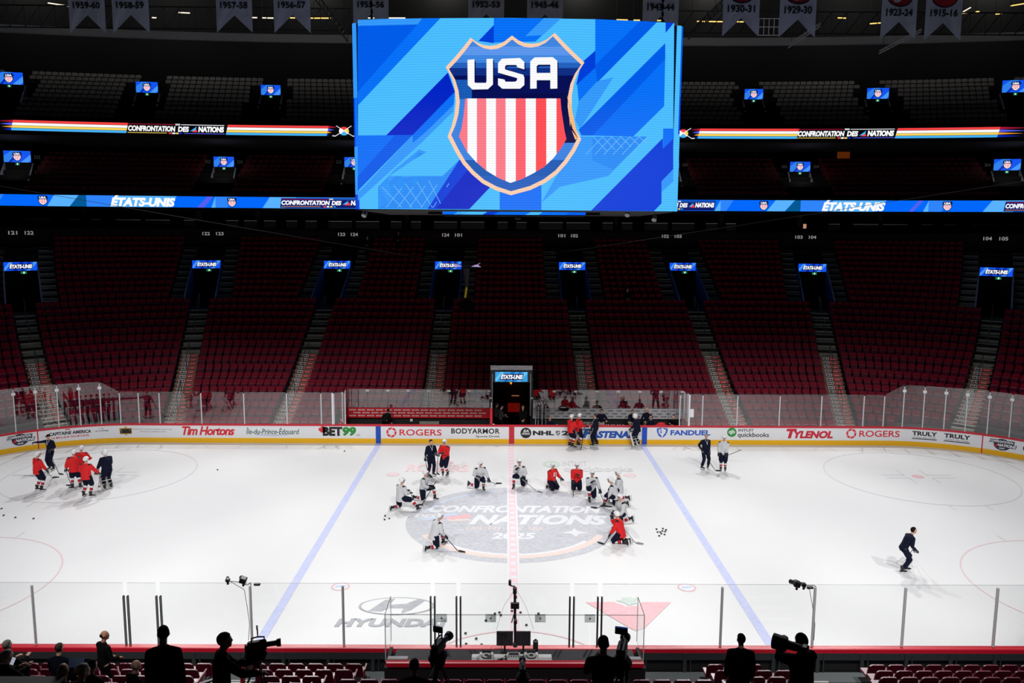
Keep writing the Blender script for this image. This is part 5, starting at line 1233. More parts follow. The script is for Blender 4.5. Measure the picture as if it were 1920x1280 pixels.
# cables and the hanging cable camera
def cable(pts, label, r=.012):
    P_ = [Vector(A(*p)) for p in pts]; mb = MB(); mb.tube([tuple(q - P_[0]) for q in P_], r, STEELD, 5); tag(mb.build('cable', loc=tuple(P_[0])), label, 'cable')
cable([(-20, 345, 40), (440, 424, 48), (700, 468, 52), (868, 497, 54)], 'thin cable running down from the upper left to the hanging cable camera')
cable([(884, 497, 54), (1100, 466, 52), (1400, 420, 48), (1940, 336, 40)], 'thin cable running up to the right from the hanging cable camera')
p = at_d(875, 497, 54); t = empty('cable_camera', tuple(p), label='black cable camera with a yellow strap hanging before the left centre entrance', cat='camera')
mb = MB(); mb.box((0, 0, -.05), (.5, .3, .22), DARK, bev=.04); mb.tube([(0, 0, -.2), (.0, 0, -1.4)], [.3, .14], mat('cable_cam_body', (14, 16, 24), .6), 10); mb.build('carriage', t)
mb = MB()
for g in (-1, 1): mb.prism([(g * .3, -.08), (g * .92, .16), (g * .75, .02), (g * .95, -.12), (g * .4, -.1)][::g], -.05, .05, mat('cable_cam_wing', (190, 170, 230), emit=.7), Matrix.Rotation(pi / 2, 4, 'X'))
mb.build('lit_wing', t)['label'] = 'pale lit wing'
mb = MB(); mb.tube([(0, -.1, -1.45), (-.1, -.12, -2.15)], .07, mat('strap_yellow', (235, 205, 30), .5), 8); mb.build('strap', t)['label'] = 'yellow strap'
mb = MB(); mb.ball((0, 0, -2.6), (.62, .45, .42), mat('ballast_black', (3, 3, 4), .9, spec=.1), 14, 9, fn=lambda q: (q[0] * (1 - .6 * max(0, q[2])), q[1], q[2])); mb.tube([(.0, 0, -1.4), (.1, 0, -2.3)], .05, DARK, 6); mb.build('ballast_bag', t)
# warm-lit suite glimpses
def suite(px, py, w_, h_, col, label, e=.1):
    s = find(upper, 8.0, 19, px, -60, 60); q = upper(s, 8.0); z = (Vector(CAM) + ray(px, py) * ((q[1] - CAM[1]) / ray(px, py).y)).z
    mb = MB(); mb.box((0, 0, 0), (w_, .1, h_), mat('suite_glow_%d' % px, col, emit=e)); mb.box((0, .1, 0), (w_ + .2, .1, h_ + .2), DARK); tag(mb.build('lit_doorway', loc=(q[0], q[1] , z)), label, 'doorway')
suite(1581, 283, 1.1, 1.3, (255, 120, 30), 'dim orange lit doorway under the upper ribbon screen on the right', .08)
suite(1562, 272, 4.0, .3, (255, 140, 60), 'dim warm lit strip beside the orange doorway', .07)
suite(530, 267, 1.8, .6, (255, 180, 130), 'dim warm lit patch under the upper ribbon screen on the left', .05)
suite(1514, 424, .4, .4, (255, 190, 150), 'tiny warm lit patch in the suites below the right ÉTATS-UNIS lettering', .5)
# ------------------------------------------------------------------ people
TMP = bpy.data.scenes.new('tmp_scene')
def remesh(mb, voxel, sm=4, colour=None, name='m', smooth=True):
    """fuse overlapping solids into one continuous skin; colour(centroid) -> material"""
    me = mb.mesh('t'); ob = bpy.data.objects.new('t', me); TMP.collection.objects.link(ob)
    md = ob.modifiers.new('r', 'REMESH'); md.mode = 'VOXEL'; md.voxel_size = voxel; md.use_smooth_shade = True
    if sm: m2 = ob.modifiers.new('s', 'SMOOTH'); m2.iterations = sm; m2.factor = .5
    with bpy.context.temp_override(scene=TMP, view_layer=TMP.view_layers[0]): dg = bpy.context.evaluated_depsgraph_get(); dg.update()
    out = bpy.data.meshes.new_from_object(ob.evaluated_get(dg)); out.name = name
    bpy.data.objects.remove(ob); bpy.data.meshes.remove(me)
    out.materials.clear(); mats = []
    idx = []
    for p in out.polygons:
        m = colour(p.center) if callable(colour) else colour
        if m not in mats: mats.append(m)
        idx.append(mats.index(m))
    for m in mats: out.materials.append(m)
    out.polygons.foreach_set('material_index', idx); out.polygons.foreach_set('use_smooth', [True] * len(idx)); out.update()
    return out
def join_mb(me, mb):
    """append the faces of mb to mesh me"""
    bm = bmesh.new(); bm.from_mesh(me); mi = {}
    for m in mb.mats:
        if m.name not in [x.name for x in me.materials]: me.materials.append(m)
        mi[m] = [x.name for x in me.materials].index(m.name)
    vs = [bm.verts.new(v) for v in mb.v]
    for f, k in zip(mb.f, mb.m):
        try: fc = bm.faces.new([vs[i] for i in f])
        except ValueError: continue
        fc.material_index = mi[mb.mats[k]]; fc.smooth = True
    bm.to_mesh(me); bm.free(); me.update()
def ik(a, c, l1, l2, pole):
    a, c, pole = Vector(a), Vector(c), Vector(pole); d = c - a; L_ = d.length
    if L_ > (l1 + l2) * .995: c = a + d * ((l1 + l2) * .995 / L_); d = c - a; L_ = d.length
    x = (l1 * l1 - l2 * l2 + L_ * L_) / (2 * L_); h = sqrt(max(0, l1 * l1 - x * x)); u = d.normalized()
    p = pole - u * pole.dot(u); p = p.normalized() if p.length > 1e-5 else Vector((0, 1, 0))
    return a + u * x + p * h, c
def ring_loft(mb, rings, n=12, m=None):
    """rings: (centre, right unit, front unit, rx, ry)"""
    vs = []; fs = []
    for c, r, f, rx, ry in rings:
        for k in range(n): a = 2 * pi * k / n; vs.append(c + r * cos(a) * rx + f * sin(a) * ry)
    for i in range(len(rings) - 1):
        for k in range(n): j = (k + 1) % n; fs.append((i * n + k, i * n + j, i * n + n + j, i * n + n + k))
    fs.append(tuple(range(n - 1, -1, -1))); fs.append(tuple(range((len(rings) - 1) * n, len(rings) * n)))
    mb.add(vs, fs, m)
SKIN = mat('skin_light', (206, 158, 134), .55); SKIN2 = mat('skin_tan', (176, 124, 96), .55); HAIRB = mat('hair_brown', (52, 36, 26), .7); HAIRG = mat('hair_grey', (128, 122, 116), .7); HAIRK = mat('hair_black', (14, 12, 11), .8, spec=.15); HAIRD = mat('hair_blond', (142, 108, 66), .7)
EYEW = mat('eye_white', (225, 222, 218), .3); EYED = mat('eye_iris', (30, 22, 18), .3); LIP = mat('lip', (150, 80, 74), .5)
JRED = mat('jersey_red', (228, 16, 22), .75, noise=.12, nscale=5); JWH = mat('jersey_white', (208, 209, 213), .8, noise=.06, nscale=5); JPATCH = mat('jersey_black_patch', (12, 12, 16), .7); NAVYC = mat('navy_cloth', (12, 19, 44), .85, noise=.25, nscale=6, spec=.2); BLKC = mat('black_cloth', (13, 13, 16), .9, noise=.3, nscale=6, spec=.15)
SRED = mat('sock_red', (178, 18, 36), .8); SWH = mat('sock_white', (235, 235, 238), .8); GLV = mat('glove_dark', (14, 18, 34), .6); GLVW = mat('glove_white', (222, 222, 222), .6); BOOT = mat('skate_boot', (16, 16, 18), .4); HOLD = mat('blade_holder_white', (226, 228, 232), .4); STEEL = mat('skate_steel', (190, 192, 196), .25, .8)
HELW = mat('helmet_white', (238, 239, 242), .25, spec=.6); HELV = mat('helmet_vent', (60, 62, 68), .5); BEIGE = mat('trousers_beige', (168, 158, 140), .8); KHAK = mat('trousers_grey', (96, 96, 100), .8); PADW = mat('pad_white', (228, 226, 220), .5); MAROON = mat('sweater_maroon', (44, 6, 12), .9, noise=.2, spec=.1); SHOE = mat('shoe_black', (12, 12, 13), .5)
STK = mat('stick_black', (20, 20, 22), .4); STKW = mat('stick_tape_white', (215, 215, 215), .6); STKY = mat('stick_yellow', (222, 190, 40), .5); STKS = mat('stick_silver', (140, 142, 146), .4)
POSES = {
    'stand': dict(pel=(0, 0, .95), feet=((-.13, .02), (.13, -.02)), hands=((-.27, .18, .92), (.27, .18, .92))),
    'kneelL': dict(pel=(0, -.02, .52), knees={0: (-.14, .02, .08), 1: (.17, .40, .56)}, ank={0: (-.14, -.40, .12), 1: (.17, .46, .12)}, kneel=0, hands=((-.2, .35, .5), (.2, .45, .6)), lean=12),
    'kneelR': dict(pel=(0, -.02, .52), knees={1: (.14, .02, .08), 0: (-.17, .40, .56)}, ank={1: (.14, -.40, .12), 0: (-.17, .46, .12)}, kneel=1, hands=((-.2, .45, .6), (.2, .35, .5)), lean=12),
    'kneel2': dict(pel=(0, -.08, .43), knees={0: (-.15, .20, .08), 1: (.15, .20, .08)}, ank={0: (-.12, -.2, .10), 1: (.12, -.2, .10)}, kneel=2, hands=((-.22, .3, .45), (.22, .3, .45)), lean=4),
    'sit': dict(pel=(0, 0, .52), knees={0: (-.14, .43, .52), 1: (.14, .43, .52)}, ank={0: (-.14, .45, .09), 1: (.14, .45, .09)}, hands=((-.12, .38, .62), (.12, .38, .62)), lean=8),
}
def person(loc, heading, label, outfit='red', pose='stand', hands=None, feet=None, lean=None, side=0, twist=0, look=0, nod=0, hair=None, head='helmet', skin=None, scale=1.0, group=None, number=None, lod=0, knees=None, pel=None, ank=None, foot_yaw=(0, 0), gloves=True, name='person', bulky=1.0):
    """loc: ground point under the pelvis. Returns (root, handL world, handR world)"""
    P = dict(POSES[pose]); skates = outfit in ('red', 'white', 'coach', 'goalie')
    if hands: P['hands'] = hands
    if feet: P['feet'] = feet
    if pel: P['pel'] = pel
    if knees: P['knees'] = {**P.get('knees', {}), **knees}
    if ank: P['ank'] = {**P.get('ank', {}), **ank}
    if lean is not None: P['lean'] = lean
    sk = SKIN if skin is None else skin; lift = .075 if skates else .0
    pel_ = Vector(P['pel'])
    if pose == 'stand': pel_.z += lift
    ln, sd, tw = R(P.get('lean', 3)), R(side), R(twist)
    up = Vector((sin(sd), sin(ln) * cos(sd), cos(ln) * cos(sd))).normalized()
    rt = Vector((cos(tw), sin(tw), 0)); rt = (rt - up * rt.dot(up)).normalized(); fr = up.cross(rt)
    rt0 = Vector((1, 0, 0)); fr0 = Vector((0, 1, 0))
    neck = pel_ + up * .55; chest = pel_ + up * .36
    hc = neck + (up * .6 + Vector((0, .25, .55))).normalized() * (.168 if skates else .18)
    sh = [neck - up * .085 + rt * s * .185 for s in (-1, 1)]
    hip = [pel_ + Vector((s * .10, 0, -.03)) for s in (-1, 1)]
    el, wr = [], []
    for i, s in enumerate((-1, 1)):
        e, w_ = ik(sh[i], P['hands'][i], .30, .27, Vector((s * .55, -.6, -.6))); el.append(e); wr.append(w_)
    kn, an, toe = [], [], []
    for i in (0, 1):
        if 'ank' in P and i in P['ank']:
            a = Vector(P['ank'][i]); k = Vector(P['knees'][i]) if i in P.get('knees', {}) else ik(hip[i], a, .45, .43, (0, 1, .1))[0]
        else:
            fx, fy = P['feet'][i][:2]; fz = P['feet'][i][2] if len(P['feet'][i]) > 2 else 0
            k, a = ik(hip[i], (fx, fy, .09 + lift + fz), .46, .44, (0, 1, 0)) if not (knees and i in knees) else (Vector(knees[i]), Vector((fx, fy, .09 + lift + fz)))
        kn.append(k); an.append(a)
        kneeling = P.get('kneel') == i or P.get('kneel') == 2
        y_ = R(foot_yaw[i])
        toe.append((Vector((0, -.15, -1.0)).normalized(), Vector((0, -1, .1)).normalized()) if kneeling else (Vector((-sin(y_), cos(y_), 0)), Vector((0, 0, -1))))
    root = empty(name, loc, R(heading), label=label, cat='person', group=group); root.scale = (scale * (1.03 if skates else 1),) * 3
    vx = .022 if lod == 0 else .03
    def obj(nm, me, lb=None):
        o = bpy.data.objects.new(nm, me); COL.objects.link(o); o.parent = root
        if lb: o['label'] = lb
        return o
    # ---- body: one continuous skin
    Hm = Matrix.Rotation(R(look) + tw, 4, 'Z') @ Matrix.Rotation(-R(nod), 4, 'X')
    hr, hf, hu = [(Hm @ Vector(v)) for v in ((1, 0, 0), (0, 1, 0), (0, 0, 1))]
    HM = Matrix.Translation(hc) @ Hm
    b = MB()
    b.ball((0, 0, .02), (.076, .098, .105), None, 14, 10, HM); b.ball((0, .025, -.055), (.055, .07, .065), None, 12, 8, HM); b.ball((0, .097, -.012), (.016, .026, .026), None, 8, 6, HM)
    b.tube([HM @ Vector((0, .1, .03)), HM @ Vector((0, .112, -.02))], [.008, .017], None, 6); b.ball((0, .085, -.085), (.028, .02, .02), None, 8, 6, HM)
    for s in (-1, 1): b.ball((s * .08, -.005, 0), (.016, .028, .036), None, 8, 6, HM)
    b.tube([neck - up * .1, neck + (hc - neck) * .3, hc - hu * .03], [.065, .055, .052], None, 10)
    ring_loft(b, [(pel_ - Vector((0, 0, .08)), rt0, fr0, .11, .09), (pel_ + Vector((0, 0, .02)), rt0, fr0, .145, .105), (pel_ + up * .18, rt0, fr0, .13, .09), (chest, rt, fr, .155, .105), (neck - up * .09, rt, fr, .15, .085), (neck - up * .02, rt, fr, .07, .06)], 14)
    for i in (0, 1):
        b.tube([neck - up * .06 + rt * (-1, 1)[i] * .05, sh[i], (sh[i] + el[i]) / 2, el[i], (el[i] + wr[i]) / 2 + (el[i] - wr[i]) * .15, wr[i]], [.05, .052, .045, .036, .038, .025], None, 10)
        b.tube([hip[i] + Vector((0, 0, .06)), hip[i] - (hip[i] - kn[i]) * .3, kn[i], kn[i] + (an[i] - kn[i]) * .3, an[i]], [.085, .078, .052, .054, .036], None, 10)
        b.tube([an[i], an[i] + toe[i][0] * .05 + toe[i][1] * .03, an[i] + toe[i][0] * .11 + toe[i][1] * .045], [.034, .024, .016], None, 8)
    body = remesh(b, .016 if lod == 0 else .02, 3, sk, 'body')
    d = MB()
    for s in (-1, 1):
        d.ball((s * .031, .088, .012), (.013, .008, .008), EYEW, 8, 6, HM); d.ball((s * .031, .095, .012), (.006, .004, .006), EYED, 6, 5, HM)
        d.box((s * .031, .094, .034), (.03, .008, .006), hair or HAIRB, HM)
    d.box((0, .098, -.052), (.04, .01, .007), LIP, HM)
    # hands: palm, four curled fingers, thumb
    hand_pts = []
    for i, s in enumerate((-1, 1)):
        fwd = (wr[i] - el[i]).normalized(); sdv = fwd.cross(Vector((0, 0, 1)));
        sdv = sdv.normalized() if sdv.length > .1 else Vector((1, 0, 0)); pn = sdv.cross(fwd).normalized()   # pn: back of hand
        if pn.z < 0: pn = -pn
        hand_pts.append(wr[i] + fwd * .08 - pn * .02)
        gl = gloves and skates; m = GLV if gl else sk; g = 1.8 if gl else 1.0
        t = d if not gl else MB()
        ring_loft(t, [(wr[i] - fwd * (.10 if gl else .0), sdv, pn, .034 * g * 1.05, .03 * g), (wr[i] + fwd * .01, sdv, pn, .036 * g, .022 * g), (wr[i] + fwd * .06, sdv, pn, .042 * g, .019 * g), (wr[i] + fwd * .095, sdv, pn, .04 * g, .014 * g)], 10, m)
        for q in range(4):
            o0 = wr[i] + fwd * .09 + sdv * ((q - 1.5) * .021 * g); L_ = (.062, .072, .068, .052)[q] * (1.1 if gl else 1); r_ = .0085 * g
            p1 = o0 + fwd * L_ * .45 - pn * .012; p2 = p1 + (fwd * .35 - pn * .9).normalized() * L_ * .4; p3 = p2 + (-fwd * .6 - pn * .6).normalized() * L_ * .3
            t.tube([o0, p1, p2, p3], [r_ * 1.1, r_, r_ * .95, r_ * .75], m, 6)
        th = wr[i] + fwd * .03 - sdv * s * .035 * g
        t.tube([th, th + (fwd * .7 - sdv * s * .55 - pn * .3).normalized() * .035 * g, th + (fwd * .9 - sdv * s * .1 - pn * .9).normalized() * .062 * g], [.012 * g, .011 * g, .008 * g], m, 6)
        if gl:
            t.tube([wr[i] - fwd * .11, wr[i] - fwd * .06], [.058, .056], GLVW if outfit != 'coach' else GLV, 10)
            o = t.build('glove', root, smooth=True)
    join_mb(body, d); obj('body', body)
    # ---- clothes
    bulk = {'red': 1.5, 'white': 1.5, 'goalie': 1.55, 'coach': 1.2, 'staff': 1.03, 'suit': 1.1}[outfit] * bulky
    loose = outfit in ('red', 'white', 'goalie'); hemz = .17 if loose else .02
    j = MB(); kb = pose.startswith('kneel')
    ring_loft(j, [(pel_ - up * hemz, rt0, fr0, .15 * bulk, .118 * bulk), (pel_ + up * .08, rt0, fr0, .152 * bulk, .12 * bulk), (pel_ + up * .2, rt0, fr0, .15 * bulk, .112 * bulk), (chest, rt, fr, .168 * bulk, .122 * bulk), (neck - up * .10, rt, fr, .172 * min(bulk, 1.3), .105 * min(bulk, 1.3)), (neck - up * .03, rt, fr, .11, .08), (neck + up * (.0 if loose else .03), rt, fr, .068, .064)], 16)
    sw = (1.55 if loose else 1.15) * bulky
    for i in (0, 1):
        j.tube([neck - up * .045 + rt * (-1, 1)[i] * .05, neck - up * .06 + rt * (-1, 1)[i] * .12, sh[i], (sh[i] + el[i]) / 2, el[i], (el[i] * .5 + wr[i] * .5), wr[i] + (el[i] - wr[i]) * (.22 if (loose and gloves) else .04)], [.06, .066, .072 * sw, .064 * sw, .056 * sw, .05 * sw, .042 * sw], None, 12)
    top = {'red': JRED, 'white': JWH, 'goalie': NAVYC, 'coach': NAVYC, 'staff': BLKC, 'suit': BLKC}[outfit]
    if isinstance(P.get('top'), object) and outfit == 'x': pass
    patch = [s_ + rt * (-1, 1)[i] * .02 + up * .05 for i, s_ in enumerate(sh)]
    def tc(c):
        if outfit in ('red', 'white'):
            for i, q in enumerate(patch):
                dd = c - q; dd.y *= .65
                if dd.length < .066: return JPATCH
        return TOPM.get('m', top)
    TOPM.clear(); TOPM.update({'m': TOPX.get('top', top)})
    obj({'red': 'jersey', 'white': 'jersey', 'goalie': 'jersey'}.get(outfit, 'jacket'), remesh(j, vx, 4, tc, 'jersey'), None)
    if number:
        t = MB(); fc = chest - up * .02; put_text(t, number, -.1, .1, -.1, .1, lambda u, v: tuple(fc + rt * u + up * v + fr * (.122 * bulk + .022)), SWH, .05); t.build('number', root)
    if outfit == 'coach':
        t = MB(); a0 = neck + fr * .10 - up * .02
        for s in (-1, 1): t.tube([neck + rt * s * .07 + up * .02, neck + rt * s * .06 + fr * .10 - up * .03, chest + rt * s * .02 + fr * .165 + up * .06, chest + fr * .185 - up * .04], .009, HOLD, 5)
        t.build('lanyard', root)['label'] = 'white whistle lanyard'
    # trousers
    pm = {'red': NAVYC, 'white': NAVYC, 'goalie': NAVYC, 'coach': NAVYC, 'staff': BLKC, 'suit': BLKC}[outfit]; pm = TOPX.get('pants', pm)
    full = outfit in ('coach', 'staff', 'suit'); pw_ = 1.2 if loose else 1.0
    j = MB(); ring_loft(j, [(pel_ - Vector((0, 0, .10)), rt0, fr0, .14 * pw_, .115 * pw_), (pel_ + Vector((0, 0, .03)), rt0, fr0, .155 * pw_, .12 * pw_), (pel_ + up * .12, rt0, fr0, .14 * pw_, .108 * pw_)], 14)
    for i in (0, 1):
        kd = (kn[i] - hip[i]).normalized()
        if full: j.tube([hip[i] + Vector((0, 0, .04)), hip[i] + (kn[i] - hip[i]) * .4, kn[i], kn[i] + (an[i] - kn[i]) * .45, an[i] + (kn[i] - an[i]) * (.06 if not skates else .16)], [.115, .108, .09, .084, .08], None, 12)
        else: j.tube([hip[i] + Vector((0, 0, .04)), hip[i] + (kn[i] - hip[i]) * .4, kn[i] + kd * .02], [.14, .14, .112], None, 12)
    obj('trousers', remesh(j, vx, 4, pm, 'trousers'))
    for i in (0, 1):
        if not full:
            j = MB(); A_, K_ = an[i], kn[i]; ax = (A_ - K_); L_ = ax.length; axn = ax.normalized()
            if outfit == 'goalie':
                ff = (toe[i][0] - axn * toe[i][0].dot(axn)).normalized(); sdv = axn.cross(ff).normalized()
                M = Matrix((( sdv.x, ff.x, -axn.x, 0), (sdv.y, ff.y, -axn.y, 0), (sdv.z, ff.z, -axn.z, 0), (0, 0, 0, 1)))
                M = Matrix.Translation((A_ + K_) / 2 + ff * .085) @ M
                j.box((0, 0, .06), (.27, .11, L_ + .38), PADW, M, bev=.04); j.box((0, .058, .25), (.24, .03, .1), SRED, M, bev=.01); j.box((0, .058, -.1), (.24, .03, .12), SRED, M, bev=.01)
                j.box((0, -.1, 0), (.15, .12, L_ * .9), NAVYC, M, bev=.04)
                for z_ in (-.12, .05, .2): j.box((0, -.14, z_), (.2, .06, .035), PADW, M)
                j.build('leg_pad', root)['label'] = 'white goalie leg pad with red bands'
            else:
                j.tube([K_ - axn * .03, K_ + ax * .2, K_ + ax * .45, A_ - axn * .05], [.078, .082, .074, .055], None, 12)
                me = remesh(j, vx, 3, lambda c: (lambda t: SWH if .18 < t < .38 else (SRED if .38 <= t < .66 else (SWH if .66 <= t < .72 else NAVYC)))((c - K_).dot(axn) / L_), 'sock'); obj('sock', me)
        # footwear
        A_ = an[i]; tf, td = toe[i]; sd_ = tf.cross(td).normalized()
        M = Matrix(((sd_.x, tf.x, -td.x, A_.x), (sd_.y, tf.y, -td.y, A_.y), (sd_.z, tf.z, -td.z, A_.z), (0, 0, 0, 1)))
        j = MB()
        bm_ = BOOT if skates else SHOE; hb = .09
        j.tube([(0, -.012, .13 if skates else .03), (0, -.004, .06 if skates else .02), (0, .004, 0), (0, .012, -.045)], [.064, .06, .058, .054], bm_, 14, M=M)
        ring_loft2 = [((0, -.075, -.055), .034, .03), ((0, -.03, -.045), .046, .045), ((0, .05, -.055), .045, .036), ((0, .13, -.066), .046, .026), ((0, .185, -.072), .03, .018)]
        vs = []; fs = []; n = 10
        for c, rx, rz_ in ring_loft2:
            for k in range(n): a = 2 * pi * k / n; vs.append((c[0] + rx * cos(a), c[1], c[2] + rz_ * sin(a)))
        for q in range(len(ring_loft2) - 1):
            for k in range(n): jn = (k + 1) % n; fs.append((q * n + k, q * n + n + k, q * n + n + jn, q * n + jn))
        fs += [tuple(range(n)), tuple(range(len(vs) - 1, len(vs) - n - 1, -1))]; j.add(vs, fs, bm_, M)
        if not skates: j.box((0, .05, -.088), (.085, .27, .012), bm_, M)
        o = j.build('skate' if skates else 'shoe', root, smooth=True)
        if skates:
            h = MB(); h.box((0, -.05, -.112), (.03, .05, .045), HOLD, M); h.box((0, .11, -.112), (.03, .06, .045), HOLD, M); h.box((0, .04, -.132), (.024, .27, .018), HOLD, M); h.box((0, .04, -.15), (.006, .29, .022), STEEL, M); q = h.build('blade', o)
    # headgear / hair
    t = MB()
    if head == 'helmet':
        t.ball((0, -.005, .035), (.122, .146, .13), HELW, 16, 12, HM, fn=lambda q: (q[0] * (.78 if q[1] > .2 and q[2] < .25 else 1), q[1] * (.55 if q[1] > .2 and q[2] < .25 else 1), max(q[2], -.55) * (1 if q[1] < .2 or q[2] > .25 else .9)))
        for s in (-1, 0, 1): t.box((s * .045, .0, .162 - abs(s) * .012), (.014, .09, .006), HELV, HM)
        o = t.build('helmet', root, smooth=True); v = MB(); v.tube([HM @ Vector((-.08, .075, .04)), HM @ Vector((0, .145, .04)), HM @ Vector((.08, .075, .04))], .006, HELV, 6)
        v.add([HM @ Vector(q) for q in ((-.085, .08, .04), (0, .14, .04), (.085, .08, .04), (.08, .09, -.02), (0, .145, -.03), (-.08, .09, -.02))], [(0, 1, 4, 5), (1, 2, 3, 4)], glass_mat('visor', .08, (.85, .88, .9))); v.build('visor', o)
    elif head == 'mask':
        t.ball((0, .01, .01), (.118, .15, .15), HELW, 16, 12, HM); 
        for s in range(-2, 3): t.tube([HM @ Vector((s * .03, .155 - abs(s) * .008, -.07)), HM @ Vector((s * .03, .165 - abs(s) * .01, .05))], .006, STEEL, 5)
        t.box((0, .152, .0), (.13, .01, .09), EYED, HM); t.build('goalie_mask', root, smooth=True)
    elif head == 'cap':
        t.ball((0, -.005, .05), (.085, .108, .088), BLKC, 14, 10, HM, fn=lambda q: (q[0], q[1], max(q[2], -.2))); t.add([HM @ Vector(q) for q in ((-.07, .08, .05), (-.06, .16, .035), (.06, .16, .035), (.07, .08, .05), (-.07, .08, .062), (-.06, .16, .045), (.06, .16, .045), (.07, .08, .062))], [(0, 1, 2, 3), (7, 6, 5, 4), (1, 5, 6, 2), (0, 4, 5, 1), (3, 2, 6, 7)], BLKC); t.build('cap', root, smooth=True)
    elif head == 'beanie':
        t.ball((0, -.01, .03), (.1, .122, .135), BLKC, 14, 10, HM, fn=lambda q: (q[0], q[1] * (.8 if q[1] > .2 and q[2] < .2 else 1), max(q[2], -.75))); t.build('hat', root, smooth=True)
    elif head == 'hair':
        t.ball((0, -.008, .035), (.086, .108, .104), hair or HAIRB, 14, 12, HM, fn=lambda q: (q[0] * (.8 if q[1] > .25 and q[2] < .45 else 1), q[1] * (.6 if q[1] > .25 and q[2] < .45 else 1), max(q[2], -.7))); t.build('hair', root, smooth=True)
    elif head == 'long':
        t.ball((0, -.008, .035), (.09, .112, .106), hair or HAIRB, 14, 12, HM, fn=lambda q: (q[0] * (.8 if q[1] > .25 and q[2] < .45 else 1), q[1] * (.6 if q[1] > .25 and q[2] < .45 else 1), q[2])); t.ball((0, -.06, -.1), (.09, .06, .17), hair or HAIRB, 12, 8, HM); t.build('hair', root, smooth=True)
    elif head == 'fringe':
        t.ball((0, -.012, .005), (.083, .104, .07), hair or HAIRG, 14, 10, HM, fn=lambda q: (q[0] * (.8 if q[1] > .1 else 1), q[1] * (.6 if q[1] > .1 else 1), q[2])); t.build('hair', root, smooth=True)
    M = Matrix.Translation(loc) @ Matrix.Rotation(R(heading), 4, 'Z') @ Matrix.Scale(scale, 4)
    return root, M @ hand_pts[0], M @ hand_pts[1]
TOPM = {}; TOPX = {}
def stick(H, B, blade, label, ext=.45, m=None, tape=True, goalie=False, length=None):
    """shaft through the hand H down to the heel B; blade: direction on the ice"""
    H, B = Vector(H), Vector(B); d = (H - B).normalized(); top = B + d * (length or ((H - B).length + ext)); bd = Vector(blade).normalized()
    t = empty('hockey_stick', tuple(B), label=label, cat='hockey stick'); m = m or STK
    mb = MB(); mb.tube([tuple(d * .02), tuple(top - B)], .016 if not goalie else .02, m, 6)
    mb.build('shaft', t)
    up = Vector((0, 0, 1)); n = bd.cross(up).normalized(); mb = MB(); hh = .075 if not goalie else .11; L_ = .3 if not goalie else .38
    P_ = [(0, 0), (L_ * .5, .0), (L_, .02), (L_, hh * .8), (L_ * .5, hh), (0, hh)]
    vs = [tuple(bd * a + up * b_ + n * (s * .006 + .02 * (a / L_) ** 2)) for s in (-1, 1) for a, b_ in P_]; k = len(P_)
    mb.add(vs, [tuple(range(k - 1, -1, -1)), tuple(range(k, 2 * k))] + [(i, (i + 1) % k, k + (i + 1) % k, k + i) for i in range(k)], m); mb.build('blade', t)
    if tape: mb = MB(); q = (top - B); mb.tube([tuple(q - d * .14), tuple(q)], .02, STKW, 6); mb.build('grip_tape', t)
    return t
# ------------------------------------------------------------------ the cast on the ice
def G(px, py, z=0.0): q = at_z(px, py, z); return (q.x, q.y, z)
DR = lambda a: (-sin(R(a)), cos(R(a)), 0)
# left group
_, hl, hr = person(G(97, 881), 168, 'coach in navy tracksuit and black cap pointing left with an outstretched arm', 'coach', hands=((-.28, .3, 1.12), (.75, .12, 1.42)), head='cap', look=-10, hair=HAIRG, gloves=True)
stick(hl, G(111, 889), (1, -.3, 0), 'thin stick held by the pointing coach in the black cap', .1)
_, hl, hr = person(G(73, 921), -35, 'leftmost skater in red, seen from behind, in the left circle group', 'red', hands=((-.25, .3, 1.15), (.36, .25, 1.0)), look=-10, feet=((-.16, 0), (.14, .06)), foot_yaw=(-30, -40))
stick(hr, G(99, 896), (1, .3, 0), 'stick of the leftmost red skater, mostly hidden behind him', .1)
_, hl, hr = person(G(142, 917), 30, 'skater in red with a stick in his left hand, mid left group', 'red', hands=((-.34, .15, .98), (.22, .32, 1.15)), feet=((-.12, .02), (.2, .0)), foot_yaw=(60, -30), look=20)
stick(hl, G(134, 911), (-1, .1, 0), 'thin stick with its blade left of the middle red skaters', .25)
_, hl, hr = person(G(156, 908), 12, 'skater in red half hidden behind his teammate in the left group', 'red', hands=((-.32, .3, 1.22), (.3, .3, 1.2)), feet=((-.12, 0), (.14, 0)), look=10)
_, hl, hr = person(G(164, 932), -8, 'skater in red with his back to us, nearest of the left group', 'red', hands=((-.3, .26, 1.05), (.52, .28, 1.02)), feet=((-.18, 0), (.17, 0)), look=-5, foot_yaw=(0, -60))
stick(hr, G(184, 913), (1, .5, 0), 'pale stick held out to the right by the nearest red skater', .1, STKS)
_, hl, hr = person(G(203, 917), 52, 'goalie in navy with white leg pads standing right of the red skaters', 'goalie', hands=((-.32, .28, .98), (.24, .3, 1.0)), feet=((-.16, 0), (.15, .02)), head='mask', look=15, lean=6)
mb = MB(); mb.box((0, 0, 0), (.22, .07, .34), PADW, bev=.03); mb.box((0, -.04, 0), (.16, .02, .26), GLV, bev=.01); o = mb.build('goalie_blocker', loc=tuple(hl + Vector((-.02, -.03, 0)))); tag(o, 'white goalie blocker on the left hand of the navy goalie', 'blocker'); o.rotation_euler = (.2, .2, .5)
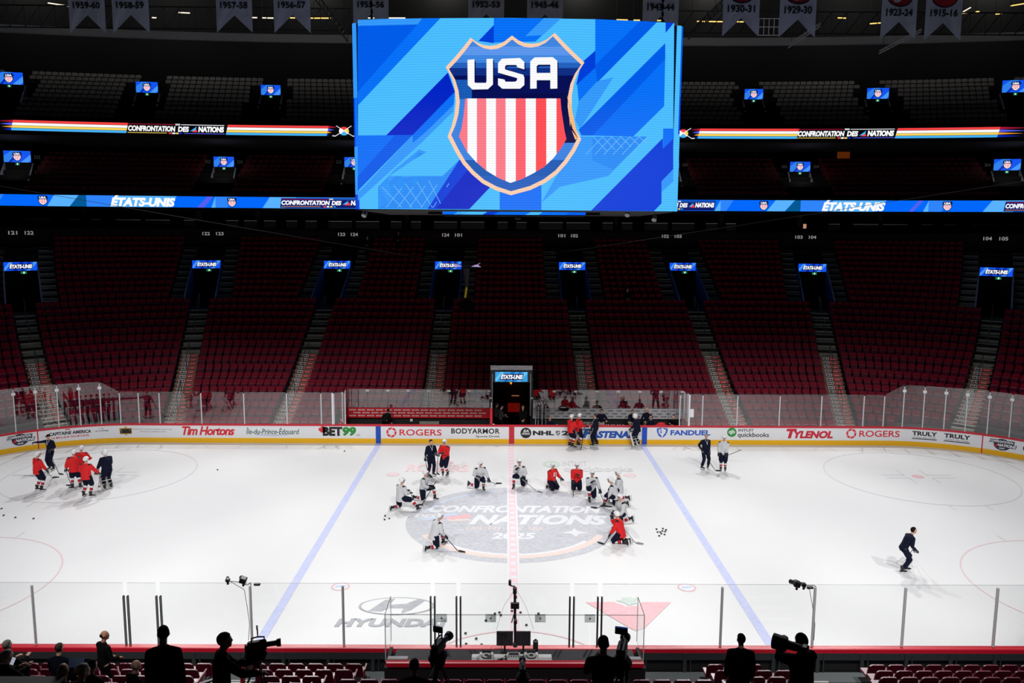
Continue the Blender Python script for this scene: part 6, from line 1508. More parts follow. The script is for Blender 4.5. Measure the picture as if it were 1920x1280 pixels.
# pair in front of the boards, left
_, hl, hr = person(G(808, 892), 205, 'bare-headed coach in navy talking to a red player left of centre', 'coach', hands=((-.12, .34, 1.2), (.3, .02, .92)), head='hair', hair=HAIRK, look=25, foot_yaw=(30, 20))
stick(hr, G(803, 890), (-.5, -1, 0), 'stick hanging from the hand of the bare-headed coach beside the red player', .3, STK)
_, hl, hr = person(G(835, 892), 152, 'player in red talking with the bare-headed coach left of centre', 'red', hands=((-.1, .38, 1.28), (.16, .4, 1.18)), look=15, feet=((-.14, 0), (.13, .02)), foot_yaw=(0, 30))
stick(hr, G(819, 888), (.8, -1, 0), 'black stick standing between the coach and the red player', .12)
# four at the far boards
_, hl, hr = person(G(1070, 838), -50, 'red player at the boards in front of the number 25', 'red', hands=((-.2, .35, 1.05), (.2, .4, 1.1)), foot_yaw=(-10, 10), look=-15)
stick(hr, G(1073, 838), (1, -.2, 0), 'black stick of the player in front of the 25', .1)
_, hl, hr = person(G(1084, 835.5), -75, 'red player at the boards turned right, beside the FASTENAL lettering', 'red', hands=((-.14, .38, 1.2), (.16, .4, 1.15)), look=10, foot_yaw=(30, 0), feet=((-.12, .05), (.14, -.03)))
stick(hl, G(1090, 840), (-.2, -1, 0), 'thin stick standing before the player beside the FASTENAL lettering', .1)
_, hl, hr = person(G(1117, 836), 75, 'dark-haired coach in navy facing left before the FASTENAL lettering', 'coach', hands=((-.16, .3, .95), (.12, .32, .95)), head='hair', hair=HAIRB, look=-10, foot_yaw=(0, -10), feet=((-.14, .14), (.14, -.06)))
stick(hl, G(1110, 835), (-1, .1, 0), 'yellow-shafted stick held by the coach before the FASTENAL lettering', .35, STKY)
_, hl, hr = person(G(1194, 836), 60, 'goalie in navy with white pads leaning by the right blue line', 'goalie', hands=((-.3, .28, 1.05), (.28, .3, 1.12)), head='mask', look=20, lean=10, feet=((-.16, .05), (.15, -.05)))
stick(hl, at_d(1184, 817, 48.3), (-.8, 0, .5), 'dark goalie stick resting against the boards at the L of FASTENAL', .05, goalie=True)
# right pair
_, hl, hr = person(G(1321, 879), 192, 'grey-haired coach in navy holding a stick low beside a white-shirted player', 'coach', hands=((-.12, .22, .78), (.3, .16, 1.12)), head='hair', hair=HAIRG, look=-25, feet=((-.22, -.05), (.16, .02)), foot_yaw=(-40, 30))
stick(hr, G(1342, 883), (1, -.1, 0), 'stick sloping down to the right in front of the grey-haired coach', .05)
_, hl, hr = person(G(1355, 883), 165, 'player in white carrying his stick level, right of the grey-haired coach', 'white', hands=((-.12, .25, .95), (.22, .15, .9)), look=25, feet=((-.12, .02), (.1, 0)))
t = empty('hockey_stick', tuple(at_d(1340, 863, 45.3)), label='stick carried level across the body of the player in white', cat='hockey stick'); a_ = Vector(t.location); b_ = at_d(1390, 843, 45.0)
mb = MB(); mb.tube([(0, 0, 0), tuple(b_ - a_)], .016, STK, 6); mb.build('shaft', t); mb = MB(); d_ = (b_ - a_).normalized(); mb.box((0, 0, 0), (.3, .02, .08), STKW, Matrix.Translation((-.13, 0, .04)) @ Matrix.Rotation(.35, 4, 'Y')); mb.build('blade', t)
# coach skating on the right
_, hl, hr = person(G(1696, 1073), -84, 'dark-haired coach in navy skating alone to the right on the right half', 'coach', hands=((-.24, .42, .80), (.22, .22, .92)), head='hair', hair=HAIRK, lean=30, nod=-6, pel=(0, -.12, .86), feet=((-.1, .12), (.1, -.16)), foot_yaw=(0, 0), look=0)
stick(hl, at_d(1690, 1000, 38.5) - Vector((0, 0, 1.6)), (0, 1, 0), 'thin stick upright behind the skating coach', .2)
bpy.data.objects.remove(bpy.data.objects['hockey_stick'], do_unlink=True) if False else None
# circle of kneeling players
_, hl, hr = person(G(752, 953), -42, 'player in white kneeling at the left edge of the circle, leg stretched right', 'white', 'kneelL', hands=((.0, .34, .74), (.3, .26, .72)), lean=6, knees={1: (.42, .22, .44)}, ank={1: (.76, .3, .15)}, look=-25)
stick(hr, G(781, 948), (1, .4, 0), 'stick lying low before the leftmost kneeling player in white', .05)
_, hl, hr = person(G(795, 936), -108, 'player in white kneeling upright with a vertical stick, second from the left', 'white', 'kneelR', hands=((-.1, .3, 1.08), (.12, .36, .62)), lean=8, look=10)
stick(hr, G(792, 945), (.2, -1, 0), 'vertical stick held by the second kneeling player from the left', .6)
_, hl, hr = person(G(899, 915), -160, 'player in white on one knee facing us left of the red line', 'white', 'kneelR', hands=((-.34, .35, .5), (.2, .34, .7)), lean=14, knees={0: (-.1, .34, .44)}, ank={0: (-.1, .3, .12), 1: (.42, -.36, .2)}, look=10)
stick(hl, G(930, 907), (1, .1, 0), 'stick pointing right from the kneeling player left of the red line', .55)
_, hl, hr = person(G(976, 911), 158, 'player in white on one knee at the red line with his head bowed', 'white', 'kneelL', hands=((-.22, .3, .55), (.05, .4, .95)), lean=16, look=20, nod=-16)
stick(hl, G(1008, 922), (1, -.6, 0), 'thin stick pointing right from the bowed player at the red line', .05, STKS)
_, hl, hr = person(G(1036, 917), -140, 'player in red number 15 kneeling on both knees right of the red line', 'red', 'kneel2', hands=((-.28, .3, .55), (.1, .3, .45)), look=-12, number='15')
_, hl, hr = person(G(1081, 917), 176, 'player in red kneeling on both knees with hands folded on his stick', 'red', 'kneel2', hands=((-.06, .3, .8), (.2, .36, .5)), look=10)
stick(hr, G(1075, 929), (-.1, -1, 0), 'short vertical stick before the red player with folded hands', .3)
_, hl, hr = person(G(1108, 934), 186, 'player in white on one knee, bowed over, right of the red pair', 'white', 'kneelL', hands=((-.36, .3, .42), (.05, .4, .9)), lean=16, nod=-14)
stick(hl, G(1136, 950), (1, -.2, 0), 'stick pointing right from the bowed player beside the red pair', .05)
_, hl, hr = person(G(1160, 938), 82, 'player in white kneeling behind others, facing left, upper right of the circle', 'white', 'kneelR', hands=((-.2, .3, .6), (.15, .3, .6)), lean=4, look=10, scale=1.03)
_, hl, hr = person(G(1153, 950), 78, 'player in white crouched with a stick to the left, right side of the circle', 'white', 'kneelR', hands=((-.2, .32, .42), (.1, .3, .6)), lean=20, nod=-8, ank={1: (.2, -.5, .16)})
stick(hl, G(1120, 953), (-1, .2, 0), 'stick reaching left from the crouched white player on the right', .1)
_, hl, hr = person(G(1166, 984), 118, 'player in white with brown beard kneeling behind the nearest red player', 'white', 'kneelR', hands=((-.25, .35, .5), (.2, .3, .55)), lean=12, look=14, ank={1: (.1, -.55, .18)})
stick(hr, G(1193, 1019), (1, -.3, 0), 'thin stick pointing lower right behind the nearest red player', .1, STKS)
_, hl, hr = person(G(1160, 1017), 68, 'player in red kneeling on both knees, nearest on the right of the circle', 'red', 'kneel2', hands=((-.28, .3, .36), (.02, .3, .98)), lean=14, look=-20, ank={0: (-.12, -.32, .12), 1: (.12, -.36, .12)})
stick(hl, G(1132, 1021), (-.8, .6, 0), 'black stick with its blade up on the left of the nearest red player', .05)
_, hl, hr = person(G(815, 1026), -58, 'player in white kneeling nearest us on the left of the circle', 'white', 'kneelR', hands=((-.1, .3, .62), (.26, .34, .48)), lean=20, nod=4, look=-20)
stick(hr, G(860, 1034), (1, -.4, 0), 'long stick lying to the lower right of the nearest player in white', .2)

# pucks
PUCK = mat('puck_rubber', (14, 14, 16), .6)
pk = MB(); pk.tube([(0, 0, 0), (0, 0, .0254)], .0381 * 1.1, PUCK, 14); pkm = pk.mesh('puck')
pks = [(3, 954, 'left edge of the ice, farthest of four'), (7, 966.5, 'lower of the pair at the left frame edge'), (29, 970.5, 'third along from the left frame edge below the red group'), (63, 972.5, 'rightmost of the row below the red group'), (408, 881, 'alone right of the left face-off circle'), (646, 846, 'alone near the far boards left of the blue line'),
       (722, 967.5, 'upper of three left of the circle'), (721, 974.5, 'lower left of three left of the circle'), (730, 972.5, 'lower right of three left of the circle'),
       (1231, 992.5, 'upper left of the pile right of the circle'), (1243, 991.5, 'top of the pile right of the circle'), (1233, 998, 'left side of the pile right of the circle'), (1238, 998, 'middle of the pile right of the circle'), (1242, 996, 'centre of the pile right of the circle'), (1247, 997, 'right side of the pile right of the circle'), (1240, 1001, 'lower edge of the pile right of the circle'), (1236, 1005, 'lowest of the pile right of the circle'), (1249, 993.8, 'far right of the pile right of the circle'), (1246, 1002.5, 'lower right of the pile right of the circle'),
       (873, 1188, 'near the crease line, upper left'), (893, 1198, 'near the crease line, middle left'), (874, 1208, 'near the boards, lower left'), (903, 1209.5, 'near the boards, lower middle'), (928, 1151, 'left of the pole, upper of three'), (936.5, 1149, 'just left of the pole, top'), (939, 1154, 'just left of the pole, below another'), (911, 1164, 'behind a glass clip left of the pole'), (960, 1146, 'on the red line beside the pole'), (976, 1149, 'just right of the pole'), (1009.5, 1151, 'above a glass clip right of the pole'), (987, 1172.5, 'alone right of the pole')]
for px, py, w_ in pks:
    q = G(px, py); o = bpy.data.objects.new('puck', pkm); COL.objects.link(o); o.location = (q[0], q[1], .018); tag(o, 'black puck, ' + w_, 'puck', 'pucks scattered on the ice')

# ------------------------------------------------------------------ people and things on the benches
def B(px, y, z=.24): return (atx(px, y, z), y, z)
YS = 13.85
TOPX.update(top=mat('polo_grey', (40, 40, 42), .8)); person(B(938, 14.3), -70, 'bearded man in dark shirt standing at the left of the tunnel mouth', 'staff', hands=((-.1, .3, 1.15), (.15, .32, 1.1)), head='hair', hair=HAIRK, look=-10, lod=1)
TOPX.update(top=mat('hoodie_dark', (34, 34, 36), .8)); person(B(930, 14.9), -50, 'man in dark top half hidden behind the bearded man at the tunnel', 'staff', hands=((-.1, .3, 1.1), (.2, .25, 1.0)), head='hair', hair=HAIRB, lod=1)
TOPX.clear(); person(B(980, 14.2), 182, 'fair-haired man in dark shirt standing in the tunnel mouth, hands folded', 'staff', hands=((-.06, .26, .98), (.06, .26, .95)), head='hair', hair=HAIRD, look=5, lod=1)
TOPX.update(top=NAVYC); person(B(1031, 13.75), 175, 'seated woman with long fair hair right of the stick rack', 'staff', 'sit', head='long', hair=HAIRD, look=10, lod=1, scale=.92)
TOPX.update(top=NAVYC, pants=BEIGE); person(B(1127, YS), 178, 'man in navy jacket and beige trousers sitting up on the white bench', 'staff', hands=((-.3, .16, 1.0), (.3, .16, 1.0)), head='hair', hair=HAIRK, pel=(0, -.1, .82), lod=1)
person(B(1185, YS + .1), 160, 'man in navy leaning forward with beige trousers near the FASTENAL end', 'staff', hands=((-.15, .42, .95), (.15, .42, .95)), lean=16, head='hair', hair=HAIRK, pel=(0, -.15, .82), nod=-4, lod=1)
TOPX.update(pants=KHAK); person(B(1211, YS - .05), -160, 'bald man in navy raising a hand to his face on the right bench', 'staff', hands=((-.1, .26, 1.45), (.24, .2, 1.0)), head='none', lod=1)
TOPX.update(pants=NAVYC); person(B(1221, 13.45), 25, 'grey-fringed man in navy sitting with his back to the ice', 'staff', 'sit', head='fringe', hair=HAIRG, lod=1)
TOPX.clear(); person(B(1263, 13.6), 140, 'man in black working with his hands at the right end of the bench', 'staff', 'sit', hands=((-.1, .34, .85), (.12, .34, .9)), head='hair', hair=HAIRK, nod=-12, lod=1, pel=(0, 0, .6))
person(B(722, 14.1), -20, 'person in black bending over the left bench, back turned', 'staff', hands=((-.15, .35, .75), (.3, .3, .7)), lean=48, head='hair', hair=HAIRK, pel=(0, -.05, .86), lod=1, nod=-20)
# seated and standing figures far up in the bowl
TOPX.clear(); q = bowl(find(bowl, TR * 16.6, 8.0, 1177, -20, 20), TR * 17)
person((q[0], q[1] - .12, zk(17) - .08), 180, 'man in a dark suit sitting alone high in the red seats', 'suit', 'sit', head='fringe', hair=HAIRG, lod=1)
for px, k, lb in ((690, 25, 'dim standing figure with a pale sleeve high above the second entrance'), (748, 26, 'dim standing figure at the top rail left of the hanging camera')):
    s = find(bowl, TR * k - .3, zk(k), px, -30, 30); q = bowl(s, TR * k - .45); person((q[0], q[1], zk(k)), 180, lb, 'suit', hands=((-.1, .3, 1.1), (.1, .3, 1.1)), head='hair', hair=HAIRG, lod=1)
# stick rack
t = empty('stick_rack', B(1017, 14.5), label='rack of upright hockey sticks standing by the tunnel', cat='rack'); mb = MB(); mb.box((0, 0, .35), (.9, .3, .06), CHAR); mb.box((0, 0, .9), (.9, .06, .05), CHAR); mb.build('tray', t)
for g in (-1, 1): mb = MB(); mb.box((g * .43, 0, .5), (.05, .3, 1.0), ALU); mb.build('leg', t)
for i in range(14):
    x = t.location.x - .38 + i * .058; mb = MB(); m = (NAVYC, STK, ALUW, STK)[i % 4]; hh = 1.35 + .1 * sin(i * 2.3)
    mb.tube([(0, 0, 0), (.02 * sin(i), 0, hh)], .016, m, 6); mb.tube([(.02 * sin(i), 0, hh), (.02 * sin(i) - .06, 0, hh + .13)], .022, (HOLD, STKW, STK)[i % 3], 6); o = mb.build('racked_stick', loc=(x, 14.45 + .05 * (i % 3), .64)); tag(o, 'hockey stick standing in the rack, %s from the left' % ordn(i + 1), 'hockey stick', 'sticks in the rack')
# water bottles on the ledge
bt = MB(); bt.tube([(0, 0, 0), (0, 0, .15), (0, 0, .17), (0, 0, .21)], [.035, .035, .02, .015], DARK, 10); bt.tube([(0, 0, .05), (0, 0, .11)], .037, PRW, 10); btm = bt.mesh('bottle')
for i, px in enumerate((1094, 1099, 1107, 1113, 1137, 1141, 1147, 1151, 1158, 1162, 1168, 1044, 1199)):
    o = bpy.data.objects.new('water_bottle', btm); COL.objects.link(o); o.location = (atx(px, 13.2, 1.1), 13.18, 1.03); tag(o, 'dark drinking bottle on the board ledge, %s of the row behind the boards' % ordn(i + 1), 'bottle', 'bottles on the bench ledge')
def heap(name, loc, r, m, label, cat, fnn=.25, seed=1):
    mb = MB(); rnd = random.Random(seed); mb.ball((0, 0, r[2]), r, m, 18, 12, fn=lambda q: tuple(v * (1 + fnn * (sin(q[0] * 7 + seed) * cos(q[1] * 6) * sin(q[2] * 5 + seed))) for v in q)); tag(mb.build(name, loc=loc, smooth=True), label, cat)
heap('red_duffel', (atx(1240, 13.6, 1.1), 13.65, .75), (.3, .2, .2), JRED, 'bulky red equipment bag behind the boards below the seated man', 'bag'); heap('white_towel', (atx(1227, 13.5, 1.1), 13.55, .85), (.14, .1, .08), JWH, 'small white towel beside the red equipment bag', 'towel', seed=3)
heap('dark_jacket', (atx(1058, 14.9, 1.5), 14.95, 1.58), (.3, .14, .1), BLKC, 'black jacket hung over the white bench back', 'jacket', seed=2); heap('white_cloth', (atx(1056, 14.85, 1.6), 14.92, 1.74), (.2, .1, .03), JWH, 'white cloth lying on the black jacket', 'cloth', seed=5)
heap('white_skate_bag', (atx(923, 13.4, 1.2), 13.2, 1.03), (.16, .08, .06), PADW, 'white cloth on the boards at the foot of the red gate', 'cloth', seed=7)
mb = MB(); mb.box((0, 0, 0), (.16, .02, .16), PRW, bev=.01); tag(mb.build('white_box', loc=(atx(771, 14.9, .9), 15.0, .92)), 'small white box on the wall under the red bench panel', 'box')
mb = MB(); mb.tube([(0, 0, 0), (.28, 0, -.28)], .02, ALUW, 6); tag(mb.build('leaning_stick', loc=(atx(638, 13.2, 1.4), 13.25, 1.38)), 'short pale stick leaning at the left end of the bench', 'stick')
mb = MB(); mb.tube([(0, 0, 0), (0, 0, 0)][:1] + [(0.01, 0, .01)], .01, DARK, 4) if False else None
# ------------------------------------------------------------------ near stand: floor, people, camera gear
CONN = mat('near_step_concrete', (112, 112, 88), .9, noise=.25)
def zf_near(k): return .36 + .3 * k if k <= 3 else 1.26 + .48 * (k - 3)
mb = MB(); prof = [(-13.2, 0)]
for k in range(0, 16): y0 = -13.85 - TR * k + .62; prof += [(y0, zf_near(k)), (y0 - TR, zf_near(k))]
for (ya, za), (yb, zb) in zip(prof, prof[1:]): mb.face([(-26, ya, za), (26, ya, za), (26, yb, zb), (-26, yb, zb)], mat('near_tier_concrete', (40, 40, 38), .9, noise=.3))
tag(mb.build('floor_near_stand'), kind='structure')
for x0, x1, lb in ((-8.0, -6.95, 'pale concrete steps between the two left seat blocks'), (7.15, 8.35, 'pale concrete steps between the two right seat blocks')):
    t = empty('near_steps', ((x0 + x1) / 2, -13.7, 0), label=lb, cat='steps'); mb = MB()
    for k in range(0, 5):
        y0 = -13.85 - TR * k + .62; mb.box((0, y0 + 13.7 + .2, zf_near(k) / 2 - .07), (x1 - x0, .4, max(.05, zf_near(k) - .14)), CONN); mb.box((0, y0 + 13.7 - .4, zf_near(k) - .0), (x1 - x0, .8, .03), CONN)
        mb.box((0, y0 + 13.7 + .38, zf_near(k) - .135), (x1 - x0, .05, .014), ALUW); mb.box((0, y0 + 13.7, zf_near(k) + .02), (x1 - x0, .05, .014), ALUW)
    mb.build('step', t)
for x, lb in ((-6.95, 'silver rail with red end boards beside the left steps'), ):
    t = empty('stair_rail', (x, -15.2, zf_near(1)), label=lb, cat='railing')
    mb = MB(); mb.tube([(0, .6, .2), (0, .5, .75), (-.75, -1.4, 1.35), (-.8, -1.4, .6)], .025, ALUW, 6); mb.build('rail', t)
    mb = MB(); mb.box((0, .55, .45), (.04, .3, .75), REDB, bev=.02); mb.build('end_board', t); mb = MB(); mb.box((-.25, -.3, .65), (.04, .3, .7), REDB, bev=.02); mb.build('end_board', t)
def head_at(px, py, d, height):
    p = at_d(px, py, d); return (p.x, p.y, p.z - height)
HS = {'stand': 1.815, 'sit': 1.385}
def fg(px, py, d, pose, heading, label, **k):
    sc_ = k.pop('scale', 1.0); return person(head_at(px, py, d, HS[pose] * sc_), heading, label, 'suit', pose, scale=sc_, **k)
TOPX.clear(); TOPX.update(top=mat('coat_black', (9, 9, 11), .9, spec=.1), pants=mat('pants_black', (8, 8, 10), .9, spec=.1))
fg(190, 1183, 20.3, 'stand', -35, 'balding man in a dark coat standing by the near boards, turned right', head='fringe', hair=HAIRK, skin=SKIN2, hands=((-.15, .3, 1.0), (.2, .3, 1.05)), look=-40)
fg(303, 1176, 12.3, 'stand', 8, 'man in a dark suit and glasses seen from behind, left of the camera operator', head='hair', hair=HAIRK, scale=1.02, hands=((-.24, .1, .84), (.24, .1, .84)), look=12)
_, hl, hr = fg(411, 1187, 12.2, 'stand', -55, 'camera operator in black turned right towards his tripod camera', head='hair', hair=HAIRK, scale=1.02, hands=((.05, .45, 1.25), (.25, .5, 1.15)), look=-10)
def video_camera(px, py, d, label, rz=0, foam=False, bag=True, monitor=True, hgt=1.5, s=1.0, blue=False):
    p = at_d(px, py, d); t = empty('video_camera', tuple(p), rz=R(rz), label=label, cat='video camera'); t.scale = (s,) * 3
    K = mat('camera_black', (9, 9, 10), .5); K2 = mat('camera_grey', (28, 28, 31), .45)
    mb = MB(); mb.box((0, 0, 0), (.16, .42, .22), K, bev=.03); mb.box((0, -.2, -.03), (.13, .14, .17), K2, bev=.02); mb.tube([(0, .2, .0), (0, .42, 0), (0, .43, 0), (0, .52, 0)], [.06, .06, .085, .095], K2, 14); mb.build('camera_body', t)
    mb = MB(); mb.tube([(0, -.12, .1), (0, -.12, .19), (0, .02, .21), (0, .16, .19), (0, .16, .1)], .018, K, 8); mb.build('handle', t)
    if monitor: mb = MB(); mb.box((-.02, .02, .36), (.22, .03, .14), K, bev=.01); mb.tube([(0, .02, .2), (0, .02, .3)], .012, K, 6); mb.box((-.02, -.0, .425), (.2, .02, .012), mat('monitor_blue_edge', (20, 50, 130), emit=.6) if blue else K2); mb.build('monitor', t)
    if foam: mb = MB(); mb.ball((.2, .12, .17), (.062, .075, .062), mat('foam_black', (10, 10, 10), .95), 14, 10); mb.tube([(.06, .05, .14), (.2, .1, .17)], .014, K, 6); mb.build('microphone', t)
    if bag: mb = MB(); mb.ball((0, -.03, -.24), (.17, .24, .2), mat('rain_cover', (12, 12, 14), .8), 14, 9, fn=lambda q: (q[0] * (1 + .15 * sin(q[2] * 6)), q[1] * (1 + .1 * sin(q[2] * 5)), q[2])); mb.build('rain_cover', t)
    mb = MB(); mb.tube([(0, 0, -.1), (0, 0, -.5)], .05, K2, 10); mb.tube([(.05, -.1, -.15), (.12, -.6, -.3)], .012, K2, 6); mb.build('pan_head', t)
    for i in range(3):
        a = 2 * pi * i / 3 + .5; mb = MB(); mb.tube([(.04 * cos(a), .04 * sin(a), -.42), (.5 * cos(a), .5 * sin(a), -hgt)], [.022, .014], K2, 6); mb.tube([(.055 * cos(a) + .03, .055 * sin(a), -.42), (.4 * cos(a) + .03, .4 * sin(a), -hgt * .8)], .012, mat('tripod_grey', (90, 90, 94), .4), 6); mb.build('tripod_leg', t)
    return t
video_camera(482, 1210, 12.6, 'tripod camera with a round foam microphone beside the left operator', rz=-72, foam=True, s=.68)
video_camera(822, 1212, 15.0, 'unattended tripod camera in a black cover left of centre', rz=-22, hgt=1.55, s=.9)
TOPX.update(top=MAROON)
_, hl, hr = fg(1132, 1195, 12.4, 'stand', -6, 'camera operator in a maroon sweater right of centre, seen from behind', head='hair', hair=HAIRK, hands=((-.1, .38, 1.3), (.32, .32, 1.05)), look=-14, scale=1.03)
video_camera(1166, 1220, 12.7, 'tripod camera with a small raised monitor used by the maroon-clad operator', rz=-15, hgt=1.6, blue=True, s=.9)
TOPX.update(top=mat('coat_black', (9, 9, 11), .9, spec=.1))
fg(1391, 1190, 16.6, 'stand', -8, 'man in a bulky black coat with raised collar standing right of centre', head='hair', hair=HAIRK, hands=((-.26, .12, .86), (.26, .12, .86)), look=15, bulky=1.22)
_, hl, hr = fg(1508, 1192, 13.6, 'stand', 20, 'photographer in black with a knit hat aiming a long lens', head='beanie', hands=((-.08, .42, 1.52), (.1, .25, 1.5)), look=8, bulky=1.3)
p = at_d(1490, 1212, 13.0); t = empty('long_lens_camera', tuple(p), rz=R(55), label='long lens camera held up by the photographer in the knit hat', cat='camera')
mb = MB(); mb.tube([(0, -.1, 0), (0, .12, 0), (0, .14, 0), (0, .34, .0)], [.06, .075, .115, .125], mat('lens_grey', (70, 72, 76), .4), 16); mb.build('lens', t); mb = MB(); mb.tube([(0, .13, 0), (0, .18, 0)], .12, STK, 16); mb.build('focus_ring', t); mb = MB(); mb.box((0, -.16, 0), (.16, .1, .13), STK, bev=.02); mb.build('camera_body', t)
# seated reporters on the left and one in the middle
TOPX.update(top=mat('navy_shirt', (12, 15, 28), .9, spec=.1))
fg(105, 1209, 19.0, 'sit', 0, 'dark-haired person in a navy shirt sitting near the front rows on the left', head='hair', hair=HAIRB, look=-10)
TOPX.update(top=mat('coat_black', (9, 9, 11), .9, spec=.1))
fg(3, 1203, 18.6, 'sit', -20, 'grey-haired person seated at the left frame edge, upper of two', head='hair', hair=HAIRG, hands=((-.1, .4, .8), (.2, .45, .85)))
fg(1, 1221, 16.4, 'sit', -30, 'grey-haired person seated at the left frame edge holding a phone', head='hair', hair=HAIRG, hands=((-.1, .4, .85), (.2, .42, .92)))
fg(110, 1249, 12.6, 'sit', 5, 'bald man seen from behind in the lower left corner', head='none', skin=SKIN2)
fg(141, 1249, 12.9, 'sit', -25, 'grey-haired man beside the bald man, head turned right', head='hair', hair=HAIRG, look=-20)
fg(163, 1240, 15.6, 'sit', -15, 'dim seated figure behind the balding standing man', head='hair', hair=HAIRK)
fg(243, 1240, 17.5, 'sit', -40, 'seated figure partly hidden left of the man in the dark suit', head='fringe', hair=HAIRG, look=-20)
fg(775, 1240, 13.4, 'sit', 0, 'head of a seated man with short hair left of the tripod camera', head='hair', hair=HAIRB)
TOPX.clear()
mb = MB(); mb.box((0, 0, 0), (.07, .012, .14), mat('phone_lit', (180, 190, 210), emit=.7), bev=.006); o = mb.build('phone', loc=tuple(at_d(24, 1239, 16.0))); o.rotation_euler = (-.4, .3, 0); tag(o, 'small lit phone held at the left frame edge', 'phone')
mb = MB(); mb.box((0, 0, 0), (.3, .01, .2), mat('paper_blue', (110, 130, 170), .7)); o = mb.build('notebook', loc=tuple(at_d(143, 1242, 17.5))); o.rotation_euler = (-.8, .2, .5); tag(o, 'pale blue open notebook on the lap of a seated person', 'notebook')
q = at_d(45, 1284, 12.4); t = empty('press_desk', (q.x - .6, q.y, q.z - .6), label='grey press desk top in the lower left corner', cat='desk'); mb = MB(); mb.box((0, 0, .6), (2.2, .45, .03), mat('desk_grey', (64, 64, 62), .6)); mb.build('desk_top', t)
for g in (-1, 1): mb = MB(); mb.box((g * .9, 0, .2), (.05, .35, .8), CHAR); mb.build('leg', t)
# small tripod head at the bottom centre
video_camera(980, 1255, 14.6, 'small dark tripod camera at the bottom centre, below the counter', rz=0, monitor=False, bag=True, s=.7, hgt=1.9)

# DJ table and screens inside the timekeepers' box ------------------------
TZ = 1.63; TYY = -14.6
DJW = mat('deck_white', (206, 206, 204), .45); DJD = mat('deck_dark', (44, 46, 48), .5)
def onx(px, y=TYY, z=TZ): return atx(px, y, z)
mb = MB(); mb.box((0, 0, .02), (onx(1035) - onx(884), .5, .04), DJW, bev=.01); tag(mb.build('table_mat', loc=((onx(1035) + onx(884)) / 2, TYY, TZ)), 'white board covering the counter under the music gear', 'board')
def deck(px, label):
    t = empty('media_player', (onx(px), TYY - .02, TZ + .04), label=label, cat='music player'); mb = MB(); mb.box((0, 0, .05), (.36, .4, .1), DJW, bev=.02); mb.build('body', t)
    mb = MB(); mb.tube([(0, -.04, .1), (0, -.04, .125)], .13, DJD, 24); mb.tube([(0, -.04, .125), (0, -.04, .135)], .115, DJW, 24); mb.tube([(0, -.04, .135), (0, -.04, .15)], .05, DJD, 16); mb.build('jog_wheel', t)
    mb = MB(); mb.box((0, .14, .14), (.22, .04, .08), DJD); mb.build('display', t)
deck(996, 'white disc player with a round wheel right of the pole'); deck(912, 'white box of switches at the left end of the counter')
mb = MB(); mb.box((0, 0, .05), (.34, .36, .1), DJW, bev=.015)
for i in range(5): mb.tube([(-.12 + i * .06, -.06, .1), (-.12 + i * .06, -.06, .125)], .014, DJD, 8)
mb.box((0, .08, .105), (.26, .1, .012), DJD); tag(mb.build('mixer', loc=(onx(963), TYY - .02, TZ + .04)), 'white mixing desk between the two music players', 'mixer')
def monitor(px0, px1, pyt, label):
    xm = (onx(px0, -14.15, 2.1) + onx(px1, -14.15, 2.1)) / 2; w_ = onx(px1, -14.15, 2.1) - onx(px0, -14.15, 2.1); t = empty('monitor', (xm, -14.15, TZ), label=label, cat='monitor')
    mb = MB(); mb.box((0, 0, .36), (w_, .03, .4), mat('monitor_back', (30, 32, 36), .5), bev=.01); mb.build('panel', t); mb = MB(); mb.box((0, .02, .13), (.05, .03, .26), STK); mb.box((0, 0, .01), (.2, .16, .02), STK); mb.build('stand', t)
monitor(931, 962, 1205, 'black monitor left of the pole on the counter'); monitor(968, 995, 1207, 'dark grey monitor right of the pole on the counter')
mb = MB(); mb.box((0, 0, .18), (.13, .1, .3), STK, bev=.02); mb.tube([(0, 0, .33), (0, 0, .36)], .03, STK, 8); tag(mb.build('small_speaker', loc=(onx(1005), -14.2, TZ + .0)), 'small black speaker right of the monitors', 'speaker')
for px, s_, lb in ((948, 1, 'coiled black microphone left of the pole'), (981, 1, 'coiled black microphone right of the pole')):
    mb = MB(); mb.tube([(.045 * cos(a * .9), .02 * sin(a * .9), .02 + a * .0105) for a in range(26)], .009, STK, 6); mb.tube([(0, 0, 0), (0, 0, .32)], .012, STK, 6); mb.tube([(0, 0, 0), (0, 0, .02)], .05, STK, 10); tag(mb.build('microphone', loc=(onx(px, -14.9, TZ), -14.9, TZ)), lb, 'microphone')
mb = MB(); mb.box((0, 0, .04), (.16, .2, .08), STK, bev=.02); mb.tube([(-.06, -.05, .1), (.06, .05, .11)], .02, STK, 8); tag(mb.build('telephone', loc=(onx(938, -14.8, TZ), -14.75, TZ)), 'black desk telephone left of the mixer', 'telephone')
mb = MB(); mb.box((0, 0, .04), (.12, .16, .08), mat('radio_grey', (90, 92, 94), .5), bev=.01); mb.tube([(.03, .05, .06), (.05, .05, .3)], .006, STK, 5); mb.box((0, -.04, .085), (.08, .06, .012), DJD); tag(mb.build('radio_set', loc=(onx(917, -14.8, TZ), -14.72, TZ + .1)), 'small grey radio with an aerial on the counter', 'radio')
mb = MB(); mb.box((0, 0, .06), (.06, .08, .12), DJW, bev=.01); tag(mb.build('paper_cup', loc=(onx(896, -14.7, TZ), -14.7, TZ + .04)), 'small white and black box at the left end of the counter', 'box')
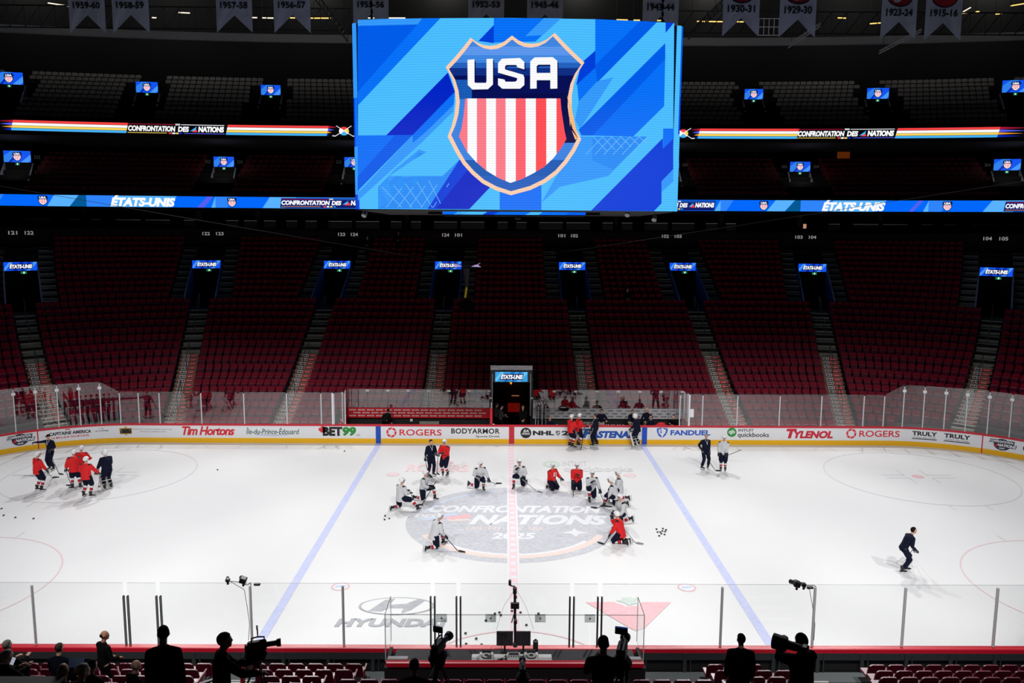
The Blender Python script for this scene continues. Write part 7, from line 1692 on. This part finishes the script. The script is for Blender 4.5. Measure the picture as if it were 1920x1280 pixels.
mb = MB(); mb.tube([(.11 * cos(a), 0, .11 * sin(a)) for a in [2 * pi * i / 20 for i in range(21)]], .006, STK, 5, cap=False); mb.tube([(0, 0, .11), (0, 0, -.4)], .005, STK, 5); tag(mb.build('ring_light', loc=(onx(940.5, -14.2, 2.4), -14.2, at_y(940, 1192, -14.2).z)), 'thin black ring on a stem standing left of the pole', 'ring stand')
# camera pole on the glass
t = empty('camera_pole', (atx(966, -13.9, 1.63), -13.9, TZ), label='black pole carrying small cameras in front of the red line', cat='camera pole'); ztop = at_y(965, 1101, -13.9).z - TZ
mb = MB(); mb.tube([(0, 0, 0), (-.02, 0, ztop)], .035, STK, 8); mb.tube([(0, 0, 0), (0, 0, .12)], .06, ALU, 10); mb.build('pole', t)
def zr(py): return at_y(965, py, -13.9).z - TZ
mb = MB(); mb.box((-.015, -.06, zr(1133)), (.22, .06, .17), STK, bev=.01); mb.build('monitor', t)
mb = MB(); mb.box((-.02, -.03, zr(1106)), (.1, .12, .2), STK, bev=.03); mb.tube([(-.02, -.1, zr(1104)), (-.02, -.02, zr(1104))], .05, CHAR, 10); mb.box((-.0, 0, zr(1119)), (.07, .07, .1), STK, bev=.02); mb.build('camera_head', t)
mb = MB(); mb.tube([(-.02, 0, zr(1099)), (-.12, 0, zr(1098)), (-.15, 0, zr(1090))], .02, CHAR, 6); mb.box((-.15, 0, zr(1092)), (.07, .08, .16), STK, bev=.02); mb.build('small_camera', t)
mb = MB(); mb.box((0, -.03, zr(1164)), (.09, .08, .14), STK, bev=.02); mb.tube([(-.04, -.05, zr(1150)), (-.1, -.06, zr(1165))], .015, STK, 6); mb.build('clamp', t)
mb = MB(); mb.tube([(-.05, 0, zr(1108)), (-.3, .3, zr(1145)), (-.5, .6, zr(1200))], .004, STEELD, 4); mb.tube([(.05, 0, zr(1108)), (.3, .3, zr(1150)), (.5, .6, zr(1200))], .004, STEELD, 4); mb.build('guy_wire', t)
# cameras on the near glass posts
def post_cams(pxp, items, label, arm, boxpx):
    xb = atx(pxp, YN, 2.9); t = empty('post_camera_rig', (xb, YN, 2.6), label=label, cat='camera rig'); L = lambda px, py: (lambda q: (q.x - xb, 0, q.z - 2.6))(at_y(px, py, YN))
    mb = MB(); mb.tube([L(*p) for p in arm], .016, ALU, 6); mb.tube([(0, 0, 0), L(*arm[0])], .014, ALU, 6); mb.build('arm', t)
    for px, py, s in items:
        mb = MB(); c = L(px, py); mb.box(c, (.16 * s, .16 * s, .15 * s), STK, Matrix.Translation(c) @ Matrix.Rotation(.3, 4, 'Y') @ Matrix.Translation(tuple(-v for v in c)), bev=.02); mb.tube([(c[0] - .02, .05, c[2]), (c[0] - .1 * s, .2, c[2] - .02)], [.05 * s, .06 * s], STK, 10); mb.box((c[0], 0, c[2] - .12 * s), (.05, .05, .08), STK); mb.build('camera_head', t)
    mb = MB(); mb.box(L(*boxpx), (.17, .08, .07), STK, bev=.015); mb.build('junction_box', t)
    mb = MB(); mb.tube([L(*items[0][:2]), L(pxp - 12, 1105), L(pxp - 6, 1140), L(pxp - 2, 1170), L(pxp - 4, 1200)], .008, STEELD, 5); mb.build('cable', t)
post_cams(470, [(427, 1087, .7), (456, 1087, 1.1)], 'two small black cameras on arms above the left near glass', [(470, 1092), (464, 1096), (456, 1094), (446, 1090), (430, 1089)], (482, 1095))
post_cams(1530, [(1494, 1094, 1.1), (1507, 1096, .75)], 'two small black cameras on a bent arm above the right near glass', [(1530, 1100), (1527, 1097), (1515, 1097), (1500, 1096)], (1519, 1101))
bpy.data.scenes.remove(TMP)
